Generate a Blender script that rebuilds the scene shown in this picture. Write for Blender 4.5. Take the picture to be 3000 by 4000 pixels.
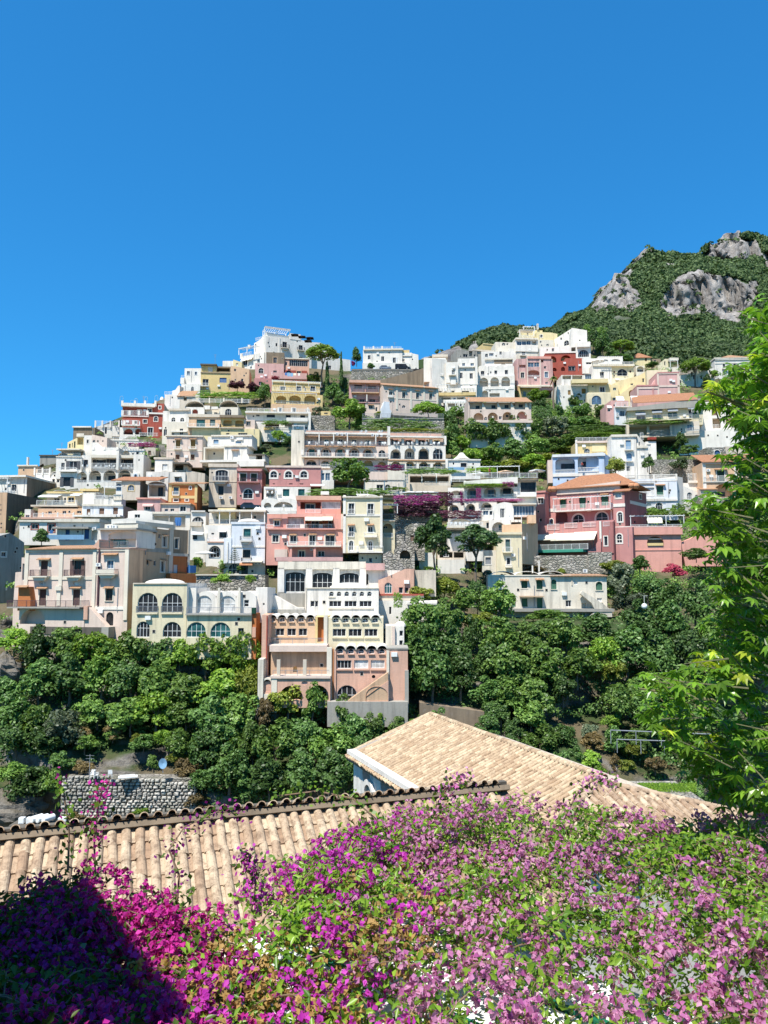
import bpy, math, random
import numpy as np
from mathutils import Vector, Matrix, noise
from mathutils.geometry import delaunay_2d_cdt
for o in list(bpy.data.objects): bpy.data.objects.remove(o)
SC = bpy.context.scene
COL = SC.collection
R = math.radians
# ---------------------------------------------------------------- camera
F = 3005.0; PITCH = R(5.5)
cam_d = bpy.data.cameras.new('camera'); cam = bpy.data.objects.new('camera', cam_d); COL.objects.link(cam)
cam_d.sensor_fit = 'VERTICAL'; cam_d.sensor_height = 24; cam_d.lens = 24 * F / 4000
cam_d.clip_start = .1; cam_d.clip_end = 6000
cam.location = (0, 0, 0); cam.rotation_euler = (R(90) + PITCH, 0, 0); SC.camera = cam
# ---------------------------------------------------------------- sky and sun
LT = Vector((.5, .8, -1.75)).normalized()          # direction the sunlight travels
EL = math.asin(-LT.z); AZ = math.atan2(-LT.x, -LT.y)
w = bpy.data.worlds.new('World'); SC.world = w; w.use_nodes = True
nt = w.node_tree; bg = nt.nodes['Background']
sk = nt.nodes.new('ShaderNodeTexSky'); sk.sky_type = 'NISHITA'; sk.sun_disc = False
sk.sun_elevation = EL; sk.sun_rotation = AZ % (2 * math.pi); sk.altitude = 100
sk.air_density = 1.0; sk.dust_density = 0.1; sk.ozone_density = 4.0
hs = nt.nodes.new('ShaderNodeHueSaturation'); hs.inputs['Saturation'].default_value = 1.18
hs.inputs['Hue'].default_value = 0.497
gm = nt.nodes.new('ShaderNodeGamma'); gm.inputs[1].default_value = .70
ml = nt.nodes.new('ShaderNodeMix'); ml.data_type = 'RGBA'; ml.blend_type = 'MULTIPLY'; ml.inputs[0].default_value = 1; ml.inputs[7].default_value = (.30, 1.22, 1.84, 1)
nt.links.new(sk.outputs[0], hs.inputs['Color']); nt.links.new(hs.outputs[0], gm.inputs[0]); nt.links.new(gm.outputs[0], ml.inputs[6]); nt.links.new(ml.outputs[2], bg.inputs[0])
bg.inputs[1].default_value = 0.090
sd = bpy.data.lights.new('sun', 'SUN'); sd.energy = 4.6; sd.angle = R(.53); sd.color = (1, .955, .88)
sun = bpy.data.objects.new('sun', sd); COL.objects.link(sun); sun.rotation_euler = LT.to_track_quat('-Z', 'Y').to_euler()
sun.location = (-30, -40, 90)
vs = SC.view_settings; vs.view_transform = 'Standard'; vs.look = 'None'; vs.exposure = 0.90; vs.gamma = 1
SC.cycles.max_bounces = 6; SC.cycles.transparent_max_bounces = 4
SC.cycles.sample_clamp_indirect = 4
# ---------------------------------------------------------------- helpers
cp, sp = math.cos(PITCH), math.sin(PITCH)
def ray(px, py):
    a = (px - 1500) / F; b = (2000 - py) / F
    return Vector((a, cp - b * sp, sp + b * cp))
def U(px, py, Y):
    r = ray(px, py); return r * (Y / r.y)
def proj(p):
    d = p[1] * cp + p[2] * sp
    return 1500 + F * p[0] / d, 2000 - F * (-p[1] * sp + p[2] * cp) / d
def Uz(px, py, z):
    r = ray(px, py); return r * (z / r.z)
_YP = [1200, 1400, 1500, 1700, 1900, 2050, 2200, 2350, 2450, 2760, 3100]
_YV = [290, 262, 245, 215, 185, 162, 142, 125, 116, 106, 96]
def Yd(py): return float(np.interp(py, _YP, _YV))
def Yt(px, py):
    a = float(np.interp(px, [1820, 2000], [0, 1])); b = float(np.interp(py, [1980, 2130, 2395, 2460], [0, 13, 13, 0]))
    return Yd(py) + a * b
OX, OY, SCL = 0, 0, 2.765
def V(ox, oy, s=2.765):
    global OX, OY, SCL
    OX, OY, SCL = ox, oy, s
def nx(x): return OX + x / SCL
def ny(y): return OY + y / SCL
def lin(h, k=.86):
    c = [int(h[i:i + 2], 16) / 255 for i in (0, 2, 4)]
    return tuple(k * (x / 12.92 if x <= .04045 else ((x + .055) / 1.055) ** 2.4) for x in c)
HEX = dict(W='f1eade', WC='e9dfcc', CR='e9dcba', YE='efdcaa', OC='e4c98f', PE='e6c09c', PP='e6d0c0', PK='dcb0a8',
  CO='e6a898', RO='cd928c', DR='b07672', RE='ac5a4c', OR='c67c4c', TA='d2b090', GR='aaa69c', BW='948470', DG='6c675e',
  BL='c2d3e8', LB='e6e9ec', SA='dfb39c', BG='ddcfbb', brown='5a3830', navy='2a3644', teal='2a5f60', green='1e6c50', dgreen='224838',
  gold='a17c38', blue='3f74b0', white='eeeeea', dark='2a2624', wood='70492f', red='a04438', black='1a1a1e', grey='8d9298',
  cream='f1e8d0', terr='c68a62', terr2='d0a078', aqua='4aa08a', sky='86b0d0', plum='584048')
MATS = {}
def newmat(name):
    m = bpy.data.materials.new(name); m.use_nodes = True
    return m, m.node_tree, m.node_tree.nodes['Principled BSDF']
def N(nt, t, **kw):
    n = nt.nodes.new(t)
    for k, v in kw.items():
        if hasattr(n, k) and k not in n.inputs: setattr(n, k, v)
        else: n.inputs[k].default_value = v
    return n
def mixc(nt, fac, a, b, bt='MIX'):
    m = nt.nodes.new('ShaderNodeMix'); m.data_type = 'RGBA'; m.blend_type = bt
    for s, v in ((0, fac), (6, a), (7, b)):
        if hasattr(v, 'is_output'): nt.links.new(v, m.inputs[s])
        elif s == 0: m.inputs[0].default_value = v
        else: m.inputs[s].default_value = (*v[:3], 1)
    return m.outputs[2]
def ramp(nt, src, pts):
    r = nt.nodes.new('ShaderNodeValToRGB'); cr = r.color_ramp
    while len(cr.elements) < len(pts): cr.elements.new(.5)
    for e, (p, v) in zip(cr.elements, pts):
        e.position = p; e.color = (v, v, v, 1) if not isinstance(v, tuple) else (*v[:3], 1)
    nt.links.new(src, r.inputs[0]); return r.outputs[0]
def wcoord(nt, scale=(1, 1, 1)):
    g = nt.nodes.new('ShaderNodeNewGeometry'); mp = nt.nodes.new('ShaderNodeMapping')
    mp.inputs['Scale'].default_value = scale; nt.links.new(g.outputs['Position'], mp.inputs[0]); return mp.outputs[0]
def nz(nt, co, scale, detail=4, rough=.6):
    n = nt.nodes.new('ShaderNodeTexNoise'); n.inputs['Scale'].default_value = scale
    n.inputs['Detail'].default_value = detail; n.inputs['Roughness'].default_value = rough
    nt.links.new(co, n.inputs['Vector']); return n.outputs[0]
def bump(nt, bs, h, s, d=.05):
    b = nt.nodes.new('ShaderNodeBump'); b.inputs['Strength'].default_value = s; b.inputs['Distance'].default_value = d
    nt.links.new(h, b.inputs['Height']); nt.links.new(b.outputs[0], bs.inputs['Normal'])
def plaster(key, wear=.35):
    wear = min(1., wear * 1.25 + .08); k = ('pl', key, wear)
    if k in MATS: return MATS[k]
    c = lin(HEX[key], .80)
    m, nt, bs = newmat('plaster_' + key)
    co = wcoord(nt)
    a = ramp(nt, nz(nt, co, .35, 5), [(.3, .0), (.75, 1.)])
    colr = mixc(nt, a, tuple(x * .86 for x in c), tuple(min(.84, x * 1.06) for x in c))
    st = ramp(nt, nz(nt, wcoord(nt, (1.2, 1.2, .10)), 1.1, 6, .65), [(.56 - .10 * wear, 0.), (.80, 1.)])
    ms = nt.nodes.new('ShaderNodeMath'); ms.operation = 'MULTIPLY'; ms.inputs[1].default_value = wear
    nt.links.new(st, ms.inputs[0])
    dirt = tuple(x * .34 + .015 for x in c)
    colr = mixc(nt, ms.outputs[0], colr, dirt)
    pt = ramp(nt, nz(nt, co, .9, 7, .7), [(.60, 0.), (.66, 1.)])
    mp = nt.nodes.new('ShaderNodeMath'); mp.operation = 'MULTIPLY'; mp.inputs[1].default_value = wear * .45
    nt.links.new(pt, mp.inputs[0]); colr = mixc(nt, mp.outputs[0], colr, tuple(.5 * x + .12 for x in c))
    nt.links.new(colr, bs.inputs['Base Color']); bs.inputs['Roughness'].default_value = .9
    bs.inputs['Specular IOR Level'].default_value = .15
    bump(nt, bs, nz(nt, co, 3.5, 5), .35, .06)
    MATS[k] = m; return m
def paint(key, rough=.55, metal=0.):
    k = ('pt', key, rough)
    if k in MATS: return MATS[k]
    m, nt, bs = newmat('paint_' + key); c = lin(HEX[key])
    colr = mixc(nt, ramp(nt, nz(nt, wcoord(nt), 2.2, 3), [(.3, 0.), (.7, 1.)]), tuple(x * .82 for x in c), tuple(min(.85, x * 1.1) for x in c))
    nt.links.new(colr, bs.inputs['Base Color']); bs.inputs['Roughness'].default_value = rough; bs.inputs['Metallic'].default_value = metal
    MATS[k] = m; return m
def louvre(key):
    k = ('lv', key)
    if k in MATS: return MATS[k]
    m, nt, bs = newmat('louvred_' + key); c = lin(HEX[key])
    wv = nt.nodes.new('ShaderNodeTexWave'); wv.bands_direction = 'Z'; wv.inputs['Scale'].default_value = 4.
    nt.links.new(wcoord(nt), wv.inputs['Vector'])
    nt.links.new(mixc(nt, wv.outputs[1], tuple(x * .6 for x in c), c), bs.inputs['Base Color'])
    bump(nt, bs, wv.outputs[1], .6, .04); bs.inputs['Roughness'].default_value = .5
    MATS[k] = m; return m
def glass(tint='black'):
    k = ('gl', tint)
    if k in MATS: return MATS[k]
    m, nt, bs = newmat('window_glass'); c = {'black': (.012, .012, .014), 'cool': (.045, .075, .11), 'teal': (.012, .055, .055), 'curt': (.33, .32, .30)}[tint]
    cc = mixc(nt, ramp(nt, nz(nt, wcoord(nt), .8, 2), [(.35, 0.), (.7, 1.)]), c, tuple(x * 2.2 + .01 for x in c))
    nt.links.new(cc, bs.inputs['Base Color']); bs.inputs['Roughness'].default_value = .2
    bs.inputs['Specular IOR Level'].default_value = .22
    MATS[k] = m; return m
def roof_mat(key='terr'):
    k = ('rf', key)
    if k in MATS: return MATS[k]
    m, nt, bs = newmat('roof_tiles'); c = lin(HEX[key])
    tc = nt.nodes.new('ShaderNodeTexCoord')
    wv = nt.nodes.new('ShaderNodeTexWave'); wv.bands_direction = 'X'; wv.inputs['Scale'].default_value = 1.3
    wv.inputs['Distortion'].default_value = .6
    nt.links.new(tc.outputs['Object'], wv.inputs['Vector'])
    br = nt.nodes.new('ShaderNodeTexWave'); br.bands_direction = 'Y'; br.inputs['Scale'].default_value = .9; br.inputs['Distortion'].default_value = 1.
    nt.links.new(tc.outputs['Object'], br.inputs['Vector'])
    v = ramp(nt, nz(nt, wcoord(nt), 2.4, 5), [(.3, 0.), (.7, 1.)])
    cc = mixc(nt, v, tuple(x * .62 for x in c), tuple(min(.8, x * 1.15) for x in c))
    cc = mixc(nt, ramp(nt, wv.outputs[1], [(0., 1.), (.35, 0.)]), cc, tuple(x * .45 for x in c))
    cc = mixc(nt, ramp(nt, br.outputs[1], [(0., .5), (.2, 0.)]), cc, tuple(x * .45 for x in c))
    nt.links.new(cc, bs.inputs['Base Color']); bs.inputs['Roughness'].default_value = .85
    bump(nt, bs, wv.outputs[1], 1., .1); MATS[k] = m; return m
def leafmat(name, c1, c2, trans=.3, rough=.45, c3=None, f3=.08):
    if name in MATS: return MATS[name]
    m, nt, bs = newmat(name); g = nt.nodes.new('ShaderNodeNewGeometry')
    cc = mixc(nt, g.outputs['Random Per Island'], c1, c2)
    if c3: cc = mixc(nt, ramp(nt, nz(nt, wcoord(nt), 9., 2), [(.62, 0.), (.68, 1.)]), cc, c3)
    oi = nt.nodes.new('ShaderNodeObjectInfo')
    hsv = nt.nodes.new('ShaderNodeHueSaturation'); nt.links.new(cc, hsv.inputs['Color'])
    mr = nt.nodes.new('ShaderNodeMapRange'); mr.inputs['To Min'].default_value = .55; mr.inputs['To Max'].default_value = 1.3
    nt.links.new(oi.outputs['Random'], mr.inputs[0]); nt.links.new(mr.outputs[0], hsv.inputs['Value']); cc = hsv.outputs[0]
    nt.links.new(cc, bs.inputs['Base Color']); bs.inputs['Roughness'].default_value = rough; bs.inputs['Specular IOR Level'].default_value = .3
    tr = nt.nodes.new('ShaderNodeBsdfTranslucent'); nt.links.new(mixc(nt, 1., cc, (1.15, 1.2, .6), 'MULTIPLY'), tr.inputs[0])
    mx = nt.nodes.new('ShaderNodeMixShader'); mx.inputs[0].default_value = trans
    out = nt.nodes['Material Output']; nt.links.new(bs.outputs[0], mx.inputs[1]); nt.links.new(tr.outputs[0], mx.inputs[2])
    nt.links.new(mx.outputs[0], out.inputs[0]); MATS[name] = m; return m
def bark(name='bark', c=(.16, .12, .085)):
    if name in MATS: return MATS[name]
    m, nt, bs = newmat(name)
    n = nz(nt, wcoord(nt, (4, 4, .8)), 2.5, 5)
    nt.links.new(mixc(nt, n, tuple(x * .5 for x in c), tuple(x * 1.5 for x in c)), bs.inputs['Base Color'])
    bs.inputs['Roughness'].default_value = .9; bump(nt, bs, n, .6, .05); MATS[name] = m; return m
def stone(name='stone', c=(.36, .33, .29), sc=1.5, dark=(.07, .065, .055)):
    if name in MATS: return MATS[name]
    m, nt, bs = newmat(name); co = wcoord(nt, (1, 1, 1.5))
    v = nt.nodes.new('ShaderNodeTexVoronoi'); v.feature = 'DISTANCE_TO_EDGE'; v.inputs['Scale'].default_value = sc; nt.links.new(co, v.inputs['Vector'])
    v2 = nt.nodes.new('ShaderNodeTexVoronoi'); v2.inputs['Scale'].default_value = sc; nt.links.new(co, v2.inputs['Vector'])
    sx = nt.nodes.new('ShaderNodeSeparateColor'); nt.links.new(v2.outputs['Color'], sx.inputs[0])
    cc = mixc(nt, sx.outputs[0], tuple(x * .6 for x in c), tuple(x * 1.25 for x in c))
    cc = mixc(nt, ramp(nt, nz(nt, wcoord(nt), .5, 5), [(.4, 0.), (.7, .6)]), cc, (.10, .11, .05))
    cc = mixc(nt, ramp(nt, v.outputs[0], [(0., 1.), (.09, 0.)]), cc, dark)
    nt.links.new(cc, bs.inputs['Base Color']); bs.inputs['Roughness'].default_value = .95
    bump(nt, bs, ramp(nt, v.outputs[0], [(0., 0.), (.2, 1.)]), .8, .12); MATS[name] = m; return m
# ---------------------------------------------------------------- mesh building
class MB:
    def __init__(s): s.v = []; s.f = []
    def add(s, vs, fs):
        n = len(s.v); s.v += [tuple(p) for p in vs]; s.f += [tuple(i + n for i in f) for f in fs]; return s
    def box(s, x0, y0, z0, x1, y1, z1):
        if x0 > x1: x0, x1 = x1, x0
        if y0 > y1: y0, y1 = y1, y0
        if z0 > z1: z0, z1 = z1, z0
        return s.add([(x0, y0, z0), (x1, y0, z0), (x1, y1, z0), (x0, y1, z0), (x0, y0, z1), (x1, y0, z1), (x1, y1, z1), (x0, y1, z1)],
            [(0, 3, 2, 1), (4, 5, 6, 7), (0, 1, 5, 4), (1, 2, 6, 5), (2, 3, 7, 6), (3, 0, 4, 7)])
    def bar(s, a, b, r, n=4, r2=None):
        a, b = Vector(a), Vector(b); d = (b - a)
        if d.length < 1e-6: return s
        q = d.to_track_quat('Z', 'Y'); r2 = r if r2 is None else r2
        vs = []
        for p, rr in ((a, r), (b, r2)):
            for k in range(n):
                t = 2 * math.pi * (k + .5) / n; vs.append(p + q @ Vector((rr * math.cos(t), rr * math.sin(t), 0)))
        fs = [(k, (k + 1) % n, n + (k + 1) % n, n + k) for k in range(n)] + [tuple(range(n - 1, -1, -1)), tuple(range(n, 2 * n))]
        return s.add(vs, fs)
    def tube(s, pts, rad, n=6):
        for i in range(len(pts) - 1): s.bar(pts[i], pts[i + 1], rad[i], n, rad[i + 1])
        return s
    def prism(s, poly, y0, y1):           # polygon in x,z extruded along y
        n = len(poly)
        vs = [(x, y0, z) for x, z in poly] + [(x, y1, z) for x, z in poly]
        return s.add(vs, [tuple(range(n)), tuple(range(2 * n - 1, n - 1, -1))] + [(i, n + i, n + (i + 1) % n, (i + 1) % n) for i in range(n)])
    def mesh(s, name):
        m = bpy.data.meshes.new(name); m.from_pydata(s.v, [], s.f); return m
    def build(s, name, mat, parent=None, smooth=False):
        m = s.mesh(name); m.materials.append(mat)
        if smooth: m.polygons.foreach_set('use_smooth', [True] * len(m.polygons))
        return link(name, m, parent)
def link(name, data, parent=None):
    o = bpy.data.objects.new(name, data); COL.objects.link(o)
    if parent is not None: o.parent = parent
    return o
def tag(o, label=None, cat=None, group=None, kind=None):
    if label: o['label'] = label
    if cat: o['category'] = cat
    if group: o['group'] = group
    if kind: o['kind'] = kind
    return o
def npmesh(name, verts, faces, mat, smooth=False):
    verts = np.asarray(verts, dtype=np.float32); faces = np.asarray(faces, dtype=np.int32)
    m = bpy.data.meshes.new(name); k = faces.shape[1]
    m.vertices.add(len(verts)); m.vertices.foreach_set('co', verts.ravel())
    m.loops.add(faces.size); m.loops.foreach_set('vertex_index', faces.ravel())
    m.polygons.add(len(faces)); m.polygons.foreach_set('loop_start', np.arange(0, faces.size, k, dtype=np.int32))
    m.polygons.foreach_set('loop_total', np.full(len(faces), k, dtype=np.int32))
    if smooth: m.polygons.foreach_set('use_smooth', np.ones(len(faces), dtype=bool))
    m.update(calc_edges=True); m.materials.append(mat); return m
def inpoly(x, y, poly):
    c = False; j = len(poly) - 1
    for i in range(len(poly)):
        xi, yi = poly[i]; xj, yj = poly[j]
        if (yi > y) != (yj > y) and x < (xj - xi) * (y - yi) / (yj - yi) + xi: c = not c
        j = i
    return c
def arch_loop(u0, v0, u1, v1, n=9, flat=1.):
    r = (u1 - u0) / 2; h = min(r * flat, (v1 - v0) * .95); c = (u0 + u1) / 2
    return [(u0, v0), (u1, v0)] + [(c + r * math.cos(t), v1 - h + h * math.sin(t)) for t in [math.pi * k / n for k in range(n + 1)]]
def rect_loop(u0, v0, u1, v1): return [(u0, v0), (u1, v0), (u1, v1), (u0, v1)]
def scaled(loop, k):
    cu = sum(p[0] for p in loop) / len(loop); 
    us = [p[0] for p in loop]; vs_ = [p[1] for p in loop]
    cu = (min(us) + max(us)) / 2; cv = (min(vs_) + max(vs_)) / 2; w = max(us) - min(us); h = max(vs_) - min(vs_)
    return [(cu + (p[0] - cu) * (w + 2 * k) / w, cv + (p[1] - cv) * (h + 2 * k) / h) for p in loop]
# ---------------------------------------------------------------- building kit
WALLS = []     # pixel rectangle and depth of every wall, to cut the hillside behind it
class Bld:
    def __init__(s, label, Y=None, yaw=0, name='house', cat=None, group=None):
        s.Y = Y; s.yaw = R(yaw); s.root = None; s.label = label; s.name = name; s.cat = cat or name.replace('_', ' '); s.group = group
    def _anchor(s, x, y):
        px, py = nx(x), ny(y)
        if s.Y is None: s.Y = Yd(py)
        s.O = U(px, py, s.Y); s.root = link(s.name, None)
        s.root.empty_display_size = .5; s.root.location = s.O; s.root.rotation_euler = (0, 0, s.yaw)
        tag(s.root, s.label, s.cat, s.group)
        s.eu = Vector((math.cos(s.yaw), math.sin(s.yaw), 0)); s.ein = Vector((-math.sin(s.yaw), math.cos(s.yaw), 0))
    def uv(s, x, y, yl=0.):
        r = ray(nx(x), ny(y)); p0 = s.O + s.ein * yl
        t = p0.dot(s.ein) / r.dot(s.ein); q = r * t - s.O
        return q.dot(s.eu), q.z
    def rect(s, x0, y0, x1, y1, yl=0.):
        ym = (y0 + y1) / 2; xm = (x0 + x1) / 2
        return s.uv(x0, ym, yl)[0], s.uv(xm, y1, yl)[1], s.uv(x1, ym, yl)[0], s.uv(xm, y0, yl)[1]
    def w(s, x0, y0, x1, y1, col, el='', o=0., dep=8., ext=1.5, side=None, wear=.35, top=None, nm='wall', roofc=None, stonewall=False):
        if s.root is None: s._anchor((x0 + x1) / 2, y1)
        yl = -o
        u0, v0, u1, v1 = s.rect(x0, y0, x1, y1, yl); v0 -= ext
        mat = stone() if stonewall else plaster(col, wear)
        for uu in (u0, u1): pass
        pa, pb = s.O + s.eu * u0 + s.ein * yl, s.O + s.eu * u1 + s.ein * yl
        WALLS.append((nx(min(x0, x1)), ny(y0), nx(max(x0, x1)), ny(y1), max(pa.y, pb.y)))
        outer = rect_loop(u0, v0, u1, v1)
        if top:
            if top[0] == 'scallop':
                n = top[1]; h = top[2]; outer = [(u0, v0), (u1, v0)]
                for k in range(n):
                    a = u1 + (u0 - u1) * k / n; b = u1 + (u0 - u1) * (k + 1) / n; c = (a + b) / 2; r = (a - b) / 2
                    for j in range(0 if k == 0 else 1, 9):
                        t = math.pi * j / 8; outer.append((c + r * math.cos(t), v1 - h + h * math.sin(t)))
            elif top[0] == 'slope':     # v at left, v at right from pixel y
                outer = [(u0, v0), (u1, v0), (u1, s.uv(x1, top[2], yl)[1]), (u0, s.uv(x0, top[1], yl)[1])]
            elif top[0] == 'poly':
                outer = [(u0, v0), (u1, v0)] + [s.uv(a, b, yl) for a, b in top[1]]
        items = s.parse(el, yl)
        holes = [it for it in items if it['loop']]
        mb = MB()
        pts = list(outer); edges = [(i, (i + 1) % len(outer)) for i in range(len(outer))]
        for it in holes:
            n = len(pts); L = it['loop']; pts += L; edges += [(n + i, n + (i + 1) % len(L)) for i in range(len(L))]
        if holes:
            vo, _, fo, _, _, _ = delaunay_2d_cdt([Vector(p) for p in pts], edges, [], 1, 1e-5)
            fs = []
            for f in fo:
                cx = sum(vo[i].x for i in f) / 3; cy = sum(vo[i].y for i in f) / 3
                if inpoly(cx, cy, outer) and not any(inpoly(cx, cy, it['loop']) for it in holes): fs.append(f)
            mb.add([(p.x, yl, p.y) for p in vo], fs)
        else: mb.add([(p[0], yl, p[1]) for p in outer], [tuple(range(len(outer)))])
        n = len(outer); b0 = len(mb.v)
        mb.add([(p[0], yl, p[1]) for p in outer] + [(p[0], yl + dep, p[1]) for p in outer],
               [(i, n + i, n + (i + 1) % n, (i + 1) % n) for i in range(n)] + [tuple(range(2 * n - 1, n - 1, -1))])
        for it in holes:
            L = it['loop']; d = it['d']; n = len(L)
            mb.add([(p[0], yl, p[1]) for p in L] + [(p[0], yl + d, p[1]) for p in L], [(i, (i + 1) % n, n + (i + 1) % n, n + i) for i in range(n)])
            if it['k'] in 'LA':
                mb2 = MB().add([(p[0], yl + d, p[1]) for p in L], [tuple(range(n))])
                mb2.build('back_wall', plaster(it['bk'] or col, .2), s.root)
        ob = mb.build(nm, mat, s.root)
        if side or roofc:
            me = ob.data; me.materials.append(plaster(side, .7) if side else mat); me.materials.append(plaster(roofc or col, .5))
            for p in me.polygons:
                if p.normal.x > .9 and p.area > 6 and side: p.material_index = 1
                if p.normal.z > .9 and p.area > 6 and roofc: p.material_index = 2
        for it in items: s.item(it, yl, col)
        if nm == 'wall' and not stonewall and dep > 2.5: s.clutter(u0, v0 + ext, u1, v1, yl, items, outer)
        return s
    def clutter(s, u0, v0, u1, v1, yl, items, outer):
        ar = (u1 - u0) * (v1 - v0); rg = random.Random(int(u0 * 91 + v1 * 37 + s.Y * 13))
        if ar < 14: return
        for _ in range(min(5, int(ar / 14))):
            k = rg.choice('vvap'); w_, h_ = {'v': (.38, .42), 'a': (.8, .55), 'p': (.1, min(3.5, (v1 - v0) * .8))}[k]
            for _t in range(12):
                a = rg.uniform(u0 + .4, u1 - .4 - w_); b = rg.uniform(v0 + .3, max(v0 + .31, v1 - .3 - h_))
                if any(it['u0'] - .25 < a + w_ and it['u1'] + .25 > a and it['v0'] - .2 < b + h_ and it['v1'] + .2 > b for it in items): continue
                if not all(inpoly(x, z, outer) for x, z in ((a, b + .02), (a + w_, b + h_ - .02))): continue
                if k == 'v':
                    o = MB().box(a - .05, yl - .03, b - .05, a + w_ + .05, yl - .002, b + h_ + .05).build('vent', plaster('WC', .3), s.root); MB().box(a, yl - .04, b, a + w_, yl - .032, b + h_).build('pane', glass(), o)
                elif k == 'a': MB().box(a, yl - .34, b, a + w_, yl - .02, b + h_).build('air_conditioner', paint('white'), s.root)
                else: MB().box(a, yl - .1, b, a + .09, yl - .003, b + h_).build('downpipe', paint('grey'), s.root)
                break
    def e(s, el, o=0., col='W'):
        for it in s.parse(el, -o):
            it['loop'] = None; it['mount'] = True; s.item(it, -o, col)
        return s
    def parse(s, el, yl):
        out = []
        for ln in el.replace(';', '\n').split('\n'):
            t = ln.split()
            if not t: continue
            nums = [float(q) for q in t[1:] if q.lstrip('-').replace('.', '', 1).isdigit()]
            fl = {}
            for q in t[1:]:
                if '=' in q: a, b = q.split('=', 1); fl[a] = b
                elif not q.lstrip('-').replace('.', '', 1).isdigit(): fl[q] = True
            k = t[0]
            rects = [nums[:4]]
            if k.endswith('*'):
                k = k[:-1]; wd, a, b = nums[:3]; rects = [(c - wd / 2, a, c + wd / 2, b) for c in nums[3:]]
            for rc in rects:
                y2 = yl + float(fl.get('i', 0))
                u0, v0, u1, v1 = s.rect(*rc, y2)
                it = dict(k=k, u0=u0, v0=v0, u1=u1, v1=v1, fl=fl, yl=y2, mount='i' in fl, loop=None, d=.22, bk=fl.get('bk'), rc=rc)
                if k == 'w': L = rect_loop(u0, v0, u1, v1)
                elif k in 'aA': L = arch_loop(u0, v0, u1, v1, flat=float(fl.get('f', 1)))
                elif k == 'L': L = rect_loop(u0, v0, u1, v1)
                elif k == 'o':
                    L = [((u0 + u1) / 2 + (u1 - u0) / 2 * math.cos(t_), (v0 + v1) / 2 + (v1 - v0) / 2 * math.sin(t_)) for t_ in [2 * math.pi * q / 12 for q in range(12)]]
                else: L = None
                it['shape'] = L
                if k in 'LA': it['d'] = float(fl.get('d', 1.6))
                if L and not it['mount']: it['loop'] = L
                out.append(it)
        return out
    def item(s, it, yl, wallcol):
        k = it['k']; fl = it['fl']; u0, v0, u1, v1 = it['u0'], it['v0'], it['u1'], it['v1']; rt = s.root
        if k in 'wao':
            L = it['shape']; yy = it['yl']; mt = it['mount']
            yf = yy - .06 if mt else yy + .14; yp = yy - .03 if mt else yy + .18
            wdt, hgt = u1 - u0, v1 - v0
            fw = min(.065, wdt * .10, hgt * .10); fr = paint(fl.get('fr', 'white'))
            sh = fl.get('sh'); n = int(fl.get('n', 2 if wdt > .75 else 1))
            LI = scaled(L, -fw); m = len(L)
            mb = MB()
            if sh: fr = louvre(sh)
            mb.add([(p[0], yf, p[1]) for p in L] + [(p[0], yf, p[1]) for p in LI] + [(p[0], yp + .02, p[1]) for p in LI],
                   [(i, (i + 1) % m, m + (i + 1) % m, m + i) for i in range(m)] + [(m + i, m + (i + 1) % m, 2 * m + (i + 1) % m, 2 * m + i) for i in range(m)])
            if mt: mb.add([(p[0], yf, p[1]) for p in L] + [(p[0], yy, p[1]) for p in L], [(i, m + i, m + (i + 1) % m, (i + 1) % m) for i in range(m)])
            top = v1 - (wdt * .12 if k != 'w' else 0)
            for q in range(1, n):
                u = u0 + wdt * q / n; mb.box(u - fw * .4, yf + .005, v0 + .01, u + fw * .4, yp + .01, top)
            if 'x' in fl or k == 'a':
                vt = v1 - (wdt / 2 if k == 'a' else hgt * float(fl['x']) if fl.get('x') not in (True, None) else hgt * .35)
                vt = max(vt, v0 + hgt * .4); mb.box(u0 + fw * .5, yf + .004, vt - fw * .4, u1 - fw * .5, yp + .012, vt + fw * .4)
            wo = mb.build('door' if 'dr' in fl else 'window', fr, rt)
            if sh:
                pn = MB(); g = .02
                if k == 'w':
                    for q in range(n): pn.box(u0 + fw + (wdt - 2 * fw) * q / n + g, yp - .02, v0 + fw, u0 + fw + (wdt - 2 * fw) * (q + 1) / n - g, yp + .03, v1 - fw)
                else: pn.add([(p[0], yp - .015, p[1]) for p in scaled(LI, -.01)], [tuple(range(m))])
                pn.build('shutter', louvre(sh), wo)
            else:
                MB().add([(p[0], yp, p[1]) for p in LI], [tuple(range(m))]).build('pane', glass(fl.get('gl', 'black')), wo)
            if 'tr' in fl:
                tw = float(fl.get('tw', .16)); LO = scaled(L, tw); t = MB(); yt = yy - .05
                t.add([(p[0], yt, p[1]) for p in LO] + [(p[0], yt, p[1]) for p in L] + [(p[0], yy + .02, p[1]) for p in LO] + [(p[0], yy + .02, p[1]) for p in L],
                      [(i, (i + 1) % m, m + (i + 1) % m, m + i) for i in range(m)] + [(2 * m + i, 2 * m + (i + 1) % m, (i + 1) % m, i) for i in range(m)] + [(m + i, m + (i + 1) % m, 3 * m + (i + 1) % m, 3 * m + i) for i in range(m)])
                t.build('surround', plaster(fl['tr'], .2), wo)
            if 'si' in fl: MB().box(u0 - .1, yy - .14, v0 - .09, u1 + .1, yy + .1, v0 - .003).build('sill', plaster('WC', .3), wo)
            if 'hd' in fl: s.hood(u0 - .3, u1 + .3, v1 + .45, yy, wo)
            if 'osh' in fl:
                for sg, ua in ((-1, u0), (1, u1)):
                    MB().box(ua, yy - .09, v0, ua + sg * wdt * .48, yy - .03, v1).build('shutter', louvre(fl['osh']), wo)
            if 'jb' in fl: s.rail(u0 - .12, u1 + .12, v0, v0 + min(1., hgt * .45), yy - .22, 'railing', wo, ret=.2)
        elif k == 'b':
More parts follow.
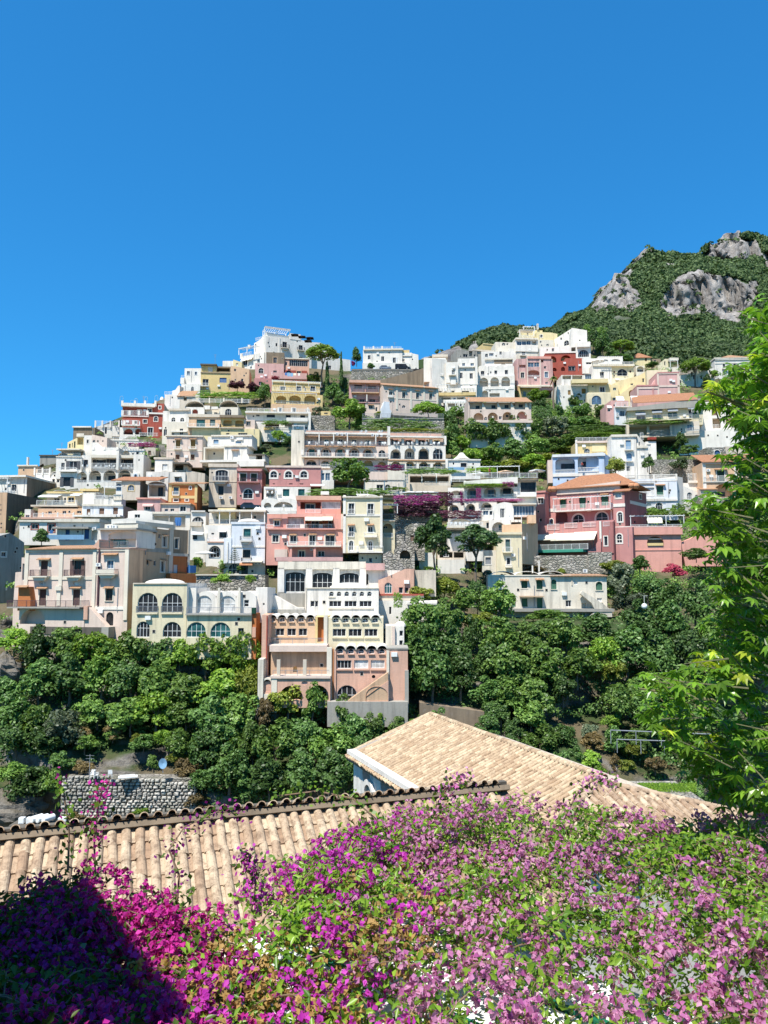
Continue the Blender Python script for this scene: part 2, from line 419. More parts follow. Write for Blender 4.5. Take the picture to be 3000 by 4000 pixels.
            p = float(fl.get('p', 1.1)); hh = v1 - v0; st = min(.2, hh * .25)
            sl = MB().box(u0, it['yl'] - p, v0, u1, it['yl'] - .004, v0 + st).build('balcony', plaster(fl.get('col', 'WC'), .3), rt)
            if 'solid' in fl:
                q = MB(); t = .14
                q.box(u0, it['yl'] - p - .01, v0 + st, u1, it['yl'] - p + t, v1); q.box(u0 - .01, it['yl'] - p + t, v0 + st, u0 + t, it['yl'] - .01, v1 - .01); q.box(u1 - t, it['yl'] - p + t, v0 + st, u1 + .01, it['yl'] - .01, v1 - .01)
                q.build('parapet', plaster(fl['solid'], .3), sl)
            else: s.rail(u0, u1, v0 + st, v1, it['yl'] - p + .05, 'railing', sl, ret=p - .06, col=fl.get('rc', 'white'))
            if 'bz' in fl: MB().prism([(u0 + .3, v0), (u0 + .7, v0 - .5), (u1 - .7, v0 - .5), (u1 - .3, v0)], it['yl'] - p * .7, it['yl'] - .005).build('bracket', plaster('WC', .3), sl)
        elif k == 'r': s.rail(u0, u1, v0, v1, it['yl'] - float(fl.get('p', 0)), 'railing', rt, ret=float(fl.get('ret', 0)), col=fl.get('rc', 'white'))
        elif k == 'c':
            MB().box(u0, it['yl'] - float(fl.get('p', .12)), v0, u1, it['yl'] + float(fl.get('q', .1)), v1).build(fl.get('nm', 'band'), plaster(fl.get('col', 'WC'), float(fl.get('wr', .3))), rt)
        elif k == 'k':
            p = float(fl.get('p', 1.6)); mb = MB()
            a, b = it['yl'] - .02, it['yl'] - p
            mb.add([(u0, a, v1), (u1, a, v1), (u1, b, v0 + .2), (u0, b, v0 + .2), (u0, b, v0), (u1, b, v0), (u0, a, v1 - .04), (u1, a, v1 - .04), (u1, b + .03, v0 + .14), (u0, b + .03, v0 + .14)],
                   [(0, 3, 2, 1), (3, 4, 5, 2), (6, 7, 8, 9), (0, 6, 9, 3), (1, 2, 8, 7)])
            mb.build('awning', paint(fl.get('col', 'cream'), .9), rt)
        elif k == 'u':
            c = MB().box(u0, it['yl'] - .35, v0, u1, it['yl'] - .03, v1).build('air_conditioner', paint('white'), rt)
            r = (v1 - v0) * .38; uc = u0 + (u1 - u0) * .4; vc = (v0 + v1) / 2
            MB().add([(uc + r * math.cos(t), it['yl'] - .36, vc + r * math.sin(t)) for t in [math.pi * q / 6 for q in range(12)]], [tuple(range(12))]).build('fan_grille', paint('grey'), c)
        elif k == 'h': s.hood(u0, u1, v1, it['yl'], rt)
        elif k == 'p':
            p = float(fl.get('p', 3.)); mb = MB(); pm = paint(fl.get('col', 'white')); yy = it['yl']; nb = max(3, int((u1 - u0) / .7)); tk = float(fl.get('t', .07))
            for q in range(max(2, int((u1 - u0) / 3) + 1)):
                u = u0 + (u1 - u0) * q / max(1, int((u1 - u0) / 3)) if int((u1 - u0) / 3) else (u0, u1)[q]
                mb.box(u - tk, yy - p - tk, v0, u + tk, yy - p + tk, v1)
            mb.box(u0 - .2, yy - p - tk * .9, v1, u1 + .2, yy - p + tk * .9, v1 + .14)
            for q in range(nb + 1):
                u = u0 + (u1 - u0) * q / nb; mb.box(u - tk * .7, yy - p - .3, v1 + .142, u + tk * .7, yy - .02, v1 + .24)
            mb.build('pergola', pm, rt)
            if 'cv' in fl: MB().box(u0 - .1, yy - p - .2, v1 + .245, u1 + .1, yy - .03, v1 + .30).build('canopy', paint(fl['cv'], .9), rt)
    def hood(s, u0, u1, v, yy, par, p=.55):
        MB().add([(u0, yy, v), (u1, yy, v), (u1, yy - p, v - .25), (u0, yy - p, v - .25), (u0, yy, v - .1), (u1, yy, v - .1), (u1, yy - p, v - .33), (u0, yy - p, v - .33)],
                 [(0, 3, 2, 1), (4, 5, 6, 7), (2, 3, 7, 6), (0, 4, 7, 3), (1, 2, 6, 5)]).build('tiled_hood', roof_mat('terr2'), par)
    def rail(s, u0, u1, v0, v1, yy, nm, par, ret=0, col='white'):
        mb = MB(); t = .022; W_ = u1 - u0; n = max(2, int(W_ / .16))
        mb.box(u0, yy - t, v1 - .05, u1, yy + t, v1); mb.box(u0, yy - t, v0 + .06, u1, yy + t, v0 + .10)
        for q in range(n + 1):
            u = u0 + W_ * q / n; e = .035 if q % 10 == 0 else .014
            mb.box(u - e, yy - e, v0, u + e, yy + e, v1 - .05)
        if ret > .1:
            for u in (u0, u1):
                mb.box(u - t, yy + .04, v1 - .05, u + t, yy + ret, v1); m = max(1, int(ret / .16))
                for q in range(1, m + 1): mb.box(u - .014, yy + ret * q / (m + .5) - .014, v0, u + .014, yy + ret * q / (m + .5) + .014, v1 - .05)
        mb.build(nm, paint(col), par)
    def slab(s, x0, y0, x1, y1, col='WC', o=0., over=.35, dep=8., mat=None, nm='roof'):
        u0, v0, u1, v1 = s.rect(x0, y0, x1, y1, -o)
        MB().box(u0, -o - over, v0 + .003, u1, -o + dep, v1).build(nm, mat or plaster(col, .4), s.root); return s
    def dome(s, x0, y0, x1, y1, col='W', o=-3., sq=.9):
        u0, v0, u1, v1 = s.rect(x0, y0, x1, y1, -o)
        c = (u0 + u1) / 2; r = (u1 - u0) / 2; h = v1 - v0; mb = MB(); n, k = 20, 6; vs_ = []
        for j in range(k):
            t = math.pi / 2 * j / k
            for i in range(n):
                a = 2 * math.pi * i / n; vs_.append((c + r * math.cos(t) * math.cos(a), -o + r * sq * math.cos(t) * math.sin(a), v0 + h * math.sin(t)))
        vs_.append((c, -o, v1)); fs = [(j * n + i, j * n + (i + 1) % n, (j + 1) * n + (i + 1) % n, (j + 1) * n + i) for j in range(k - 1) for i in range(n)]
        fs += [((k - 1) * n + i, (k - 1) * n + (i + 1) % n, k * n) for i in range(n)]
        mb.add(vs_, fs).build('dome', plaster(col, .3), s.root, smooth=True); return s
    def hip(s, x0, y0, x1, y1, o=0., dep=8., over=.4, key='terr', inset=.5, ridge=None):
        u0, v0, u1, v1 = s.rect(x0, y0, x1, y1, -o); u0 -= over; u1 += over; a = -o - over; b = -o + dep; h = max(.6, (v1 - v0)); m = (a + b) / 2
        i = min((u1 - u0) * .45, (b - a) / 2 * inset * 2)
        z0 = v0 + .004; zr = max(v0 + .6, s.uv((x0 + x1) / 2, y0, m)[1])
        MB().add([(u0, a, z0), (u1, a, z0), (u1, b, z0), (u0, b, z0), (u0 + i, m, zr), (u1 - i, m, zr), (u0, a, z0 - .14), (u1, a, z0 - .14), (u1, b, z0 - .14), (u0, b, z0 - .14)],
                 [(0, 1, 5, 4), (1, 2, 5), (2, 3, 4, 5), (3, 0, 4), (0, 6, 7, 1), (1, 7, 8, 2), (2, 8, 9, 3), (3, 9, 6, 0), (6, 9, 8, 7)]).build('roof', roof_mat(key), s.root); return s
    def vault(s, x0, y0, x1, y1, n, col='W', o=0., dep=6., over=.25, bow=1.):
        u0, v0, u1, v1 = s.rect(x0, y0, x1, y1, -o); h = (v1 - v0)
        for k in range(n):
            a = u0 + (u1 - u0) * k / n; b = u0 + (u1 - u0) * (k + 1) / n; c = (a + b) / 2; r = (b - a) / 2
            P = [(c + r * math.cos(t), v0 + h * math.sin(t) + .004) for t in [math.pi * q / 10 for q in range(11)]]
            Q = [(c + (r - .08) * math.cos(t), v0 + (h - .08) * math.sin(t)) for t in [math.pi * q / 10 for q in range(10, -1, -1)]]
            MB().prism(P + Q, -o - over, -o + dep).build('vault', plaster(col, .35), s.root)
        return s
    def gable_roof(s, x0, y0, x1, y1, o=0., dep=8., over=.4, key='terr', th=.15):
        """mono-pitch roof rising away from the facade: eave at y1, back edge at y0"""
        u0, v0, u1, v1 = s.rect(x0, y0, x1, y1, -o); a = -o - over; b = -o + dep
        z1 = max(v0 + .3, s.uv((x0 + x1) / 2, y0, b)[1]); z0 = v0 + .004
        MB().add([(u0, a, z0), (u1, a, z0), (u1, b, z1), (u0, b, z1), (u0, a, z0 - th), (u1, a, z0 - th), (u1, b, z1 - th), (u0, b, z1 - th)],
                 [(0, 1, 2, 3), (7, 6, 5, 4), (0, 4, 5, 1), (1, 5, 6, 2), (2, 6, 7, 3), (3, 7, 4, 0)]).build('roof', roof_mat(key), s.root); return s
# ================================================================ setting: terrain
def fbm(x, y, z=0., o=4): return noise.fractal(Vector((x, y, z)), 1., 2., o)
def ground_mat(name, soil, grass, rock, sc=.12):
    m, nt, bs = newmat(name); co = wcoord(nt)
    a = ramp(nt, nz(nt, co, sc, 6, .65), [(.42, 0.), (.58, 1.)])
    cc = mixc(nt, a, soil, grass)
    g = nt.nodes.new('ShaderNodeNewGeometry'); sx = nt.nodes.new('ShaderNodeSeparateXYZ'); nt.links.new(g.outputs['Normal'], sx.inputs[0])
    st = ramp(nt, sx.outputs[2], [(.45, 1.), (.75, 0.)])
    rk = mixc(nt, ramp(nt, nz(nt, wcoord(nt, (1, 1, .5)), .55, 8, .7), [(.35, 0.), (.7, 1.)]), tuple(x * .35 for x in rock), rock)
    cc = mixc(nt, st, cc, rk)
    nt.links.new(cc, bs.inputs['Base Color']); bs.inputs['Roughness'].default_value = .95; bs.inputs['Specular IOR Level'].default_value = .1
    bump(nt, bs, nz(nt, co, 1.6, 8, .7), .9, .5); return m
def setting(name, mesh): return tag(link(name, mesh), kind='structure')
_RX = [-1400, -600, 0, 250, 400, 700, 900, 1100, 1350, 1640, 1720, 2100, 2300, 2500, 3000, 4400]
_RY = [2120, 2010, 1915, 1760, 1660, 1530, 1440, 1430, 1450, 1440, 1420, 1350, 1350, 1410, 1450, 1480]
hg = ground_mat('hillside_ground', (.13, .105, .065), (.045, .07, .025), (.30, .275, .24))
setting('ground', npmesh('ground', [(-5000, -2000, -38), (5000, -2000, -38), (5000, 6000, -38), (-5000, 6000, -38)], [(0, 1, 2, 3)], hg))
# ---- near terraces on the camera's side of the ravine
nm_ = ground_mat('terrace_ground', (.20, .17, .12), (.08, .10, .04), (.34, .31, .27), .4)
mb = MB(); mb.box(-40, -30, -40, 40, 17.5, -9.2); setting('lower_terrace', mb.mesh('lower_terrace')).data.materials.append(nm_)
mb = MB(); mb.box(-14, -25, -9.196, 14, 1.9, -1.75); setting('terrace', mb.mesh('terrace')).data.materials.append(stone('terrace_stone', (.42, .38, .33), 2.2))
# ---- mountains
def mtn_mat():
    m, nt, bs = newmat('mountain'); at = nt.nodes.new('ShaderNodeAttribute'); at.attribute_name = 'rock'
    co = wcoord(nt, (1, 1, .35))
    r1 = nz(nt, co, .05, 9, .72); r2 = nz(nt, wcoord(nt, (1, 1, .18)), .12, 6, .7)
    rk = mixc(nt, ramp(nt, r1, [(.34, 0.), (.62, 1.)]), (.10, .09, .085), (.40, .375, .35))
    rk = mixc(nt, ramp(nt, r2, [(.5, 0.), (.72, .75)]), rk, (.09, .085, .08))
    gr = mixc(nt, nz(nt, wcoord(nt), .05, 8, .7), (.022, .042, .018), (.07, .10, .04))
    cc = mixc(nt, ramp(nt, at.outputs['Fac'], [(.42, 0.), (.55, 1.)]), gr, rk)
    nt.links.new(cc, bs.inputs['Base Color']); bs.inputs['Roughness'].default_value = .95; bs.inputs['Specular IOR Level'].default_value = .05
    bump(nt, bs, r1, 1., 8.); return m
MM = mtn_mat()
FOREST = []
def mountain(name, x0, x1, step, prof, amp, rows, seed, rockf):
    pxs = list(range(x0, x1 + 1, step)); vv = []; rk = []
    nrow = len(rows)
    tot = sum(n for _, n in rows) + 1
    for px in pxs:
        ctl = prof(px)
        lst = []
        for j in range(nrow):
            (ya, Ya), (yb, Yb) = ctl[j], ctl[j + 1]; n = rows[j][1]
            for q in range(n + (1 if j == nrow - 1 else 0)):
                t = q / n; lst.append((ya + (yb - ya) * t, Ya + (Yb - Ya) * t, rows[j][0]))
        for py, Y, cliff in lst:
            p = U(px, py, Y)
            rkv = rockf(px, py, cliff, fbm(p.x * .022 + seed, p.z * .022, 9., 5)); cliff = min(1., max(0., (rkv - .4) * 6))
            d = fbm(p.x * .012 + seed, p.z * .012, p.y * .004, 6) * amp
            d += (abs(fbm(p.x * .045 + seed, p.z * .010, 3., 4)) - .25) * amp * 2.2 * cliff + fbm(p.x * .11, p.z * .06, 5., 4) * amp * .45 * cliff
            hz = fbm(p.x * .03, p.z * .03, seed, 5) * amp * (.25 + .5 * cliff)
            q = U(px, py, Y + d); vv.append((q.x, q.y, q.z + hz)); rk.append(rkv)
    fs = [(i * tot + r, i * tot + r + 1, (i + 1) * tot + r + 1, (i + 1) * tot + r) for i in range(len(pxs) - 1) for r in range(tot - 1)]
    me = npmesh(name, vv, fs, MM, True)
    at = me.attributes.new('rock', 'FLOAT', 'POINT'); at.data.foreach_set('value', np.array(rk, dtype=np.float32))
    setting(name, me)
    V_ = np.array(vv); rk = np.array(rk)
    return V_.reshape(len(pxs), tot, 3), rk.reshape(len(pxs), tot)
SKX = [1900, 2100, 2170, 2220, 2260, 2292, 2310, 2325, 2345, 2370, 2400, 2430, 2450, 2480, 2510, 2560, 2600, 2615, 2640, 2680, 2730, 2760, 2800, 2830, 2880, 2950, 3000, 3100, 3300, 3700, 4500]
SKY = [1420, 1345, 1290, 1243, 1230, 1226, 1204, 1160, 1122, 1105, 1074, 1056, 1036, 1006, 985, 967, 976, 998, 1006, 1014, 1012, 972, 950, 924, 907, 916, 932, 960, 1060, 1180, 1380]
ROCKS = [[(2300, 1222), (2318, 1150), (2340, 1110), (2400, 1065), (2440, 1040), (2475, 1065), (2440, 1120), (2490, 1140), (2520, 1200), (2480, 1218), (2400, 1228)], [(2440, 1045), (2470, 1010), (2510, 975), (2560, 955), (2620, 975), (2618, 1003), (2560, 1000), (2520, 1008), (2480, 1040)],
  [(2722, 1018), (2765, 960), (2825, 915), (2880, 895), (2900, 930), (2950, 950), (2990, 1012), (2960, 1020), (2860, 1012), (2830, 1022), (2780, 1018)], [(2565, 1198), (2590, 1150), (2620, 1090), (2680, 1070), (2720, 1085), (2760, 1058), (2810, 1085), (2880, 1088), (2960, 1110), (2965, 1180), (2905, 1220), (2885, 1268), (2780, 1256), (2700, 1242), (2620, 1236)], [(2190, 1280), (2220, 1240), (2262, 1232), (2258, 1262), (2205, 1288)], [(2550, 1030), (2600, 1025), (2640, 1045), (2580, 1050)], [(2960, 1000), (3040, 980), (3080, 1040), (2990, 1060)]]
def prof_far(px):
    s = float(np.interp(px, SKX, SKY))
    cb = float(np.interp(px, [2300, 2340, 2480, 2520, 2600, 2750, 2900, 2960, 3100, 3500], [1230, 1225, 1205, 1190, 1200, 1235, 1262, 1240, 1190, 1240]))
    ct = float(np.interp(px, [2300, 2340, 2400, 2480, 2540, 2600, 2750, 2900, 2960, 3100, 3500], [1228, 1165, 1125, 1150, 1188, 1110, 1078, 1085, 1130, 1180, 1236]))
    st = float(np.interp(px, [2300, 2480, 2520, 2600, 2690, 2730, 2800, 3000, 3500], [1226, 1040, 1005, 1000, 1016, 1014, 1024, 1010, 1200]))
    cb = max(cb, s + 9); ct = min(max(ct, s + 6), cb - 2); st = min(max(st, s + 3), ct - 1)
    return [(1560, 420), (1400, 560), (cb, 900), (ct, 935), (st, 1120), (s, 1150), (s + 60, 1500), (s + 300, 2300)]
def rock_far(px, py, cliff, n):
    jx, jy = px + n * 20, py + n * 14
    if any(inpoly(jx, jy, q) for q in ROCKS): return .72 + n * .35
    return .22 + n * .32
MV, MR = mountain('mountain', 1960, 4400, 8, prof_far, 20, [(0, 12), (0, 34), (1, 44), (0, 26), (1, 30), (0, 6), (0, 3)], 3.3, rock_far)
HX = [1500, 1690, 1735, 1790, 1850, 1900, 1960, 2030, 2060, 2150, 2260, 2400, 2700, 3300]
HY = [1500, 1425, 1375, 1338, 1308, 1290, 1272, 1270, 1285, 1292, 1268, 1262, 1330, 1420]
def prof_mid(px):
    s = float(np.interp(px, HX, HY)); return [(1470, 330), (min(1400, s + 60), 360), (s, 440), (s + 40, 560), (s + 200, 700)]
def rock_mid(px, py, cliff, n):
    return .12 + n * .5 + (.33 if px < 1800 and py > 1330 else 0) + (.25 if 1830 < px < 1870 and py > 1335 else 0)
HV, HR = mountain('hill', 1480, 3300, 12, prof_mid, 9, [(0, 10), (0, 22), (0, 6), (0, 3)], 8.1, rock_mid)
# ---- woods on the mountain slopes (uncountable)
def woods(name, label, Vg, Rg, n, rmin, rmax, mat, seed, pxlo):
    rng = np.random.default_rng(seed); a, b = Vg.shape[:2]
    tmpl = []; k = 18
    for t in range(k):
        d = rng.normal(size=3); d /= np.linalg.norm(d); d[2] = abs(d[2]) * .8 - .15; tmpl.append(d)
    tmpl = np.array(tmpl); vs_, fs = [], []; c = 0; tries = 0
    VV = np.empty((n * k * 4, 3), np.float32); cnt = 0
    Pcam = []
    while cnt < n and tries < n * 30:
        tries += 1
        i = rng.integers(0, a - 1); j = rng.integers(0, b - 12); s_, t_ = rng.random(2)
        r_ = Rg[i, j]
        if r_ > .42 and rng.random() < .985: continue
        p = (Vg[i, j] * (1 - s_) + Vg[i + 1, j] * s_) * (1 - t_) + (Vg[i, j + 1] * (1 - s_) + Vg[i + 1, j + 1] * s_) * t_
        x, y = proj(p)
        if x < pxlo or x > 3250 or y > 1560: continue
        rad = rng.uniform(rmin, rmax) * (p[1] / 900 if p[1] > 500 else .55)
        rt = rng.random() * 6.28; ca, sa = math.cos(rt), math.sin(rt)
        d = tmpl.copy(); d[:, :2] = d[:, :2] @ np.array([[ca, sa], [-sa, ca]])
        cen = p + np.array([0, 0, rad * .4]) + d * rad * rng.uniform(.75, 1.1, (k, 1))
        nn = d + rng.normal(scale=.5, size=d.shape); nn /= np.linalg.norm(nn, axis=1)[:, None]
        t1 = np.cross(nn, rng.normal(size=d.shape)); t1 /= np.linalg.norm(t1, axis=1)[:, None]; t2 = np.cross(nn, t1)
        L = rad * .42
        q = np.stack([cen + t1 * L, cen + t2 * L * .8, cen - t1 * L, cen - t2 * L * .8], 1)
        VV[cnt * k * 4:(cnt + 1) * k * 4] = q.reshape(-1, 3); cnt += 1
    VV = VV[:cnt * k * 4]; fs = np.arange(len(VV)).reshape(-1, 4)
    return tag(link(name, npmesh(name, VV, fs, mat)), label, 'woods', kind='stuff')
WM = leafmat('wood_far', (.036, .075, .024), (.14, .205, .065), .15, .7)
woods('mountain_woods', 'dark green woods covering the slopes of the far mountain', MV, MR, 15000, 2.4, 5., WM, 5, 2150)
woods('hill_woods', 'dark green woods on the rounded hill behind the upper houses', HV, HR, 5500, 2.2, 4.6, WM, 6, 1690)
# ================================================================ the town
FRAME = {}
_link = link
def link(name, data, parent=None):
    o = _link(name, data, parent)
    if parent is not None and parent.name in FRAME: o.matrix_basis = FRAME[parent.name]
    return o
def _face(s, yaw, Y, x, y):
    O = U(nx(x), ny(y), Y); yw = R(yaw)
    FRAME[s.root.name] = (Matrix.Translation(s.root.location) @ Matrix.Rotation(s.root.rotation_euler.z, 4, 'Z')).inverted() @ Matrix.Translation(O) @ Matrix.Rotation(yw, 4, 'Z')
    s.O = O; s.eu = Vector((math.cos(yw), math.sin(yw), 0)); s.ein = Vector((-math.sin(yw), math.cos(yw), 0)); return s
Bld.face = _face
# ---------------------------------------------------------------- top left skyline   view A1
V(0, 1500)
Bld('peach flat-roofed house at the far left end of the town skyline', 198).w(195, 885, 405, 1040, 'PE', 'c 190 875 410 890 p=.3 col=WC', dep=10, ext=4).e('c 290 790 305 880 p=.2 q=.6 col=W nm=chimney')
Bld('weathered grey concrete rooftop house behind the peach skyline house', 214).w(430, 770, 610, 870, 'GR', 'c 425 766 625 776 p=.3 col=DG', dep=7, wear=1., ext=6)
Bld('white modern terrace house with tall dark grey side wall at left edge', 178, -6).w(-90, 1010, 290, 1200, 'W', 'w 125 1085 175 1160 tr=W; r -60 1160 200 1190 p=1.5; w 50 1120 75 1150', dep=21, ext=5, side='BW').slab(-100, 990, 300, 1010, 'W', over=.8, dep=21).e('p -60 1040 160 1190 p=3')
b = Bld('white terraced hotel with arcade of four tall arches under its balconies', 187, 4, 'hotel')
b.w(650, 960, 1500, 1115, 'W', 'w 685 1005 760 1105 dr fr=navy osh=navy; A 830 950 938 1062 d=2.2; A 960 935 1092 1057 d=2.2; A 1116 930 1252 1052 d=2.2; A 1275 925 1412 1048 d=2.2; a 1450 975 1478 1008 tr=BL; w 880 1008 932 1058 i=2.15 fr=navy; w 1042 998 1090 1050 i=2.15 fr=navy; w 1170 992 1245 1045 i=2.15 fr=navy; w 1320 985 1405 1042 i=2.15 fr=navy; r 830 1040 1420 1060', dep=9, ext=4)
b.w(605, 790, 880, 960, 'W', 'w 660 850 698 926 dr; w 752 832 830 918 osh=navy dr; b 655 905 835 955 p=1.2 col=W; c 605 782 885 792 p=.15', o=-.5, dep=8)
b.w(880, 770, 985, 940, 'W', 'w 905 818 950 900 fr=navy', o=-1.5, dep=7)
b.w(985, 800, 1440, 935, 'W', 'w 1038 820 1110 892 fr=navy osh=navy; w 1184 812 1254 906 fr=navy osh=navy; w 1332 802 1415 892 fr=navy osh=navy', o=-3, dep=5)
b.slab(985, 770, 1480, 800, 'WC', o=-1.4, over=.5, dep=5)
b.e('r 985 855 1440 912; c 1262 745 1288 930 p=.5 q=1.5 col=W nm=pier', o=-.3)
b.w(1440, 760, 1550, 960, 'W', 'w 1495 808 1508 832', o=-.4, dep=8)
Bld('white terrace wall and vaulted room left of the arcaded white hotel', 190).w(370, 960, 660, 1080, 'W', 'w 563 1022 592 1065; w 612 1030 640 1065', dep=6, ext=4).vault(540, 945, 660, 1000, 1, dep=5).e('r 400 920 545 970; c* 14 905 985 375 460 540 p=.2 q=.2 col=W nm=post', o=.1)
Bld('white covered roof terrace with sloping canopy on the left skyline', 200).w(640, 770, 870, 800, 'W', 'r 660 745 870 785', dep=7, ext=4).slab(615, 700, 870, 712, 'WC', o=.6, over=.3, dep=6).w(790, 720, 870, 800, 'W', o=-4, dep=3)
Bld('pale yellow gabled house with green shutters on the left skyline', 207).w(730, 590, 905, 705, 'YE', 'w 745 645 762 690 sh=dgreen; w 777 635 785 685 sh=dgreen; w 798 620 815 690 sh=dgreen; L 835 580 900 655 d=1.5', top=('slope', 630, 545), dep=7, ext=4).e('c 830 535 908 570 p=.2 col=WC')
Bld('old brown stone house standing highest on the left skyline', 217).w(790, 470, 1022, 620, 'BW', 'c 785 458 990 472 p=.4 col=W', dep=8, ext=6, wear=.9, side='BW')
Bld('narrow white tower house beside the small pink stair house', 202).w(905, 555, 990, 770, 'W', 'w 937 600 957 640 tr=W', dep=7, ext=3)
b = Bld('small pale pink house with outside stair beside the white tower', 201)
b.w(990, 560, 1155, 700, 'PP', 'a 1000 602 1028 640; w 1103 608 1117 625', dep=7, top=('slope', 545, 580)).w(990, 640, 1160, 720, 'W', o=1.2, dep=1., top=('poly', [(1115, 690), (1045, 630), (990, 630)])).w(990, 690, 1285, 770, 'W', 'r 1140 682 1250 708', o=2.6, dep=3, ext=3).e('c* 24 680 712 1010 1130 1268 p=.1 q=.2 col=W nm=post', o=2.6)
b = Bld('red terraced hotel with white balconies and looped chimney pipes on its roof', 222, 8, 'hotel')
V(500, 1200)
b.w(-60, 1080, 290, 1190, 'RE', 'w 0 1125 32 1155 dr tr=W; w 102 1110 145 1150 dr tr=W; w 212 1095 256 1135 dr tr=W', dep=9)
b.w(285, 1040, 390, 1190, 'RE', 'w 332 1068 356 1098 tr=W', o=.6, dep=9, side='BG')
b.slab(-65, 1050, 300, 1082, 'W', o=0, over=1.3, dep=9)
b.w(-60, 1200, 240, 1300, 'RE', 'w 52 1228 96 1262 dr tr=W; w 165 1215 205 1252 dr tr=W', o=2.5, dep=6)
b.e('b -60 1130 225 1195 p=1.6 col=W; c* 24 1128 1180 -48 26 128 218 p=1.6 q=-1.3 col=W nm=pier', o=.1)
b.e('b -60 1232 130 1290 p=1.6 col=W; c* 24 1236 1292 -30 68 p=1.6 q=-1.3 col=W nm=pier', o=2.7)
b.w(225, 1155, 382, 1400, 'RE', 'a 280 1180 322 1232 tr=W; w 214 1300 268 1390 dr tr=W', o=4.5, dep=8, side='W', ext=3)
b.slab(222, 1140, 388, 1157, 'W', o=4.5, over=.3, dep=8)
b.w(-90, 1300, 130, 1382, 'W', 'A -50 1310 55 1375 d=2 bk=RE; A 75 1310 140 1375 d=2 bk=RE', o=3.5, dep=6, ext=4)
b.e('r -60 1045 300 1080 p=.9; ' + 'c* 22 1018 1080 -55 82 190 302 p=1.1 q=-.7 col=W nm=post', o=.1)
b.e('r 130 1365 330 1400 p=1.3; ', o=4.5)
# looped vent pipes
pm = MB()
for xx, y0, y1 in ((-68, 960, 1050), (45, 1005, 1050), (88, 985, 1045), (198, 968, 1030), (308, 952, 1018)):
    u, v1_ = b.uv(xx, y0, -1); _, v0_ = b.uv(xx, y1, -1); r = .42; hh = v1_ - v0_
    P = [Vector((u - r, -1, v0_))] + [Vector((u - r * math.cos(t), -1, v0_ + hh - r + r * math.sin(t))) for t in [math.pi * k / 8 for k in range(9)]] + [Vector((u + r, -1, v0_))]
    pm.tube(P, [.07] * len(P), 6)
pm.build('vent_pipe', paint('sky'), b.root)
V(0, 1500)
Bld('white stepped annex with roof terrace left of the red hotel', 224, 10).w(1020, 470, 1210, 590, 'W', 'w 1055 492 1076 555 sh=wood; w 1132 465 1155 540; w 1210 440 1235 480', dep=8, ext=4, top=('slope', 462, 425)).e('r 1030 400 1280 465; c* 16 395 470 1030 1105 1192 1285 p=.1 q=.2 col=W nm=post; c 1225 470 1300 580 p=2 q=1 col=W nm=terrace', o=.3)
b = Bld('white terrace wall with arched door below the red hotel', 211, 4)
b.w(1150, 600, 1500, 700, 'WC', 'A 1175 655 1235 705 d=.8 bk=BG; w 1385 640 1420 680', dep=5, ext=3).e('r 1160 575 1480 605; c 1150 600 1500 612 p=.15 col=W').w(1285, 700, 1560, 800, 'W', 'w 1470 730 1500 780; A 1320 720 1400 790 d=1.2', o=6, dep=5, ext=3).e('r 1290 680 1480 705; p 1300 640 1620 700 p=1 t=.06', o=6)
b.w(1560, 690, 1680, 800, 'BG', 'w 1600 720 1630 770 sh=wood', o=5, dep=5, ext=4)
V(500, 1200)
b = Bld('white cubic house with two small blue windows on the upper left skyline', 240)
b.w(610, 660, 790, 830, 'W', 'w 637 690 668 732 tr=LB gl=cool; w 722 697 744 732 tr=LB gl=cool', dep=8).w(575, 830, 778, 960, 'W', 'a 682 858 710 924; a 578 862 600 900', o=1.5, dep=8).e('r 575 735 612 770; c 575 770 615 835 p=1 q=1 col=W nm=terrace', o=.2)
b = Bld('white stepped house with curved parapet below the white cubic house', 232)
b.w(395, 945, 560, 1080, 'W', 'r 395 910 475 945; w 470 965 485 985', dep=7, ext=3).w(475, 850, 560, 960, 'W', o=-3, dep=5, top=('poly', [(560, 845), (540, 850), (515, 890), (475, 905)])).dome(345, 968, 388, 1005, o=-1)
Bld('tiled-roof shed with dark opening beside the vine pergola', 232).w(560, 965, 780, 1010, 'BG', 'L 600 975 635 1010', dep=5, ext=3).gable_roof(530, 905, 725, 960, dep=4, key='terr2')
b = Bld('ochre house with brown loggia and white window box on the skyline', 240, 5)
b.w(785, 700, 1140, 920, 'OC', 'w 805 775 870 860 dr; w 988 762 1065 815 sh=blue; b 790 825 870 862 p=1', dep=9)
b.w(790, 625, 955, 705, 'OC', 'w 862 645 915 700 sh=white', o=-.5, dep=7).slab(782, 614, 960, 628, 'DG', o=0, over=.4, dep=8)
b.w(955, 640, 1110, 700, 'BW', 'L 960 655 1100 695 d=2.5', o=-1.5, dep=6).w(1108, 640, 1310, 870, 'PE', 'w 1145 665 1168 692; w 1222 772 1245 812; w 1270 705 1282 722', o=.3, dep=8, top=('slope', 632, 668)).e('c 785 705 1140 716 p=.2 col=BW')
Bld('small pale yellow penthouse on the skyline behind the ochre house', 256).w(1022, 580, 1135, 650, 'W', '', dep=5, ext=6, side='YE').w(1135, 575, 1230, 650, 'YE', 'w 1165 605 1190 635 sh=white', o=.1, dep=5, top=('slope', 565, 595), ext=6)
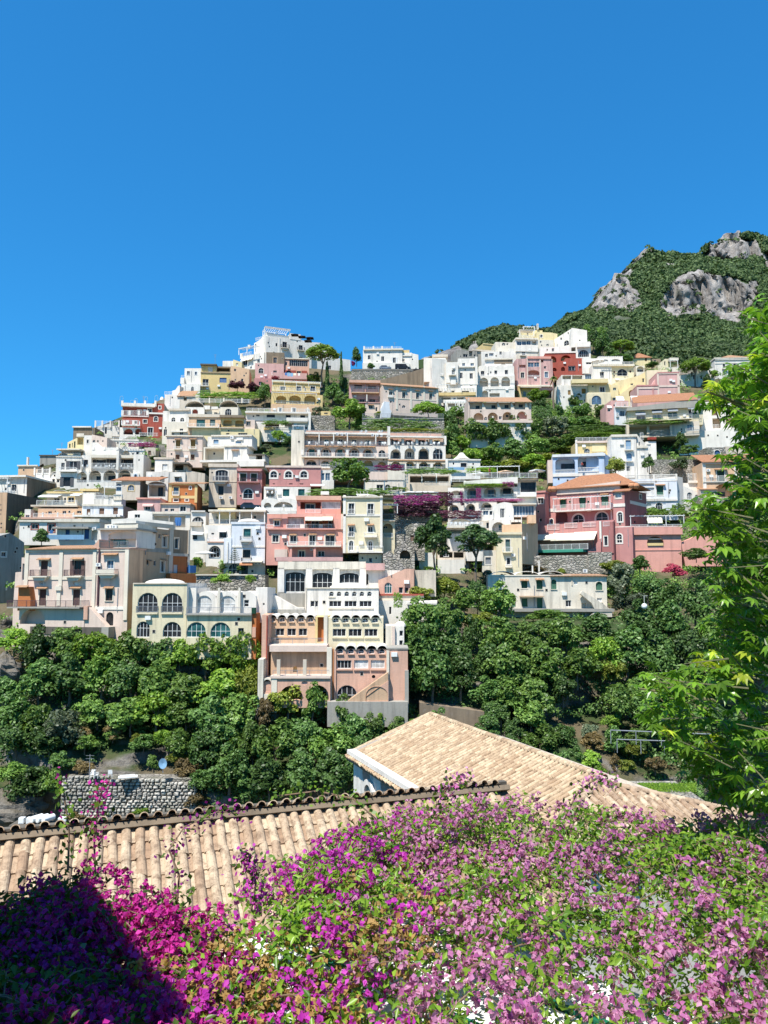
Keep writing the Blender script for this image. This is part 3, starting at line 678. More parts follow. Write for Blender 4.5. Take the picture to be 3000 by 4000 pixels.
# ---------------------------------------------------------------- top centre
b = Bld('large white hotel crowning the skyline with white rooftop pergola', 262, 22, 'hotel')
V(1000, 1250)
b.w(105, 180, 600, 430, 'W', 'w 212 250 230 284 fr=dark; w 286 236 334 300 dr fr=grey; b 268 270 355 312 p=1 bz rc=dark; w 462 272 504 328 dr fr=grey; b 446 300 520 338 p=1 rc=dark; w 462 398 505 420; c 245 190 258 420 p=.15 col=W nm=downpipe', dep=14, ext=3, top=('poly', [(600, 240), (480, 215), (250, 182), (105, 172)]))
b.w(600, 240, 1020, 470, 'W', 'w 780 492 812 535', o=-2, dep=9, ext=3, top=('poly', [(1020, 430), (860, 410), (700, 245), (600, 240)]))
b.w(105, 130, 490, 190, 'W', '', o=-1, dep=8, top=('slope', 130, 200))
b.e('p 100 92 370 172 p=-1 t=.12 cv=white; p 110 92 360 165 p=-5 t=.12; c 368 150 480 215 p=.1 q=5 col=W nm=terrace')
V(500, 1200)
b.face(-30, 262, 1480, 600)
b.w(1360, 360, 1482, 640, 'W', 'r 1380 320 1480 350', dep=9, ext=3, top=('slope', 390, 315))
b.w(1225, 510, 1470, 660, 'W', 'w 1240 575 1290 625 dr; a 1395 565 1420 600; k 1232 555 1290 590 p=1; k 1295 540 1355 575 p=1; r 1235 485 1340 520', o=2.5, dep=8, ext=3)
b.e('p 1250 455 1425 520 p=2.5 t=.1; c 1215 500 1232 560 p=.2 q=.4 col=W nm=pier; c 1298 408 1318 440 p=.2 q=.4 col=W nm=pier', o=2.3)
V(1000, 1250)
b = Bld('dusty pink house with brown attic and arched window below the white hotel', 243, 6)
b.w(-10, 470, 300, 640, 'PK', 'a 28 518 80 575 tr=PP; w 186 545 225 592 dr fr=white; b 170 575 240 605 p=.8', dep=9).w(110, 350, 305, 490, 'BW', 'w 186 402 226 465 tr=TA', o=-.8, dep=7, wear=.8)
b.w(300, 420, 575, 545, 'SA', 'w 312 452 338 490; w 360 432 560 500 n=9 x; c 300 412 580 424 p=.3 col=WC', o=-1.5, dep=7).w(300, 545, 552, 650, 'RE', 'a 320 545 385 600 fr=navy; w 440 552 485 600 tr=PE', o=-.6, dep=6).e('b 180 585 550 650 p=1.5 col=PK solid=PK', o=-.3).w(-20, 630, 180, 720, 'RO', 'w 30 665 65 705', o=1.6, dep=5, ext=3)
b = Bld('yellow house with white terrace frames and three arched loggias', 228, 10)
b.w(175, 680, 690, 800, 'OC', 'w 262 718 315 775 dr tr=W; w 437 715 487 772 dr tr=W; w 588 715 640 768 dr tr=W; c 170 668 695 684 p=.3 col=CR; c 175 770 690 782 p=.5 col=YE', dep=8)
b.w(168, 800, 720, 915, 'OC', 'A 218 818 325 905 d=2 f=.6; A 360 815 483 905 d=2 f=.6; A 522 815 645 905 d=2 f=.6; r 218 878 630 905', o=1.6, dep=9)
b.w(165, 915, 690, 1010, 'PE', 'w 250 948 278 990 dr tr=W fr=sky; w 385 952 428 995 dr tr=W fr=sky; w 545 965 575 995 dr tr=W', o=2., dep=9)
b.e('p 175 685 690 735 p=2.2 t=.05; r 175 745 690 780 p=1.5', o=0)
b.e('p 170 800 650 820 p=1 t=.05', o=1.6)
b = Bld('white two-storey terrace house in front of the yellow loggia house', 212, 4)
b.w(-110, 1010, 590, 1090, 'W', 'w 0 1018 40 1042; w 115 1020 205 1052 fr=dark; w 322 1025 375 1062 fr=dark; w 478 1028 530 1078 fr=dark', dep=6, ext=0)
b.e('r -100 955 580 1000; c -115 996 595 1012 p=.8 q=1 col=W; c* 16 945 1000 240 385 560 p=.1 q=.2 col=W nm=post', o=.6)
b.w(-110, 1100, 570, 1200, 'W', 'L 100 1115 250 1165 d=2 bk=DG; L 310 1115 400 1165 d=2; w 530 1150 555 1180', o=1, dep=7, ext=3).e('c 85 1160 205 1185 p=.3 col=OC; r 90 1150 390 1180; c 565 1010 592 1230 p=.8 q=.2 col=W nm=pier; b 330 1065 560 1105 p=1.2 solid=W col=W', o=1.1)
b = Bld('long white villa on the road at the top centre of the skyline', 262, -2)
b.w(1155, 325, 1580, 470, 'W', 'w 1208 380 1238 425 fr=white; w 1352 392 1385 445 dr; w 1478 405 1510 465 dr osh=white; w 1578 422 1605 448', dep=11)
b.w(1150, 462, 1660, 545, 'W', 'w 1355 490 1375 510; w 1430 500 1445 520', o=1, dep=10, ext=1).slab(1160, 312, 1590, 328, 'WC', over=.5, dep=11)
b.e('r 1165 290 1570 315; c* 18 283 318 1168 1268 1362 1468 p=.1 q=.3 col=W nm=post; c 1575 335 1655 362 p=.2 q=.4 col=gold nm=parapet' if 0 else 'r 1165 290 1570 315; c* 18 283 318 1168 1268 1362 1468 p=.1 q=.3 col=W nm=post', o=.2)
V(1500, 1250)
b.w(190, 360, 375, 545, 'W', 'w 195 422 222 448; ', o=-.6, dep=9, top=('poly', [(370, 375), (280, 355), (190, 350)]))
b.e('c 190 325 275 362 p=.1 q=1 col=OC nm=parapet; c 195 355 300 390 p=.2 q=.3 col=W', o=-.5)
# retaining walls under the road
V(1000, 1250)
Bld('grey rubble stone retaining wall carrying the road with parked cars', 250, 0, 'retaining_wall', 'wall').w(1030, 543, 1700, 700, 'GR', '', dep=4, ext=3, stonewall=True, nm='masonry').e('c 1030 536 1700 545 p=.15 q=.5 col=GR nm=coping')
V(1500, 1250)
Bld('tall sloping brown plaster retaining wall above the long pale palazzo', 244, 0, 'retaining_wall', 'wall').w(-60, 640, 500, 720, 'BW', '', dep=4, ext=4, wear=.9, top=('poly', [(500, 545), (430, 520), (210, 585), (-60, 655)]), nm='masonry')
# ---------------------------------------------------------------- centre, upper
V(1000, 1250)
b = Bld('salmon pink house with two storeys of dark balconies above the garden', 226, 4)
b.w(1010, 690, 1345, 800, 'PK', 'w 1062 700 1148 740 sh=plum; w 1210 708 1295 745 sh=plum; c 1175 690 1185 780 p=.6 col=PK', dep=8).slab(1005, 662, 1340, 690, 'SA', o=0, over=1.4, dep=8)
b.e('b 1030 735 1325 800 p=1.5 col=PE rc=grey', o=.1)
b.w(1010, 805, 1345, 890, 'PK', 'w 1115 850 1175 895; w 1220 852 1290 895', o=-.2, dep=7).e('b 1090 870 1340 905 p=1.2 col=PK rc=dark', o=0)
b.w(1180, 890, 1355, 1010, 'PP', 'w 1218 925 1262 955 hd; a 1290 940 1312 985', o=1., dep=8, ext=4).e('c 1190 815 1200 890 p=1.3 q=-1 col=W nm=post', o=.1)
b = Bld('long pale pink palazzo with scrolled window crowns and white pilasters', 224, 14, 'palazzo', 'palazzo')
V(1500, 1250)
b.w(-10, 720, 580, 965, 'PP', 'w 55 772 88 815 tr=WC; w 196 778 230 852 tr=WC; w 346 785 378 860 tr=WC; w 488 792 520 862 tr=WC; a 55 870 90 900; a 195 920 232 950; c* 20 715 965 138 290 432 575 p=.15 col=WC nm=pilaster; c -10 850 580 860 p=.08 col=WC; h 45 742 98 768; h 185 748 240 774; h 335 755 388 782; h 478 762 530 788; c 45 812 98 840 p=.4 col=W nm=window_box', dep=10, ext=2)
b.gable_roof(-15, 700, 590, 722, over=.6, dep=10, key='terr2')
V(1000, 1250)
b.w(1372, 705, 1475, 960, 'PP', 'w 1436 772 1472 812 tr=WC; c 1424 812 1474 838 p=.4 col=W nm=window_box; o 1445 872 1468 897', o=.1, dep=10, top=('slope', 702, 704)).w(1355, 880, 1450, 1000, 'LB', '', o=2.2, dep=2., top=('poly', [(1465, 985), (1445, 960), (1440, 885), (1385, 880), (1360, 945)]))
V(1500, 1250)
b = Bld('white stepped hotel block with many small balconies at upper centre', 232, -3, 'hotel')
b.w(530, 560, 1000, 730, 'W', 'w 588 552 622 605 dr fr=white; w 592 668 626 698; w 730 668 762 705; w 820 700 845 712; w 930 702 955 712; r 580 590 625 608 p=.6', dep=11, ext=3)
b.w(430, 410, 670, 615, 'W', 'w 540 425 635 485 n=4 gl=teal; w 588 555 620 605 dr; b 570 585 640 612 p=.9', o=.6, dep=11)
b.w(668, 455, 800, 625, 'W', 'w 732 540 766 600 dr; b 700 570 775 605 p=1', o=1.5, dep=11)
b.w(800, 415, 1000, 640, 'W', 'w 845 465 876 502 gl=cool; w 934 465 972 508 gl=cool; w 818 570 850 630 dr; w 925 574 960 634 dr; c 800 500 1000 515 p=.5 col=W', o=.2, dep=11).slab(520, 375, 690, 400, 'BG', o=-2, dep=6).e('c 985 400 1010 700 p=.4 q=.2 col=W nm=pier; c 720 625 775 700 p=.7 col=W nm=niche', o=1.2)
b.w(590, 735, 985, 870, 'W', 'w 590 766 625 782; w 728 762 762 790; w 840 766 920 790; L 620 835 720 868 d=1.4; w 745 838 775 866 gl=cool; L 790 835 860 868 d=1.4', o=3, dep=6)
b.e('p 560 715 700 760 p=1.5 t=.08; p 830 715 980 770 p=1.5 t=.08; c 590 790 990 822 p=1 col=OC nm=trellis; c 640 870 880 905 p=1.2 q=.5 col=W nm=parapet', o=3)
b.w(660, 875, 910, 960, 'W', 'L 690 900 790 938 d=1.5; w 820 905 840 935', o=4.4, dep=5, ext=1).e('p 660 905 880 945 p=2 t=.08', o=4.4)
b.face(-70, 236, 430, 560); b.w(428, 425, 520, 700, 'W', 'w 452 545 480 580', dep=5, ext=2, top=('slope', 440, 410))
Bld('rough grey house with dark windows behind the white stepped hotel', 258, 12).w(785, 330, 1005, 430, 'GR', 'w 855 368 905 400; w 970 372 990 395; L 918 335 955 390 d=1', dep=7, wear=1., ext=4).w(955, 335, 1180, 430, 'GR', 'L 1050 350 1120 395 d=2; c 950 325 1185 340 p=.4 col=BG', o=-.5, dep=7, wear=.8, ext=4)
b = Bld('white house with three deep arches and curly roofline at upper centre', 234, -2)
b.w(1000, 600, 1412, 722, 'W', 'A 1032 622 1125 720 d=2.4; A 1150 617 1242 718 d=2.4; A 1268 612 1362 716 d=2.4; o 1060 645 1092 662 i=2.35 fr=dark', dep=9)
b.w(1020, 490, 1405, 605, 'W', 'w 1046 550 1084 600 dr fr=grey; w 1192 545 1222 582 tr=W fr=grey; w 1305 540 1338 585 tr=W fr=grey; o 1146 552 1162 580', o=-.8, dep=8, top=('scallop', 4, .5))
b.w(990, 722, 1410, 840, 'W', 'A 1060 760 1125 835 d=1.5; L 1140 790 1250 830 d=1.5; r 1000 585 1410 605', o=1.2, dep=9, ext=2).e('c 1095 740 1400 750 p=.1 col=W', o=1.2)
b.w(1090, 425, 1390, 500, 'W', 'w 1095 445 1185 472 sh=white; w 1265 450 1310 480 tr=W; c 1190 430 1388 472 p=.06 col=BW; c 1085 415 1395 430 p=.4 col=WC', o=-3, dep=6)
b = Bld('long peach-white palazzo with tiled eaves and four shell arches', 207, 1, 'palazzo', 'palazzo')
b.w(930, 965, 1590, 1095, 'PP', 'A 966 1002 1076 1088 d=1.2 bk=PE; A 1120 998 1230 1086 d=1.2 bk=PE; A 1280 992 1392 1082 d=1.2 bk=PE; A 1437 986 1546 1068 d=1.2 bk=CO; a 1082 1045 1115 1082; w 1240 1038 1272 1075; o 1314 1025 1342 1052 i=1.15 fr=dark; c 1170 1035 1184 1074 p=-.3 q=.6 col=W nm=statue', dep=9, ext=0)
b.w(925, 890, 1590, 968, 'WC', 'w 990 925 1034 962 fr=teal; w 1160 920 1206 956 fr=teal; w 1302 916 1346 952 fr=teal; w 1454 910 1500 946 fr=teal', o=-1.6, dep=8)
b.w(910, 840, 925, 1100, 'PP', o=.1, dep=9)
b.gable_roof(908, 835, 1595, 885, o=0, over=.5, dep=7, key='terr2')
for xx in (1060, 1225, 1370, 1525): b.w(xx, 885, xx + 40, 965, 'WC', o=-.1, dep=1.5, top=('poly', [(xx + 40, 962), (xx + 5, 880), (xx, 880)]))
b.w(930, 1110, 1590, 1225, 'W', 'w 993 1140 1026 1185; w 1160 1130 1195 1175; w 1315 1130 1345 1170', o=.6, dep=9, ext=4).e('c 920 1085 1600 1112 p=.5 q=.3 col=PP nm=parapet', o=.6)
# ---------------------------------------------------------------- upper right
V(2000, 1250)
b = Bld('cream villa with glazed veranda and roof terrace on the upper right skyline', 262, 4, 'villa')
b.w(50, 290, 280, 420, 'WC', 'w 108 330 145 385 dr; b 85 365 150 392 p=.8; a 222 292 248 328', dep=9, ext=2)
b.w(40, 215, 280, 295, 'W', 'w 55 230 102 272 gl=cool n=2; w 108 228 152 270 gl=cool n=2; w 158 225 200 268 gl=cool n=2; L 215 230 262 270 d=1.2', o=.3, dep=9).slab(35, 198, 275, 216, 'WC', o=.3, over=.7, dep=9)
b.e('p 60 140 210 200 p=3 cv=WC t=.1' if 0 else 'p 60 145 210 200 p=3.2 cv=cream t=.1', o=-2)
b.w(-180, 240, 45, 300, 'WC', 'a -110 245 -70 275; w -60 250 -40 270', o=-.6, dep=7, ext=5).w(-40, 310, 50, 470, 'W', 'w 0 342 10 372', o=-.3, dep=7, ext=5)
b.w(110, 110, 330, 180, 'YE', 'w 160 128 180 150', o=-7, dep=5).e('p 110 95 230 140 p=2 t=.1; c 270 40 285 100 p=.2 q=.6 col=W nm=chimney; r 60 185 220 205 p=2', o=-6)
Bld('yellow ochre block house on the skyline above the white hotels', 272, 18).w(-310, 265, -120, 360, 'OC', '', dep=8, ext=6, side='BW').e('c -315 262 -118 270 p=.2 col=YE')
Bld('white house with blue window left of the cream skyline villa', 258, 0).w(-330, 340, 20, 480, 'W', 'w -246 358 -198 388 n=3 gl=cool; w -135 340 -110 375; w -290 365 -260 400', dep=8, ext=4)
b = Bld('pale yellow stepped house below the skyline chimney', 266, 8)
b.w(270, 150, 490, 290, 'YE', 'w 306 160 330 188 tr=W; w 370 262 400 278', dep=8, ext=6, top=('poly', [(490, 150), (420, 135), (270, 130)])).w(280, 215, 450, 300, 'WC', 'a 300 225 320 245; a 370 258 400 278', o=1.5, dep=4)
b = Bld('tall white angular house with fan-shaped arched window at upper right', 252, -8)
b.w(690, 240, 850, 420, 'W', 'a 712 320 832 400 n=6; b 700 245 838 300 p=1 col=W solid=W; L 705 240 815 280 d=1.5', dep=9, ext=2)
b.w(640, 110, 810, 245, 'W', '', o=-1, dep=7, top=('poly', [(810, 112), (655, 85), (640, 90)]))
b.w(300, 290, 640, 360, 'W', 'w 430 305 455 340', o=1, dep=8, ext=3)
b.face(-42, 262, 640, 300); b.w(410, 240, 660, 330, 'W', 'a 560 220 615 275; w 520 190 538 215; w 600 130 612 155; w 440 250 460 270', dep=6, top=('poly', [(655, 85), (410, 240)]))
b = Bld('brick red house with two arched loggias at upper right', 243, -4)
b.w(430, 420, 770, 590, 'RE', 'w 612 500 680 545 tr=plum; A 432 515 482 552 d=1; A 530 505 572 550 d=1', dep=8, ext=2, top=('poly', [(770, 412), (575, 412), (570, 440), (430, 465)]))
b.w(360, 350, 690, 480, 'RE', 'A 390 390 480 460 d=2 bk=OC; A 525 378 640 440 d=2 bk=OC; c 355 342 700 358 p=.2 col=W', o=-1.5, dep=8).e('a 524 436 546 460 fr=dark', o=-3.4)
b = Bld('faded pink palazzo with peeling plaster and light blue windows', 240, 2, 'palazzo', 'palazzo')
b.w(50, 420, 440, 725, 'PK', 'L 78 484 148 515 d=1; w 95 566 133 625 tr=WC; w 172 458 236 508 n=2 gl=cool; w 240 458 295 505 n=2 gl=cool; A 168 540 298 605 d=1.6 f=.5 bk=CO; w 352 560 390 620 tr=W gl=cool; w 345 498 370 526; w 360 668 388 690; w 190 696 215 706; L 310 430 340 458 d=1; c 160 400 172 700 p=.15 col=PP nm=pilaster; c 298 400 312 700 p=.15 col=PP nm=pilaster', dep=10, ext=1, wear=1.)
b.slab(165, 395, 420, 420, 'CO', over=.3, dep=9).e('c 60 705 430 722 p=.6 q=.2 col=WC; r 168 598 300 612 p=.2')
b.w(70, 725, 300, 830, 'OC', 'w 120 770 150 820 gl=cool; a 185 760 218 820', o=1.5, dep=7, ext=3).e('k 78 725 300 745 p=2 col=WC', o=1.5)
b = Bld('white ruinous terrace with canvas awnings beside the palm tree', 232, 0)
b.w(535, 595, 890, 705, 'W', 'L 545 600 640 640 d=1.5 bk=BG; L 650 598 760 640 d=1.5 bk=BG; w 790 582 858 655 n=3 gl=cool', dep=7, ext=2, wear=1.)
b.w(490, 705, 830, 960, 'W', 'w 604 758 634 808 sh=gold; w 752 742 798 796 sh=gold; w 780 855 800 880', o=1.5, dep=8, ext=2).e('c 640 660 760 690 p=1 col=CR nm=terrace; r 760 640 1020 660', o=1.4)
b = Bld('cream yellow house with large blue arched window at right', 229, -3)
b.w(810, 790, 1070, 1000, 'CR', 'a 860 815 965 912 fr=sky gl=cool n=2; w 955 930 975 965', o=1., dep=9, ext=2)
b.w(825, 690, 1065, 795, 'YE', 'w 950 722 1002 778 tr=W; c 815 785 1075 797 p=.3 col=CR', dep=8)
b.w(1065, 700, 1150, 850, 'YE', 'w 1092 730 1126 760 gl=teal; w 1085 838 1120 872 fr=sky', o=.4, dep=7, ext=2).e('c 640 648 1030 690 p=1.2 q=1 col=YE nm=terrace', o=.2)
b = Bld('white and cream villa with round end pavilion and roof terrace', 238, 0, 'villa')
b.w(1075, 495, 1315, 640, 'CR', 'a 1135 525 1248 602 n=2 tr=WC; o 1094 548 1114 574 fr=RE; o 1266 542 1290 570 fr=RE; w 1172 650 1214 695; k 1115 640 1155 660 p=.8 col=cream', dep=9, ext=0)
b.w(870, 500, 1078, 650, 'W', 'w 950 560 995 625 dr tr=W; r 890 610 1030 645 p=.8', o=.4, dep=9)
b.w(1080, 630, 1315, 710, 'WC', 'w 1172 648 1214 692; k 1112 632 1152 660 p=1 col=cream', o=.8, dep=8, ext=1)
b.slab(870, 480, 1320, 500, 'WC', o=.4, over=.4, dep=9).e('r 880 450 1315 482; p 930 420 1170 470 p=2 t=.1 ', o=.2)
b.w(930, 395, 1190, 445, 'W', 'a 980 425 1040 445; a 1070 422 1170 445', o=-7, dep=5, ext=3).w(760, 415, 930, 480, 'W', 'w 800 455 860 478', o=-4, dep=5, ext=3).dome(860, 428, 1000, 450, o=-3)
b.w(1340, 495, 1430, 600, 'WC', 'A 1348 500 1425 560 d=1 f=.8; w 1352 535 1415 580 i=.95 n=3', o=-.5, dep=6)
b = Bld('yellow sloping stair house descending beside the pink panelled building', 229, -6)
b.w(1090, 690, 1460, 830, 'YE', 'w 1408 630 1428 672; w 1280 684 1310 704; A 1262 755 1330 822 d=1.2 bk=OC; w 1088 735 1125 762 gl=teal', dep=8, ext=2, top=('poly', [(1460, 545), (1370, 600), (1180, 650), (1090, 690)]))
b.w(1150, 700, 1360, 860, 'YE', 'A 1262 755 1330 822 d=1.5 bk=OC', o=1.6, dep=2, top=('poly', [(1360, 690), (1290, 710), (1150, 815)]), ext=2)
V(2400, 1250)
Bld('cream gabled block behind the pink panelled building', 226, -6).w(350, 540, 575, 700, 'CR', '', dep=8, ext=2)
b = Bld('pink building with large blank panels framed in white at right', 216, -4)
b.w(465, 575, 700, 850, 'PK', 'c 470 705 700 725 p=.12 col=PP; c 680 570 705 850 p=.12 col=PP; c 462 565 482 850 p=.12 col=PP; c 462 565 705 586 p=.14 col=PP', dep=9, ext=2, side='PP')
b.w(245, 715, 470, 890, 'PK', 'c 245 735 262 890 p=.12 col=PP; c 245 725 470 745 p=.13 col=PP; c 412 740 424 860 p=.15 col=RO nm=downpipe', o=.1, dep=8, ext=2).slab(243, 702, 470, 716, 'RO', o=.1, over=.2, dep=8).slab(462, 562, 700, 574, 'RO', over=.2, dep=9)
b.w(395, 600, 465, 715, 'PK', o=-2, dep=2, top=('poly', [(465, 585), (440, 640), (405, 700)]))
V(2000, 1250)
b = Bld('small rose and pale blue annex with laundry balcony at right', 213, 2)
b.w(1070, 870, 1260, 1060, 'PK', 'w 1095 910 1115 935; w 1035 958 1065 985; k 1022 925 1072 955 p=.6 col=white', dep=6, ext=2).w(1110, 945, 1250, 1060, 'LB', 'w 1168 980 1215 1040 gl=cool; u 1122 1005 1148 1025; u 1122 1028 1148 1048', o=1.2, dep=5, ext=2).e('b 1110 895 1280 950 p=1 col=W; k 1120 825 1200 880 p=1 col=white; k 1280 820 1355 890 p=1 col=white', o=1.2).w(1015, 930, 1115, 1060, 'PK', 'w 1032 960 1064 990', o=.4, dep=5, ext=2)
V(2400, 1250)
b = Bld('cream villa with orange tiled roof and grey-blue awnings over its terrace', 205, -14, 'villa')
b.w(140, 950, 955, 1110, 'CR', 'w 240 1030 330 1075 fr=dark; w 410 1018 510 1066 gl=teal; w 575 992 680 1045 gl=teal; w 800 965 895 1018; k 225 995 335 1038 p=1.2 col=grey; k 402 972 512 1015 p=1.2 col=grey; k 572 952 682 998 p=1.2 col=grey; k 786 930 900 970 p=1.2 col=grey; o 262 960 292 978 fr=dark; o 440 938 468 962 fr=dark; o 608 922 636 942 fr=dark; o 822 895 850 915 fr=dark', dep=9, ext=1, top=('poly', [(955, 868), (140, 958)]))
b.face(-14, 204.5, 550, 950); b.w(130, 925, 960, 958, 'GR', '', o=.5, dep=9.5, ext=0, top=('poly', [(958, 842), (135, 950)]), nm='cornice')
b.gable_roof(200, 800, 900, 880, o=.2, dep=7, key='terr')
b.e('b 150 1040 830 1100 p=2 col=CR rc=grey; r 830 960 925 1000 p=.5', o=.3)
b.w(130, 1110, 920, 1260, 'BG', 'L 380 1140 600 1250 d=3; L 160 1150 350 1250 d=3; w 785 1130 840 1190 gl=cool', o=.8, dep=7, ext=0).e('r 370 1190 600 1250 rc=grey; r 770 1150 915 1200', o=1.2)
b = Bld('white terraced house with terracotta awnings at far right behind the tree', 206, -12)
b.w(920, 930, 1420, 1190, 'W', 'L 1050 940 1110 1030 d=1.2 bk=SA; L 1060 1060 1150 1170 d=1.5 bk=PE; L 1215 940 1280 1010 d=1.2 bk=SA; L 1200 1060 1290 1130 d=1.5 bk=PE; r 960 1130 1130 1180', dep=9, ext=0, top=('slope', 890, 860))
b.w(700, 1205, 1420, 1330, 'W', '', o=3, dep=4, ext=3, top=('slope', 1215, 1165)).e('w 1290 1180 1330 1200' , o=3)
b.w(1420, 860, 1900, 1190, 'W', 'w 1460 950 1500 1020; w 1560 950 1600 1020', o=-.1, dep=9)
b = Bld('yellow villa with hipped tile roof below the wooded slope', 262, -5, 'villa')
b.w(200, 410, 390, 480, 'YE', 'w 330 410 350 445 sh=wood', dep=9, ext=3).hip(200, 358, 390, 408, dep=9, key='terr').w(385, 420, 500, 480, 'BW', 'w 430 430 450 460', o=-.5, dep=7, ext=3)
Bld('small cream house with white terrace canopy under the wooded slope', 258, 0).w(470, 450, 580, 520, 'CR', 'a 538 445 552 488', dep=6, ext=4, top=('poly', [(580, 420), (545, 420), (470, 480)])).e('c 575 425 670 450 p=2 q=.5 col=WC nm=canopy; p 580 455 660 540 p=2').w(560, 510, 700, 580, 'WC', 'w 600 535 625 560', o=1.2, dep=5, ext=3)
Bld('white shaded house behind the umbrella pine on the right', 250, 0).w(700, 600, 1080, 700, 'W', 'w 708 650 725 700; w 830 560 848 612; w 850 590 870 640; w 1020 540 1040 570; w 930 600 950 640', dep=8, ext=3, top=('slope', 600, 520))
b = Bld('white villa with grey stone bands and balconies at far upper right', 258, -4, 'villa')
b.w(1085, 430, 1480, 640, 'W', 'w 1170 472 1196 515 fr=grey tr=W; w 1284 468 1312 512 fr=grey tr=W; w 1182 552 1212 590 sh=sky; w 1295 548 1320 588 sh=sky; w 1400 480 1425 520 tr=W; b 1160 512 1212 535 p=.7; b 1282 510 1335 532 p=.7; c 1085 455 1480 470 p=.15 col=W; c 1085 415 1480 432 p=.3 col=W', dep=10, ext=2).slab(1075, 405, 1490, 420, 'WC', over=.4, dep=10).hip(1160, 380, 1440, 405, dep=9, key='terr2')
# ---------------------------------------------------------------- middle left
V(500, 1600)
b = Bld('white double barrel-vaulted house with bricked arch window at upper left', 214, 3)
V(500, 1200)
b.w(615, 1080, 825, 1165, 'W', 'A 690 1102 755 1150 d=.6 bk=RE f=.8', dep=8, ext=2).vault(615, 1015, 825, 1085, 1, col='WC', dep=7)
b.w(985, 1080, 1190, 1175, 'WC', 'a 1048 1096 1118 1170 n=3 gl=black', dep=8, ext=2).vault(985, 1008, 1190, 1080, 1, col='WC', dep=7)
b.w(825, 1090, 985, 1160, 'WC', 'w 828 1138 855 1150; w 930 1135 965 1150; c 820 1070 890 1110 p=.8 col=W nm=parapet', o=-.8, dep=6, ext=2).e('c 905 1055 975 1108 p=.8 col=aqua nm=water_tank' if 0 else 'c 905 1080 975 1108 p=.8 col=W nm=parapet')
b.e('r 700 990 1320 1030; c* 14 980 1035 880 1035 1230 p=.1 q=.2 col=WC nm=post', o=-6)
b = Bld('white arched-window house right beside the red hotel', 214, -2)
b.w(375, 1120, 690, 1300, 'W', 'a 468 1190 512 1236; a 562 1192 608 1236', dep=8, ext=3, wear=.6)
V(500, 1600)
b.w(370, 150, 650, 285, 'WC', 'w 386 212 420 285 dr; w 470 250 500 275; w 558 205 595 270; c 470 230 640 245 p=.4 col=W', o=2, dep=6, ext=3, top=('slope', 125, 140)).slab(445, -10, 670, 12, 'BG', o=.1, dep=7)
b = Bld('cream apartment house with teal shuttered doors and long balconies', 205, 3)
b.w(655, 80, 1000, 270, 'PE', 'w 740 108 832 185 fr=teal n=4 gl=teal; w 885 106 942 175 sh=teal; b 652 160 985 205 p=1.4 col=WC; w 905 230 928 245', dep=8, ext=0).slab(650, 52, 1000, 82, 'BG', over=.3, dep=8)
b.w(998, 90, 1255, 210, 'OC', 'A 1028 112 1120 182 d=1.6 f=.35; A 1158 115 1245 185 d=1.6 f=.35; b 1000 165 1250 210 p=1.1 rc=dark col=BG', o=-.2, dep=8, ext=0).slab(995, 66, 1260, 92, 'BW', o=-.2, over=.9, dep=8)
b.w(1255, 110, 1370, 215, 'PP', 'w 1280 130 1318 172 tr=BW; k 1262 180 1345 205 p=.6 col=PP' if 0 else 'w 1280 130 1318 172 tr=BW', o=0, dep=7, ext=1).w(690, 205, 1420, 275, 'YE', 'w 1060 252 1095 270; w 1190 252 1290 280 n=4', o=.5, dep=8, ext=3)
b = Bld('pale pink house with two tall golden shutters and tiled hoods', 190, 5)
b.w(415, 290, 805, 580, 'PP', 'w 516 330 566 426 sh=gold tr=WC hd; w 678 328 728 425 sh=gold tr=WC hd; w 512 486 558 540 sh=wood tr=BG; w 675 484 720 546 sh=wood tr=WC; b 500 405 580 436 p=.8; b 660 405 740 434 p=.8; c 415 434 805 446 p=.06 col=WC', dep=9, ext=1, side='W', wear=.9).slab(405, 278, 812, 292, 'WC', over=.3, dep=9)
b = Bld('white low house with blue shutters behind the pale pink house', 190, -3)
b.w(860, 290, 1340, 400, 'W', 'w 924 324 978 368 sh=sky tr=W; w 1162 340 1222 366 sh=sky tr=W; u 1108 290 1142 318; r 860 370 1080 395', dep=6, ext=0).slab(900, 275, 1340, 290, 'WC', dep=6)
b.w(815, 405, 1040, 560, 'WC', 'L 832 418 1035 556 d=2.6 bk=WC; w 920 462 944 490 i=2.55', o=1.2, dep=7, ext=1)
b.w(1040, 400, 1285, 560, 'W', 'w 1130 450 1188 550 sh=white hd', o=1.4, dep=7, ext=1, wear=.6).slab(1040, 388, 1290, 402, 'WC', o=1.4, over=.3, dep=7)
b.w(1285, 480, 1480, 560, 'W', 'L 1380 490 1450 555 d=2 bk=DG', o=1.4, dep=5, ext=2).slab(1300, 485, 1480, 495, 'DG', o=1.5, over=.6, dep=5)
b.e('c 800 555 1500 580 p=2 q=1 col=W nm=terrace; c 1200 565 1490 630 p=2.4 q=-.8 col=W nm=parapet', o=1.3)
b = Bld('white small house with awning-shaded pergola below the red hotel', 184, 4)
b.w(290, 535, 480, 670, 'W', 'w 370 588 428 655 sh=white tr=W', dep=8, ext=0).slab(280, 516, 490, 536, 'BG', over=.2, dep=8)
b.w(480, 580, 640, 670, 'BG', 'L 500 590 600 655 d=2 bk=DG', o=-.8, dep=6, ext=0).slab(485, 572, 660, 590, 'DG', o=.8, over=.6, dep=5).w(195, 670, 440, 790, 'W', 'A 340 715 395 785 d=1', o=1.2, dep=7, ext=2, wear=.5).w(430, 675, 620, 790, 'W', 'w 505 725 550 770 sh=grey; c 500 718 575 730 p=.8 col=W', o=1., dep=6, ext=2)
b.w(625, 655, 830, 790, 'BG', '', o=.6, dep=6, ext=2, wear=.9, top=('slope', 655, 690))
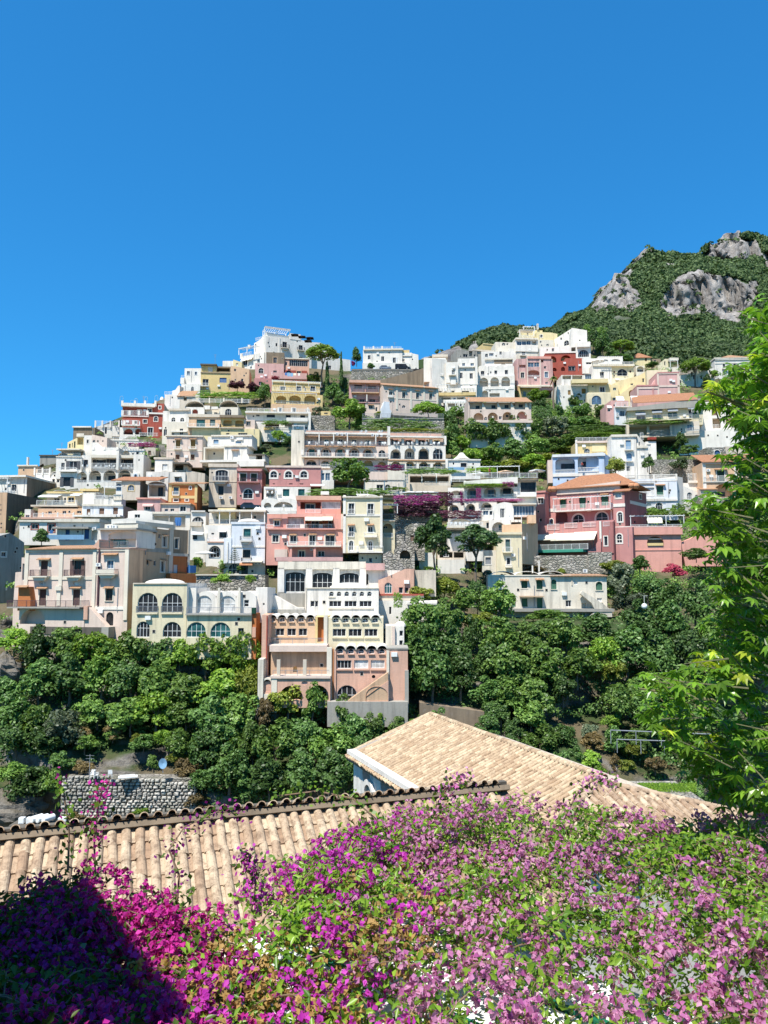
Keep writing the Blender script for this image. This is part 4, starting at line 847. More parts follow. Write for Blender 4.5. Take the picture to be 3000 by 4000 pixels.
b = Bld('grey-beige house with arched blue-curtained windows and orange tiled roof', 172, 2)
b.w(-70, 770, 130, 930, 'BG', 'a -2 812 68 876 n=4 gl=cool tr=OC; w -40 812 -34 830', dep=9, ext=1, side='GR').w(-130, 780, -70, 910, 'W', 'a -125 795 -75 872 gl=cool', o=-.6, dep=6)
b.gable_roof(-180, 725, 330, 765, o=0, dep=9, key='terr')
b.w(215, 800, 430, 950, 'W', 'L 225 815 405 940 d=2.4 bk=BG; w 325 840 380 935 i=2.3 fr=wood', o=-.5, dep=6, ext=1, wear=.6).vault(220, 778, 410, 808, 1, col='W', o=-.3, dep=5, over=.6)
b = Bld('orange house with yellow corner bands and tiled eaves', 165, 6)
b.w(440, 800, 745, 1010, 'OR', 'w 490 838 548 928 tr=OC fr=teal gl=cool n=2; a 664 830 682 860 tr=W; w 494 966 540 990 tr=W; w 618 966 652 986 tr=W; c 440 800 472 1000 p=.08 col=OC; c 470 930 720 960 p=.08 col=OC; c 720 800 748 1005 p=.09 col=OC; c 440 798 748 816 p=.09 col=OC; b 482 885 556 932 p=.5', dep=9, ext=2, side='OR').gable_roof(435, 782, 830, 798, over=.4, dep=9, key='YE' if 0 else 'terr2')
b = Bld('beige house with broad arched balcony window above parked air conditioners', 172, 4)
b.w(875, 620, 1175, 960, 'BG', 'a 945 650 1080 770 f=.35 n=4 tr=W; w 975 826 1032 922 fr=dark dr; b 925 728 1085 785 p=1.1 bz rc=grey col=BG; o 900 670 918 690 fr=dark; c 875 770 1175 782 p=.08 col=BG', dep=9, ext=2, wear=.7).slab(870, 585, 1190, 622, 'BG', over=.25, dep=9)
b.e('u 988 938 1026 966; u 1090 938 1128 966', o=.2)
b = Bld('deep rose house with green shutters and large arched doorway', 168, 4)
b.w(1180, 660, 1445, 980, 'RO', 'w 1210 690 1278 785 sh=dgreen tr=W; w 1328 690 1392 785 sh=dgreen tr=W; b 1190 745 1425 792 p=1 col=RO rc=plum; a 1245 855 1348 960 tr=W n=2', dep=10, ext=1, side='RO').slab(1175, 638, 1450, 662, 'RO', over=.25, dep=10).e('c 1195 660 1435 668 p=.8 col=PK nm=awning_rail')
V(1000, 1600)
b = Bld('long rose-pink house with three white-rimmed arched windows', 168, 3)
b.w(145, 625, 700, 830, 'RO', 'a 156 664 228 735 tr=W tw=.3; a 314 664 388 735 tr=W tw=.3; a 480 664 554 735 tr=W tw=.3; w 180 796 205 806; w 355 796 396 808; w 472 797 512 808', dep=10, ext=0, side='RO').slab(100, 606, 705, 627, 'PP', over=.2, dep=10)
b.w(700, 655, 840, 820, 'W', 'w 705 685 740 765 gl=cool; w 750 685 800 765 gl=cool', o=-.3, dep=7, ext=1)
b.w(85, 835, 590, 945, 'W', 'L 110 870 200 940 d=1.8; w 290 858 360 935 fr=teal gl=teal; w 455 858 525 928 fr=teal gl=teal; k 105 850 200 872 p=1.2 col=grey', o=.5, dep=9, ext=1)
b.w(55, 955, 440, 1075, 'W', 'A 85 1005 165 1060 d=1.5; A 190 995 400 1060 d=2 f=.6', o=3, dep=4, ext=1, top=('scallop', 2, .9)).e('r 115 1055 430 1100; c 105 1095 435 1130 p=.8 q=.5 col=W nm=terrace', o=4.5).e('k 590 805 740 835 p=1.5 col=white', o=.5)
V(500, 1600)
b = Bld('low pink house with small shuttered windows below the orange house', 160, 3)
b.w(100, 965, 350, 1110, 'PK', 'w 186 1030 240 1085 tr=WC; k 160 1020 275 1050 p=.7 col=PK', dep=8, ext=2).slab(92, 952, 355, 968, 'CO', dep=8).w(350, 1020, 670, 1110, 'PP', 'w 395 1072 432 1100 gl=cool; w 458 1070 498 1100; w 562 1042 625 1100 tr=W; ', o=-.3, dep=7, ext=2).slab(350, 1010, 680, 1024, 'PE', o=-.3, dep=7)
b = Bld('white terrace block hung with blue laundry below the pink house', 150, 3)
b.w(0, 1110, 265, 1190, 'W', 'w 70 1130 130 1170; c 0 1175 100 1200 p=1 col=W', dep=6, ext=1, top=('poly', [(265, 1105), (180, 1090), (60, 1092), (0, 1100)])).w(265, 1125, 670, 1290, 'W', 'L 275 1145 620 1270 d=.9 bk=BG; c 440 1145 446 1270 p=0 q=.8 col=W', o=-.4, dep=6, ext=1).slab(262, 1105, 680, 1128, 'WC', o=-.4, dep=6)
b.w(-180, 1180, 490, 1255, 'W', '', o=3.5, dep=2, ext=1, top=('poly', [(490, 1255), (490, 1215), (95, 1170), (-180, 1185)]))
V(500, 1900)
b = Bld('white vaulted porch house with fan windows and planters', 148, 2)
b.w(680, 275, 840, 430, 'W', 'a 690 326 818 410 n=4 x; c 685 262 835 275 p=.4 col=W; c 680 385 800 430 p=.7 col=BG nm=planter', dep=6, ext=2)
b.w(670, 480, 850, 720, 'W', 'w 698 526 748 574 fr=dark; k 690 495 815 525 p=.5 col=white', o=2, dep=7, ext=2, top=('slope', 480, 500)).e('c 840 420 900 560 p=.8 q=1 col=W nm=wall', o=1)
b = Bld('white terrace restaurant with slim columned veranda above the blue-white house', 145, 2)
b.w(875, 285, 1480, 420, 'W', 'w 955 320 1010 360; a 1140 318 1208 360; w 1355 318 1385 345; w 950 322 1010 358', dep=4, o=-3, ext=0).slab(870, 252, 1490, 272, 'WC', o=0, over=.3, dep=5)
b.e('r 880 358 1470 405 rc=grey; c 875 405 1490 425 p=.3 q=3 col=BG nm=terrace; c* 10 270 410 988 1100 1206 1335 1475 p=.05 q=.08 col=W nm=post', o=0)
b.w(860, 420, 1110, 620, 'W', 'w 985 490 1065 565 dr fr=teal; w 900 502 930 520; k 980 470 1065 495 p=.4 col=white; b 870 560 1040 610 p=1.2 col=SA', o=1, dep=6, ext=1).w(845, 610, 1030, 820, 'W', 'A 870 640 1000 780 d=1. bk=sky; a 890 660 990 768 i=.9 n=3 x', o=2, dep=5, ext=1)
b.w(970, 235, 1160, 275, 'YE', o=-2, dep=3)
b = Bld('tall blue-white cube house with shallow dome and two balconies', 138, 3)
b.w(1115, 405, 1480, 830, 'LB', 'w 1248 458 1326 545 dr fr=teal gl=teal tr=W; b 1218 538 1345 600 p=1.1 bz col=W rc=grey; w 1240 685 1322 770 dr fr=dark tr=W; b 1230 770 1335 820 p=.8 rc=dark col=W; c 1115 645 1480 660 p=.1 col=W', dep=9, ext=0, side='W').slab(1112, 385, 1484, 408, 'LB', over=.15, dep=9).dome(1185, 350, 1425, 386, o=-4.5)
b.w(1035, 555, 1115, 830, 'LB', 'c 1070 600 1082 820 p=.15 col=W nm=downpipe', o=.2, dep=8, ext=0).w(1035, 830, 1480, 960, 'WC', 'w 1225 855 1295 950 dr fr=dark; a 1080 830 1210 945 fr=white n=3; u 1370 820 1405 845; u 1408 820 1445 845', o=-.5, dep=8, ext=2).e('k 1210 825 1350 855 p=1 col=terr; k 1335 800 1455 820 p=1 col=cream')
# ---------------------------------------------------------------- left edge
V(0, 1850)
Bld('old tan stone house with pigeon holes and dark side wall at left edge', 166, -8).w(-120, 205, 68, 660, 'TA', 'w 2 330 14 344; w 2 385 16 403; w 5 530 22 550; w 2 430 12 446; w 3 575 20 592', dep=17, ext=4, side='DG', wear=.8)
Bld('decaying grey plaster ruin with tiny white-framed window at left edge', 135, 62).w(-60, 640, 262, 1382, 'GR', 'w 14 848 66 898 tr=W; ', dep=9, ext=8, wear=1., top=('poly', [(262, 745), (110, 640), (-60, 690)])).e('c 60 1180 72 1260 p=.2 col=W nm=pipe')
b = Bld('yellow trattoria terrace with white canopies and dining tables', 166, 3)
b.w(505, 200, 1070, 370, 'WC', 'w 580 262 640 310; w 735 255 800 310 tr=OC; w 690 262 712 318; c 505 195 900 212 p=.3 col=OC', dep=6, ext=0).vault(570, 178, 905, 206, 2, col='W', dep=5).e('k 460 230 670 270 p=2.6 col=white; k 800 215 905 255 p=2.6 col=white; r 455 305 885 360 p=3; c 395 355 890 372 p=3.2 q=3 col=BG nm=terrace; c 868 165 1070 190 p=.3 q=2 col=OC')
b.w(410, 372, 890, 450, 'PE', 'w 520 406 560 440; w 675 402 715 440; w 830 402 876 430; o 492 415 506 432 fr=wood; o 590 400 604 416 fr=wood', o=3, dep=4, ext=1).e('r 390 435 820 480 p=1.5; c 270 480 840 500 p=2 q=1 col=SA nm=terrace; c* 14 425 485 490 650 820 p=1.5 q=-1.2 col=W nm=post', o=3)
b.w(265, 385, 330, 500, 'W', 'w 275 445 318 495 gl=cool', o=4, dep=4, ext=1)
b = Bld('weathered pale house with three brown doors and streaked plaster', 160, 2)
b.w(890, 345, 1330, 470, 'LB', 'w 935 382 976 452 sh=wood dr; w 1072 374 1126 446 sh=wood dr; w 1222 366 1274 440 sh=wood dr; c 890 335 1330 348 p=.3 col=WC', dep=9, ext=1, wear=1., side='GR')
b.w(890, 205, 1030, 345, 'WC', 'c 900 220 1020 330 p=.08 col=W', o=-1.5, dep=6, wear=.9).w(1020, 270, 1310, 340, 'W', 'r 1020 235 1230 275', o=-.3, dep=3, wear=.8).e('c 1230 225 1320 285 p=.2 q=.3 col=WC; p 1145 150 1330 260 p=1 t=.05; r 1140 235 1330 260', o=-.3)
b.e('c 820 455 1330 475 p=2 q=1 col=W nm=terrace; c 985 430 1010 470 p=2 q=-1.7 col=W nm=post; c 1040 448 1290 478 p=2.2 q=-1.9 col=W nm=parapet', o=.2)
b = Bld('low white house with red door frames and blue-panelled terrace', 148, 2)
b.w(210, 520, 620, 660, 'W', 'w 340 545 412 600 tr=RE dr; w 520 542 592 630 tr=RE dr; o 250 575 262 600 fr=wood', dep=6, ext=2).slab(205, 502, 640, 522, 'WC', dep=6)
b.w(615, 520, 1075, 740, 'W', 'w 706 605 752 720 dr fr=blue sh=blue; w 912 595 962 705 fr=blue sh=blue; o 830 612 850 640 fr=grey; L 985 615 1050 720 d=1', o=.3, dep=7, ext=2).slab(605, 490, 1085, 524, 'WC', o=.3, over=.6, dep=7).e('k 560 580 985 612 p=1.6 col=BG' if 0 else 'c 600 580 985 600 p=1.6 q=0 col=GR nm=canopy; c 480 668 945 718 p=1.9 q=-1.85 col=sky nm=parapet; c 580 618 612 655 p=1.9 q=-1.85 col=blue nm=screen; u 1005 580 1045 605', o=.3)
# ---------------------------------------------------------------- left cliff edge
b = Bld('pale pink palazzo with white pilasters, brown shutters and long balcony', 115, -12, 'palazzo', 'palazzo')
V(0, 2100)
b.w(300, 130, 1385, 955, 'PP', '''w 440 250 518 415 sh=brown tr=WC dr; w 798 248 880 405 fr=brown tr=WC dr osh=brown; w 1156 245 1228 335 tr=W gl=cool
w 424 560 500 735 sh=brown tr=WC dr; w 788 560 866 735 sh=brown tr=WC dr; w 1142 556 1218 682 fr=brown tr=WC si
h 415 218 550 262; h 778 213 908 258; h 1116 165 1280 215; h 408 528 522 560; h 770 525 886 560; h 1130 525 1235 560
a 1146 805 1224 950 fr=dark; o 428 470 500 516 fr=white gl=curt; o 792 468 864 514 fr=white gl=curt''', dep=4, ext=2, side='TA')
b.e('''c 300 120 1385 150 p=.12 col=WC; c 642 150 680 520 p=.16 col=WC nm=pilaster; c 618 570 656 735 p=.16 col=WC nm=pilaster; c 1000 130 1036 800 p=.16 col=WC nm=pilaster; c 1345 130 1385 890 p=.16 col=WC nm=pilaster; c 270 130 310 520 p=.14 col=WC nm=pilaster
c 300 420 1000 455 p=.1 col=WC; c 1015 745 1365 778 p=.1 col=W; c 606 525 676 570 p=.35 col=WC nm=capital; c 1062 115 1078 735 p=.2 col=plum nm=downpipe
b 362 348 545 430 p=.9 rc=plum col=WC bz; b 728 348 910 430 p=.9 rc=plum col=WC bz; b 1070 340 1275 405 p=.9 rc=plum col=WC bz
c 1075 345 1268 388 p=.95 q=-.9 col=WC nm=laundry; b 192 675 962 760 p=2.4 rc=plum col=GR; u 1050 275 1098 312''')
b.gable_roof(285, 85, 1050, 118, over=.4, dep=8, key='terr2')
b.w(205, 770, 910, 960, 'PP', 'A 215 770 490 935 d=2.6 bk=TA f=.9; w 408 815 462 935 i=2.5 sh=brown tr=WC', o=1.5, dep=4, ext=2)
b.w(150, 430, 305, 960, 'PP', 'w 240 280 280 460', o=-.6, dep=8, ext=3, top=('poly', [(305, 215), (235, 215), (230, 370), (168, 375), (140, 760)]))
b.w(195, 530, 330, 680, 'OR', '', o=1.2, dep=1.5, top=('poly', [(330, 670), (310, 530), (200, 530)])).e('h 190 515 315 545', o=1.3)
b.w(905, 760, 1150, 970, 'PP', '', o=1.4, dep=1.2, ext=1, top=('poly', [(1150, 965), (960, 750), (905, 760)])).e('c 905 740 948 885 p=.1 q=1 col=SA nm=pier', o=1.6)
b.e('c 400 958 1160 1040 p=1.6 q=-1.4 col=DG wr=1 nm=fence_panel; c 1165 960 1240 1075 p=1.7 q=1 col=GR nm=pier', o=0)
V(0, 1850)
b.w(1050, 730, 1395, 815, 'SA', '', o=.2, dep=5, ext=0, top=('poly', [(1395, 800), (1075, 800), (1070, 710), (1000, 790)])).e('r 1075 725 1385 795 rc=teal', o=.3)
b.w(1070, 605, 1475, 800, 'W', 'A 1170 620 1470 795 d=1.2 bk=W f=.25; a 1232 636 1360 768 i=1.1 fr=navy gl=cool n=4 x; r 1075 735 1385 795 rc=grey', o=-3.5, dep=6, ext=0).slab(1070, 590, 1490, 610, 'GR', o=-3.2, over=.5, dep=6).w(1130, 545, 1490, 600, 'WC', 'u 1165 560 1212 592; u 1225 560 1272 592', o=-3.8, dep=6).slab(1225, 510, 1480, 540, 'W', o=-4, over=.3, dep=6)
V(500, 1900)
b.face(66, 119, 100, 900)
b.w(100, 440, 475, 960, 'TA', 'w 262 503 286 552; w 330 512 352 560; w 372 540 415 652 tr=W si; w 202 795 228 850; w 277 800 302 858; w 352 806 392 925 tr=W si; h 258 490 292 506; h 368 515 420 535; h 200 790 240 806; h 345 780 400 800', dep=6, ext=3, top=('slope', 430, 475))
b.e('c 100 665 450 710 p=.05 col=GR wr=1; c 95 400 118 965 p=.15 col=BG nm=pilaster; c 440 460 480 990 p=.15 col=BG nm=pilaster; c 90 395 488 440 p=.3 col=BG nm=cornice')
b.face(50, 127, 480, 940)
b.w(478, 470, 660, 730, 'BW', 'w 506 560 545 670 tr=BG si', dep=6, ext=0).w(470, 745, 645, 960, 'OR', 'w 492 845 538 935 sh=white', o=-.1, dep=6, ext=2).e('c 645 470 665 870 p=.15 col=BG nm=pilaster; c 470 725 660 755 p=.15 col=BG; c 640 855 705 935 p=.8 col=blue nm=door').w(455, 940, 735, 1050, 'OR', '', o=2, dep=3, ext=2)
b = Bld('cream villa with shallow dome and two storeys of big glazed arches', 109, -3, 'villa')
V(500, 2200)
b.w(45, 215, 632, 800, 'CR', '''a 105 318 322 530 n=4 x; a 366 318 588 530 n=4 x; b 95 462 325 550 p=.25 rc=grey col=CR; b 362 462 590 550 p=.25 rc=grey col=CR
a 92 628 235 800 n=4; a 376 632 576 800 n=4''', dep=10, ext=3, side='W', wear=.5)
b.slab(60, 212, 636, 226, 'BG', over=.15, dep=10).dome(195, 168, 612, 216, 'W', o=-5.5)
b.w(632, 560, 1335, 800, 'CR', 'a 632 635 842 800 n=4 gl=teal; a 890 637 1108 800 n=4 gl=teal; w 1190 700 1250 760 fr=grey', o=.4, dep=9, ext=3, wear=1.)
b.w(635, 265, 735, 550, 'W', '', o=-1., dep=7, ext=0).w(735, 300, 1385, 550, 'W', 'a 735 348 908 525 n=3 gl=curt; a 985 350 1160 525 n=3 gl=curt; w 1253 395 1305 472 n=1 x=.5', o=-1.6, dep=8, ext=0, top=('scallop', 3, 1.1))
b.e('r 632 475 1335 545 rc=grey; c 628 545 1340 562 p=.4 q=2 col=GR nm=terrace; c 1335 480 1380 545 p=.1 q=.3 col=dgreen nm=screen; c* 22 265 540 950 1175 p=-1.4 q=1.8 col=WC nm=pilaster', o=.4)
b.w(1335, 540, 1385, 800, 'OR', 'c 1340 690 1380 800 p=.1 col=SA', o=.2, dep=7, ext=3).w(1380, 265, 1505, 490, 'W', 'w 1455 430 1475 452', o=-2.2, dep=6, ext=2)
# ---------------------------------------------------------------- centre
V(1000, 1900)
b = Bld('coral pink apartment house with white awnings and rows of balconies', 137, 2)
b.w(112, 470, 940, 790, 'CO', '''w 178 525 245 602 tr=WC; w 368 530 436 610 dr tr=WC; w 575 525 640 640 dr tr=WC; w 748 528 850 642 dr tr=WC
w 460 695 525 768 dr tr=CR; w 668 698 740 760 dr; b 345 600 920 655 p=1.5 col=WC; h 360 508 440 530; h 570 505 655 530; h 765 508 850 530''', dep=9, ext=1, side='CO')
b.e('c 345 655 925 662 p=1.45 q=-.1 col=CO; c 370 662 395 770 p=1.3 q=-.8 col=CO nm=pier; c 625 662 650 770 p=1.3 q=-.8 col=CO nm=pier; c 200 680 340 770 p=.3 col=PP; u 585 670 615 695')
b.w(120, 295, 940, 470, 'CO', '''w 196 368 252 422 tr=W; L 340 330 520 455 d=1.2 bk=CR; w 342 340 512 450 i=1.1 n=5 gl=curt; L 530 340 830 455 d=1.8 bk=OR; w 595 375 680 455 i=1.7 dr; w 780 375 820 455 i=1.7; c 125 455 870 470 p=.9 col=CO
k 535 330 725 378 p=1.4 col=cream; k 718 328 830 376 p=1.4 col=cream; r 330 410 525 455 p=.1; r 520 408 680 458 p=.1; r 720 408 828 456 p=.1; c 478 408 520 455 p=.2 col=W; c 680 408 720 455 p=.2 col=W; h 185 348 275 372; r 118 412 190 455 p=.4''', o=-.4, dep=8, ext=0)
b.w(440, 150, 915, 300, 'CO', 'L 478 165 700 245 d=2 bk=RE; w 540 190 632 245 i=1.9 tr=WC; w 708 165 912 242 n=4 gl=curt; b 538 245 698 300 p=.5 col=CO; c 745 285 860 298 p=.2 col=CO', o=-2.2, dep=7, ext=0).slab(435, 105, 920, 150, 'SA', o=-2.2, over=.5, dep=7).e('u 612 118 655 146; u 842 116 880 143; c 700 55 788 92 p=.4 q=1.4 col=W nm=water_tank', o=-2.2)
b.dome(825, 305, 910, 340, o=-1.5).w(840, 345, 940, 465, 'CO', 'c 918 300 938 465 p=.1 col=PP', o=.2, dep=6, ext=0).e('c 235 770 940 812 p=3 q=-2.8 col=PK nm=parapet; c 120 290 345 300 p=.3 col=W', o=.1)
b = Bld('tall cream yellow house with white corner trim and small balconies', 136, 0)
b.w(940, 120, 1362, 720, 'CR', '''w 1000 182 1062 295 dr tr=W; w 1206 186 1270 298 dr tr=W; w 1002 435 1056 540 dr tr=W; w 1208 435 1262 495 tr=W; a 1004 585 1052 690 dr tr=W; a 1212 588 1258 690 dr tr=W
r 990 245 1065 296 p=.2; r 1198 248 1272 300 p=.2; r 992 490 1058 545 p=.2; b 1170 498 1306 552 p=.9 col=W; h 990 405 1068 430; h 1200 402 1275 428; w 958 608 976 636
c 940 95 970 720 p=.1 col=W nm=pilaster; c 1340 100 1366 660 p=.12 col=W nm=pilaster; c 945 300 1345 322 p=.1 col=W''', dep=10, ext=0, side='CR')
b.slab(935, 108, 1370, 122, 'WC', over=.35, dep=10).dome(1090, 92, 1320, 108, o=-5)
b.e('b 1000 648 1372 722 p=1.8 col=W; c 1090 652 1112 715 p=1.9 q=-1.7 col=W nm=pier; p 1088 68 1200 95 p=-3 t=.05').w(1110, 730, 1358, 830, 'CR', 'a 1140 760 1158 785 fr=OC; a 1290 760 1308 785 fr=OC; w 1218 770 1256 822', o=.8, dep=8, ext=1)
b.w(1365, 355, 1500, 690, 'CR', 'A 1368 400 1478 560 d=2.4 bk=CR; b 1370 505 1480 562 p=.1 col=CR; w 1375 430 1420 455 i=2.3', o=-2.5, dep=6, ext=3).e('b 1368 300 1500 378 p=.5 col=BG rc=grey; p 1368 215 1525 300 p=1.6 cv=grey t=.06', o=-2.4)
b = Bld('streaked grey-white hall with three huge multi-pane windows', 122, 1, 'villa')
b.w(232, 890, 1190, 1150, 'W', 'a 314 922 530 1140 n=4 x=.6 f=.3; a 608 928 826 1140 n=4 f=.3; a 900 930 1114 1140 n=4 f=.3; a 1186 945 1212 1070 fr=dark; k 320 875 545 930 p=.5 col=W' if 0 else 'a 314 922 530 1140 n=4 f=.3; a 608 928 826 1140 n=4 f=.3; a 900 930 1114 1140 n=4 f=.3', dep=9, ext=1, wear=1.)
b.w(236, 812, 1185, 895, 'WC', '', o=.5, dep=9, ext=0, wear=1., nm='parapet').e('c* 70 880 1145 272 575 868 1155 p=.5 col=W nm=buttress wr=1; c 290 872 310 880 p=.1')
b.w(1185, 905, 1560, 1060, 'W', 'A 1186 945 1214 1060 d=.6 bk=DG', o=.3, dep=4, ext=1, wear=1., top=('slope', 905, 905))
b.w(1185, 830, 1390, 905, 'PK', '', o=1.2, dep=3, ext=0)
b = Bld('white arched-gallery house with shallow dome at the centre', 114, 1)
b.w(530, 1100, 1325, 1400, 'W', 'a* 50 1135 1188 815 897 980 1062 1144 1226; w 588 1235 632 1300; w 638 1235 670 1300; w 790 1235 922 1300 n=3; w 956 1235 1088 1300 n=3; w 1118 1235 1250 1300 n=3; c 780 1308 945 1322 p=.15; c 950 1310 1108 1322 p=.15; c 1112 1310 1268 1322 p=.15; c 782 1188 855 1200 p=.12; c 535 1095 545 1400 p=.15 col=BG nm=downpipe', dep=10, ext=2, wear=.6).slab(525, 1092, 1328, 1102, 'WC', over=.15, dep=10).dome(795, 1042, 1215, 1094, o=-5)
b.w(0, 1090, 120, 1320, 'W', 'w 78 1262 94 1282', o=-1, dep=5, ext=3).w(110, 1165, 520, 1330, 'W', 'A 135 1258 185 1310 d=.8 bk=DG', o=-.6, dep=4, ext=2, top=('poly', [(520, 1310), (440, 1310), (180, 1165), (110, 1165)]), wear=.7)
b.w(190, 1155, 530, 1310, 'GR', '', o=-2.5, dep=3, ext=1, wear=1.).w(0, 1330, 530, 1420, 'GR', '', o=.3, dep=4, ext=3, wear=1.)
V(1000, 2250)
b = Bld('orange and cream vault-roofed houses with rows of half-moon windows', 108.5, 0, 'villa')
b.w(85, 450, 660, 735, 'PE', 'a* 58 448 495 180 283 386 488 590; w 212 566 305 645 n=2 ; w 338 566 432 645 n=2; w 460 566 552 645 n=2; w 212 650 248 695; c* 66 494 504 180 283 386 488 590 p=.2 col=PE nm=sill; c 205 652 550 664 p=.15 col=PE', dep=8, ext=1)
b.vault(130, 413, 640, 462, 5, col='W', dep=8, over=.28).w(85, 408, 140, 470, 'PE', dep=6)
b.w(640, 440, 770, 720, 'OC', 'L 665 445 738 712 d=.8 bk=OR', o=.1, dep=6, ext=1).e('c 735 420 775 735 p=.6 q=.1 col=WC nm=buttress')
b.w(775, 450, 1375, 740, 'CR', 'a* 64 452 502 862 968 1074 1180 1286; w 828 570 970 652 n=3; w 1000 570 1142 652 n=3; w 1172 570 1312 652 n=3; c* 72 502 514 862 968 1074 1180 1286 p=.2 col=CR nm=sill; c 822 660 985 672 p=.2 col=CR; c 998 660 1160 672 p=.2 col=CR; c 1170 660 1328 672 p=.2 col=CR', o=.4, dep=8, ext=1).vault(815, 415, 1345, 462, 5, col='W', o=.4, dep=8, over=.28)
b.e('r 160 660 735 728 p=1.8 rc=grey; c 155 725 770 745 p=2.2 q=0 col=WC nm=terrace', o=.2)
b.w(1400, 540, 1500, 770, 'WC', 'c 1470 545 1500 770 p=.15 col=PP', o=0, dep=6, ext=2).w(1500, 540, 1600, 780, 'W', 'w 1550 590 1588 650; w 1548 695 1585 760', o=-.3, dep=6, ext=3).dome(1500, 488, 1620, 545, o=-2.5)
b = Bld('peach house with vault roof, stairs and arched ground floor above the cliff', 104.5, 0, 'villa')
b.w(850, 790, 1440, 1360, 'SA', 'a* 60 785 838 910 1026 1137 1248 1360; w 876 910 1030 1000 n=4; w 1060 908 1212 998 n=3 gl=curt; w 1240 908 1388 996 n=3 gl=curt; a 872 1178 1092 1360 n=4 x; a 1316 1190 1386 1352 n=2; c* 72 838 850 910 1026 1137 1248 1360 p=.2 col=SA nm=sill; c 870 1004 1040 1018 p=.2 col=SA; c 1055 1004 1222 1018 p=.2 col=SA; c 1236 1004 1400 1018 p=.2 col=SA; o 1250 1068 1290 1108 fr=dark', dep=9, ext=1, wear=.5)
b.vault(855, 745, 1420, 792, 5, col='W', dep=8, over=.28).w(1425, 790, 1640, 1360, 'SA', '', o=.8, dep=8, ext=1, wear=.4).slab(1415, 775, 1645, 792, 'GR', o=.8, over=.1, dep=8)
b.e('c 1410 800 1438 1360 p=1 q=0 col=WC nm=pilaster; c 1605 1010 1645 1460 p=1.2 q=0 col=GR nm=buttress; c 815 785 840 1355 p=.1 q=.3 col=terr nm=chain_downpipe; c 845 790 865 1355 p=.2 q=.3 col=SA nm=pilaster; c 765 770 818 1350 p=.3 q=.3 col=WC nm=pilaster')
b.w(980, 1200, 1428, 1360, 'TA', '', o=1.8, dep=1.4, ext=0, wear=1., top=('poly', [(1428, 1040), (1000, 1345), (985, 1360)]), nm='stair_wall')
b.w(1185, 1180, 1430, 1355, 'SA', 'A 1186 1192 1425 1352 d=1. bk=SA f=.8', o=1.9, dep=1.2, ext=0, top=('poly', [(1430, 1130), (1190, 1300)]))
b.w(160, 810, 770, 1085, 'TA', 'A 400 975 445 1040 d=.4 bk=OC', o=-1.2, dep=6, ext=0, wear=1.).e('c 155 745 770 812 p=.8 q=3 col=PP nm=terrace', o=-1)
b.e('c 225 905 262 1085 p=.1 q=.3 col=BG nm=column; c 508 905 545 1085 p=.1 q=.3 col=BG nm=column; r 185 1015 790 1085 rc=grey', o=1.2)
b.w(160, 1095, 800, 1340, 'SA', 'A 255 1185 500 1340 d=1.5; A 552 1180 785 1340 d=1.5; w 575 1240 770 1340 i=1.4 n=4; o 490 1135 560 1178 fr=SA gl=curt', o=1.3, dep=8, ext=1, wear=.5).e('c 155 1080 805 1105 p=.2 q=3 col=PP nm=terrace', o=1.3)
b.w(60, 420, 130, 1050, 'SA', 'c 112 430 124 900 p=.15 col=RE nm=downpipe', o=-1, dep=6, ext=3)
b.w(20, 900, 78, 1280, 'WC', '', o=1.4, dep=6, ext=2, wear=.8).w(65, 1100, 170, 1290, 'WC', 'A 75 1118 165 1275 d=2.5 bk=OC', o=1.2, dep=3.5, ext=2, top=('scallop', 1, .6)).w(165, 1090, 225, 1310, 'WC', o=1.4, dep=3, ext=2)
b.e(';'.join('c 76 %d 160 %d p=%.2f q=.3 col=SA nm=step' % (1275 - 22 * k - 22, 1275 - 22 * k, -.2 - .28 * k) for k in range(6)), o=1.2)
b.w(770, 1360, 1640, 1460, 'GR', '', o=2.2, dep=6, ext=2, wear=1., nm='terrace_wall')
V(1500, 1900)
b = Bld('terracotta gabled house with teal arched window and blue chairs', 121, -4)
b.w(-60, 980, 325, 1165, 'SA', 'a 5 1038 85 1155 fr=white gl=teal n=3 x; w 160 1088 205 1155; w 222 1088 265 1155', dep=8, ext=1, wear=.7, top=('poly', [(325, 890), (230, 890), (60, 965), (-60, 1010)])).e('c -70 1160 430 1178 p=1.5 q=.5 col=RE nm=terrace; c 70 905 82 960 p=.2 q=.3 col=W')
b.w(330, 905, 560, 1120, 'BG', '', o=-1, dep=4, ext=1, wear=1.).w(-60, 1178, 430, 1230, 'BG', o=1.3, dep=4, ext=0, wear=1.).w(-200, 1235, 575, 1382, 'W', 'L 270 1300 560 1360 d=1.5; c 250 1250 570 1275 p=.5 col=W; c* 8 1300 1375 345 405 470 530 p=0 q=.1 col=W nm=post; w 55 1300 80 1382', o=3.2, dep=6, ext=3)
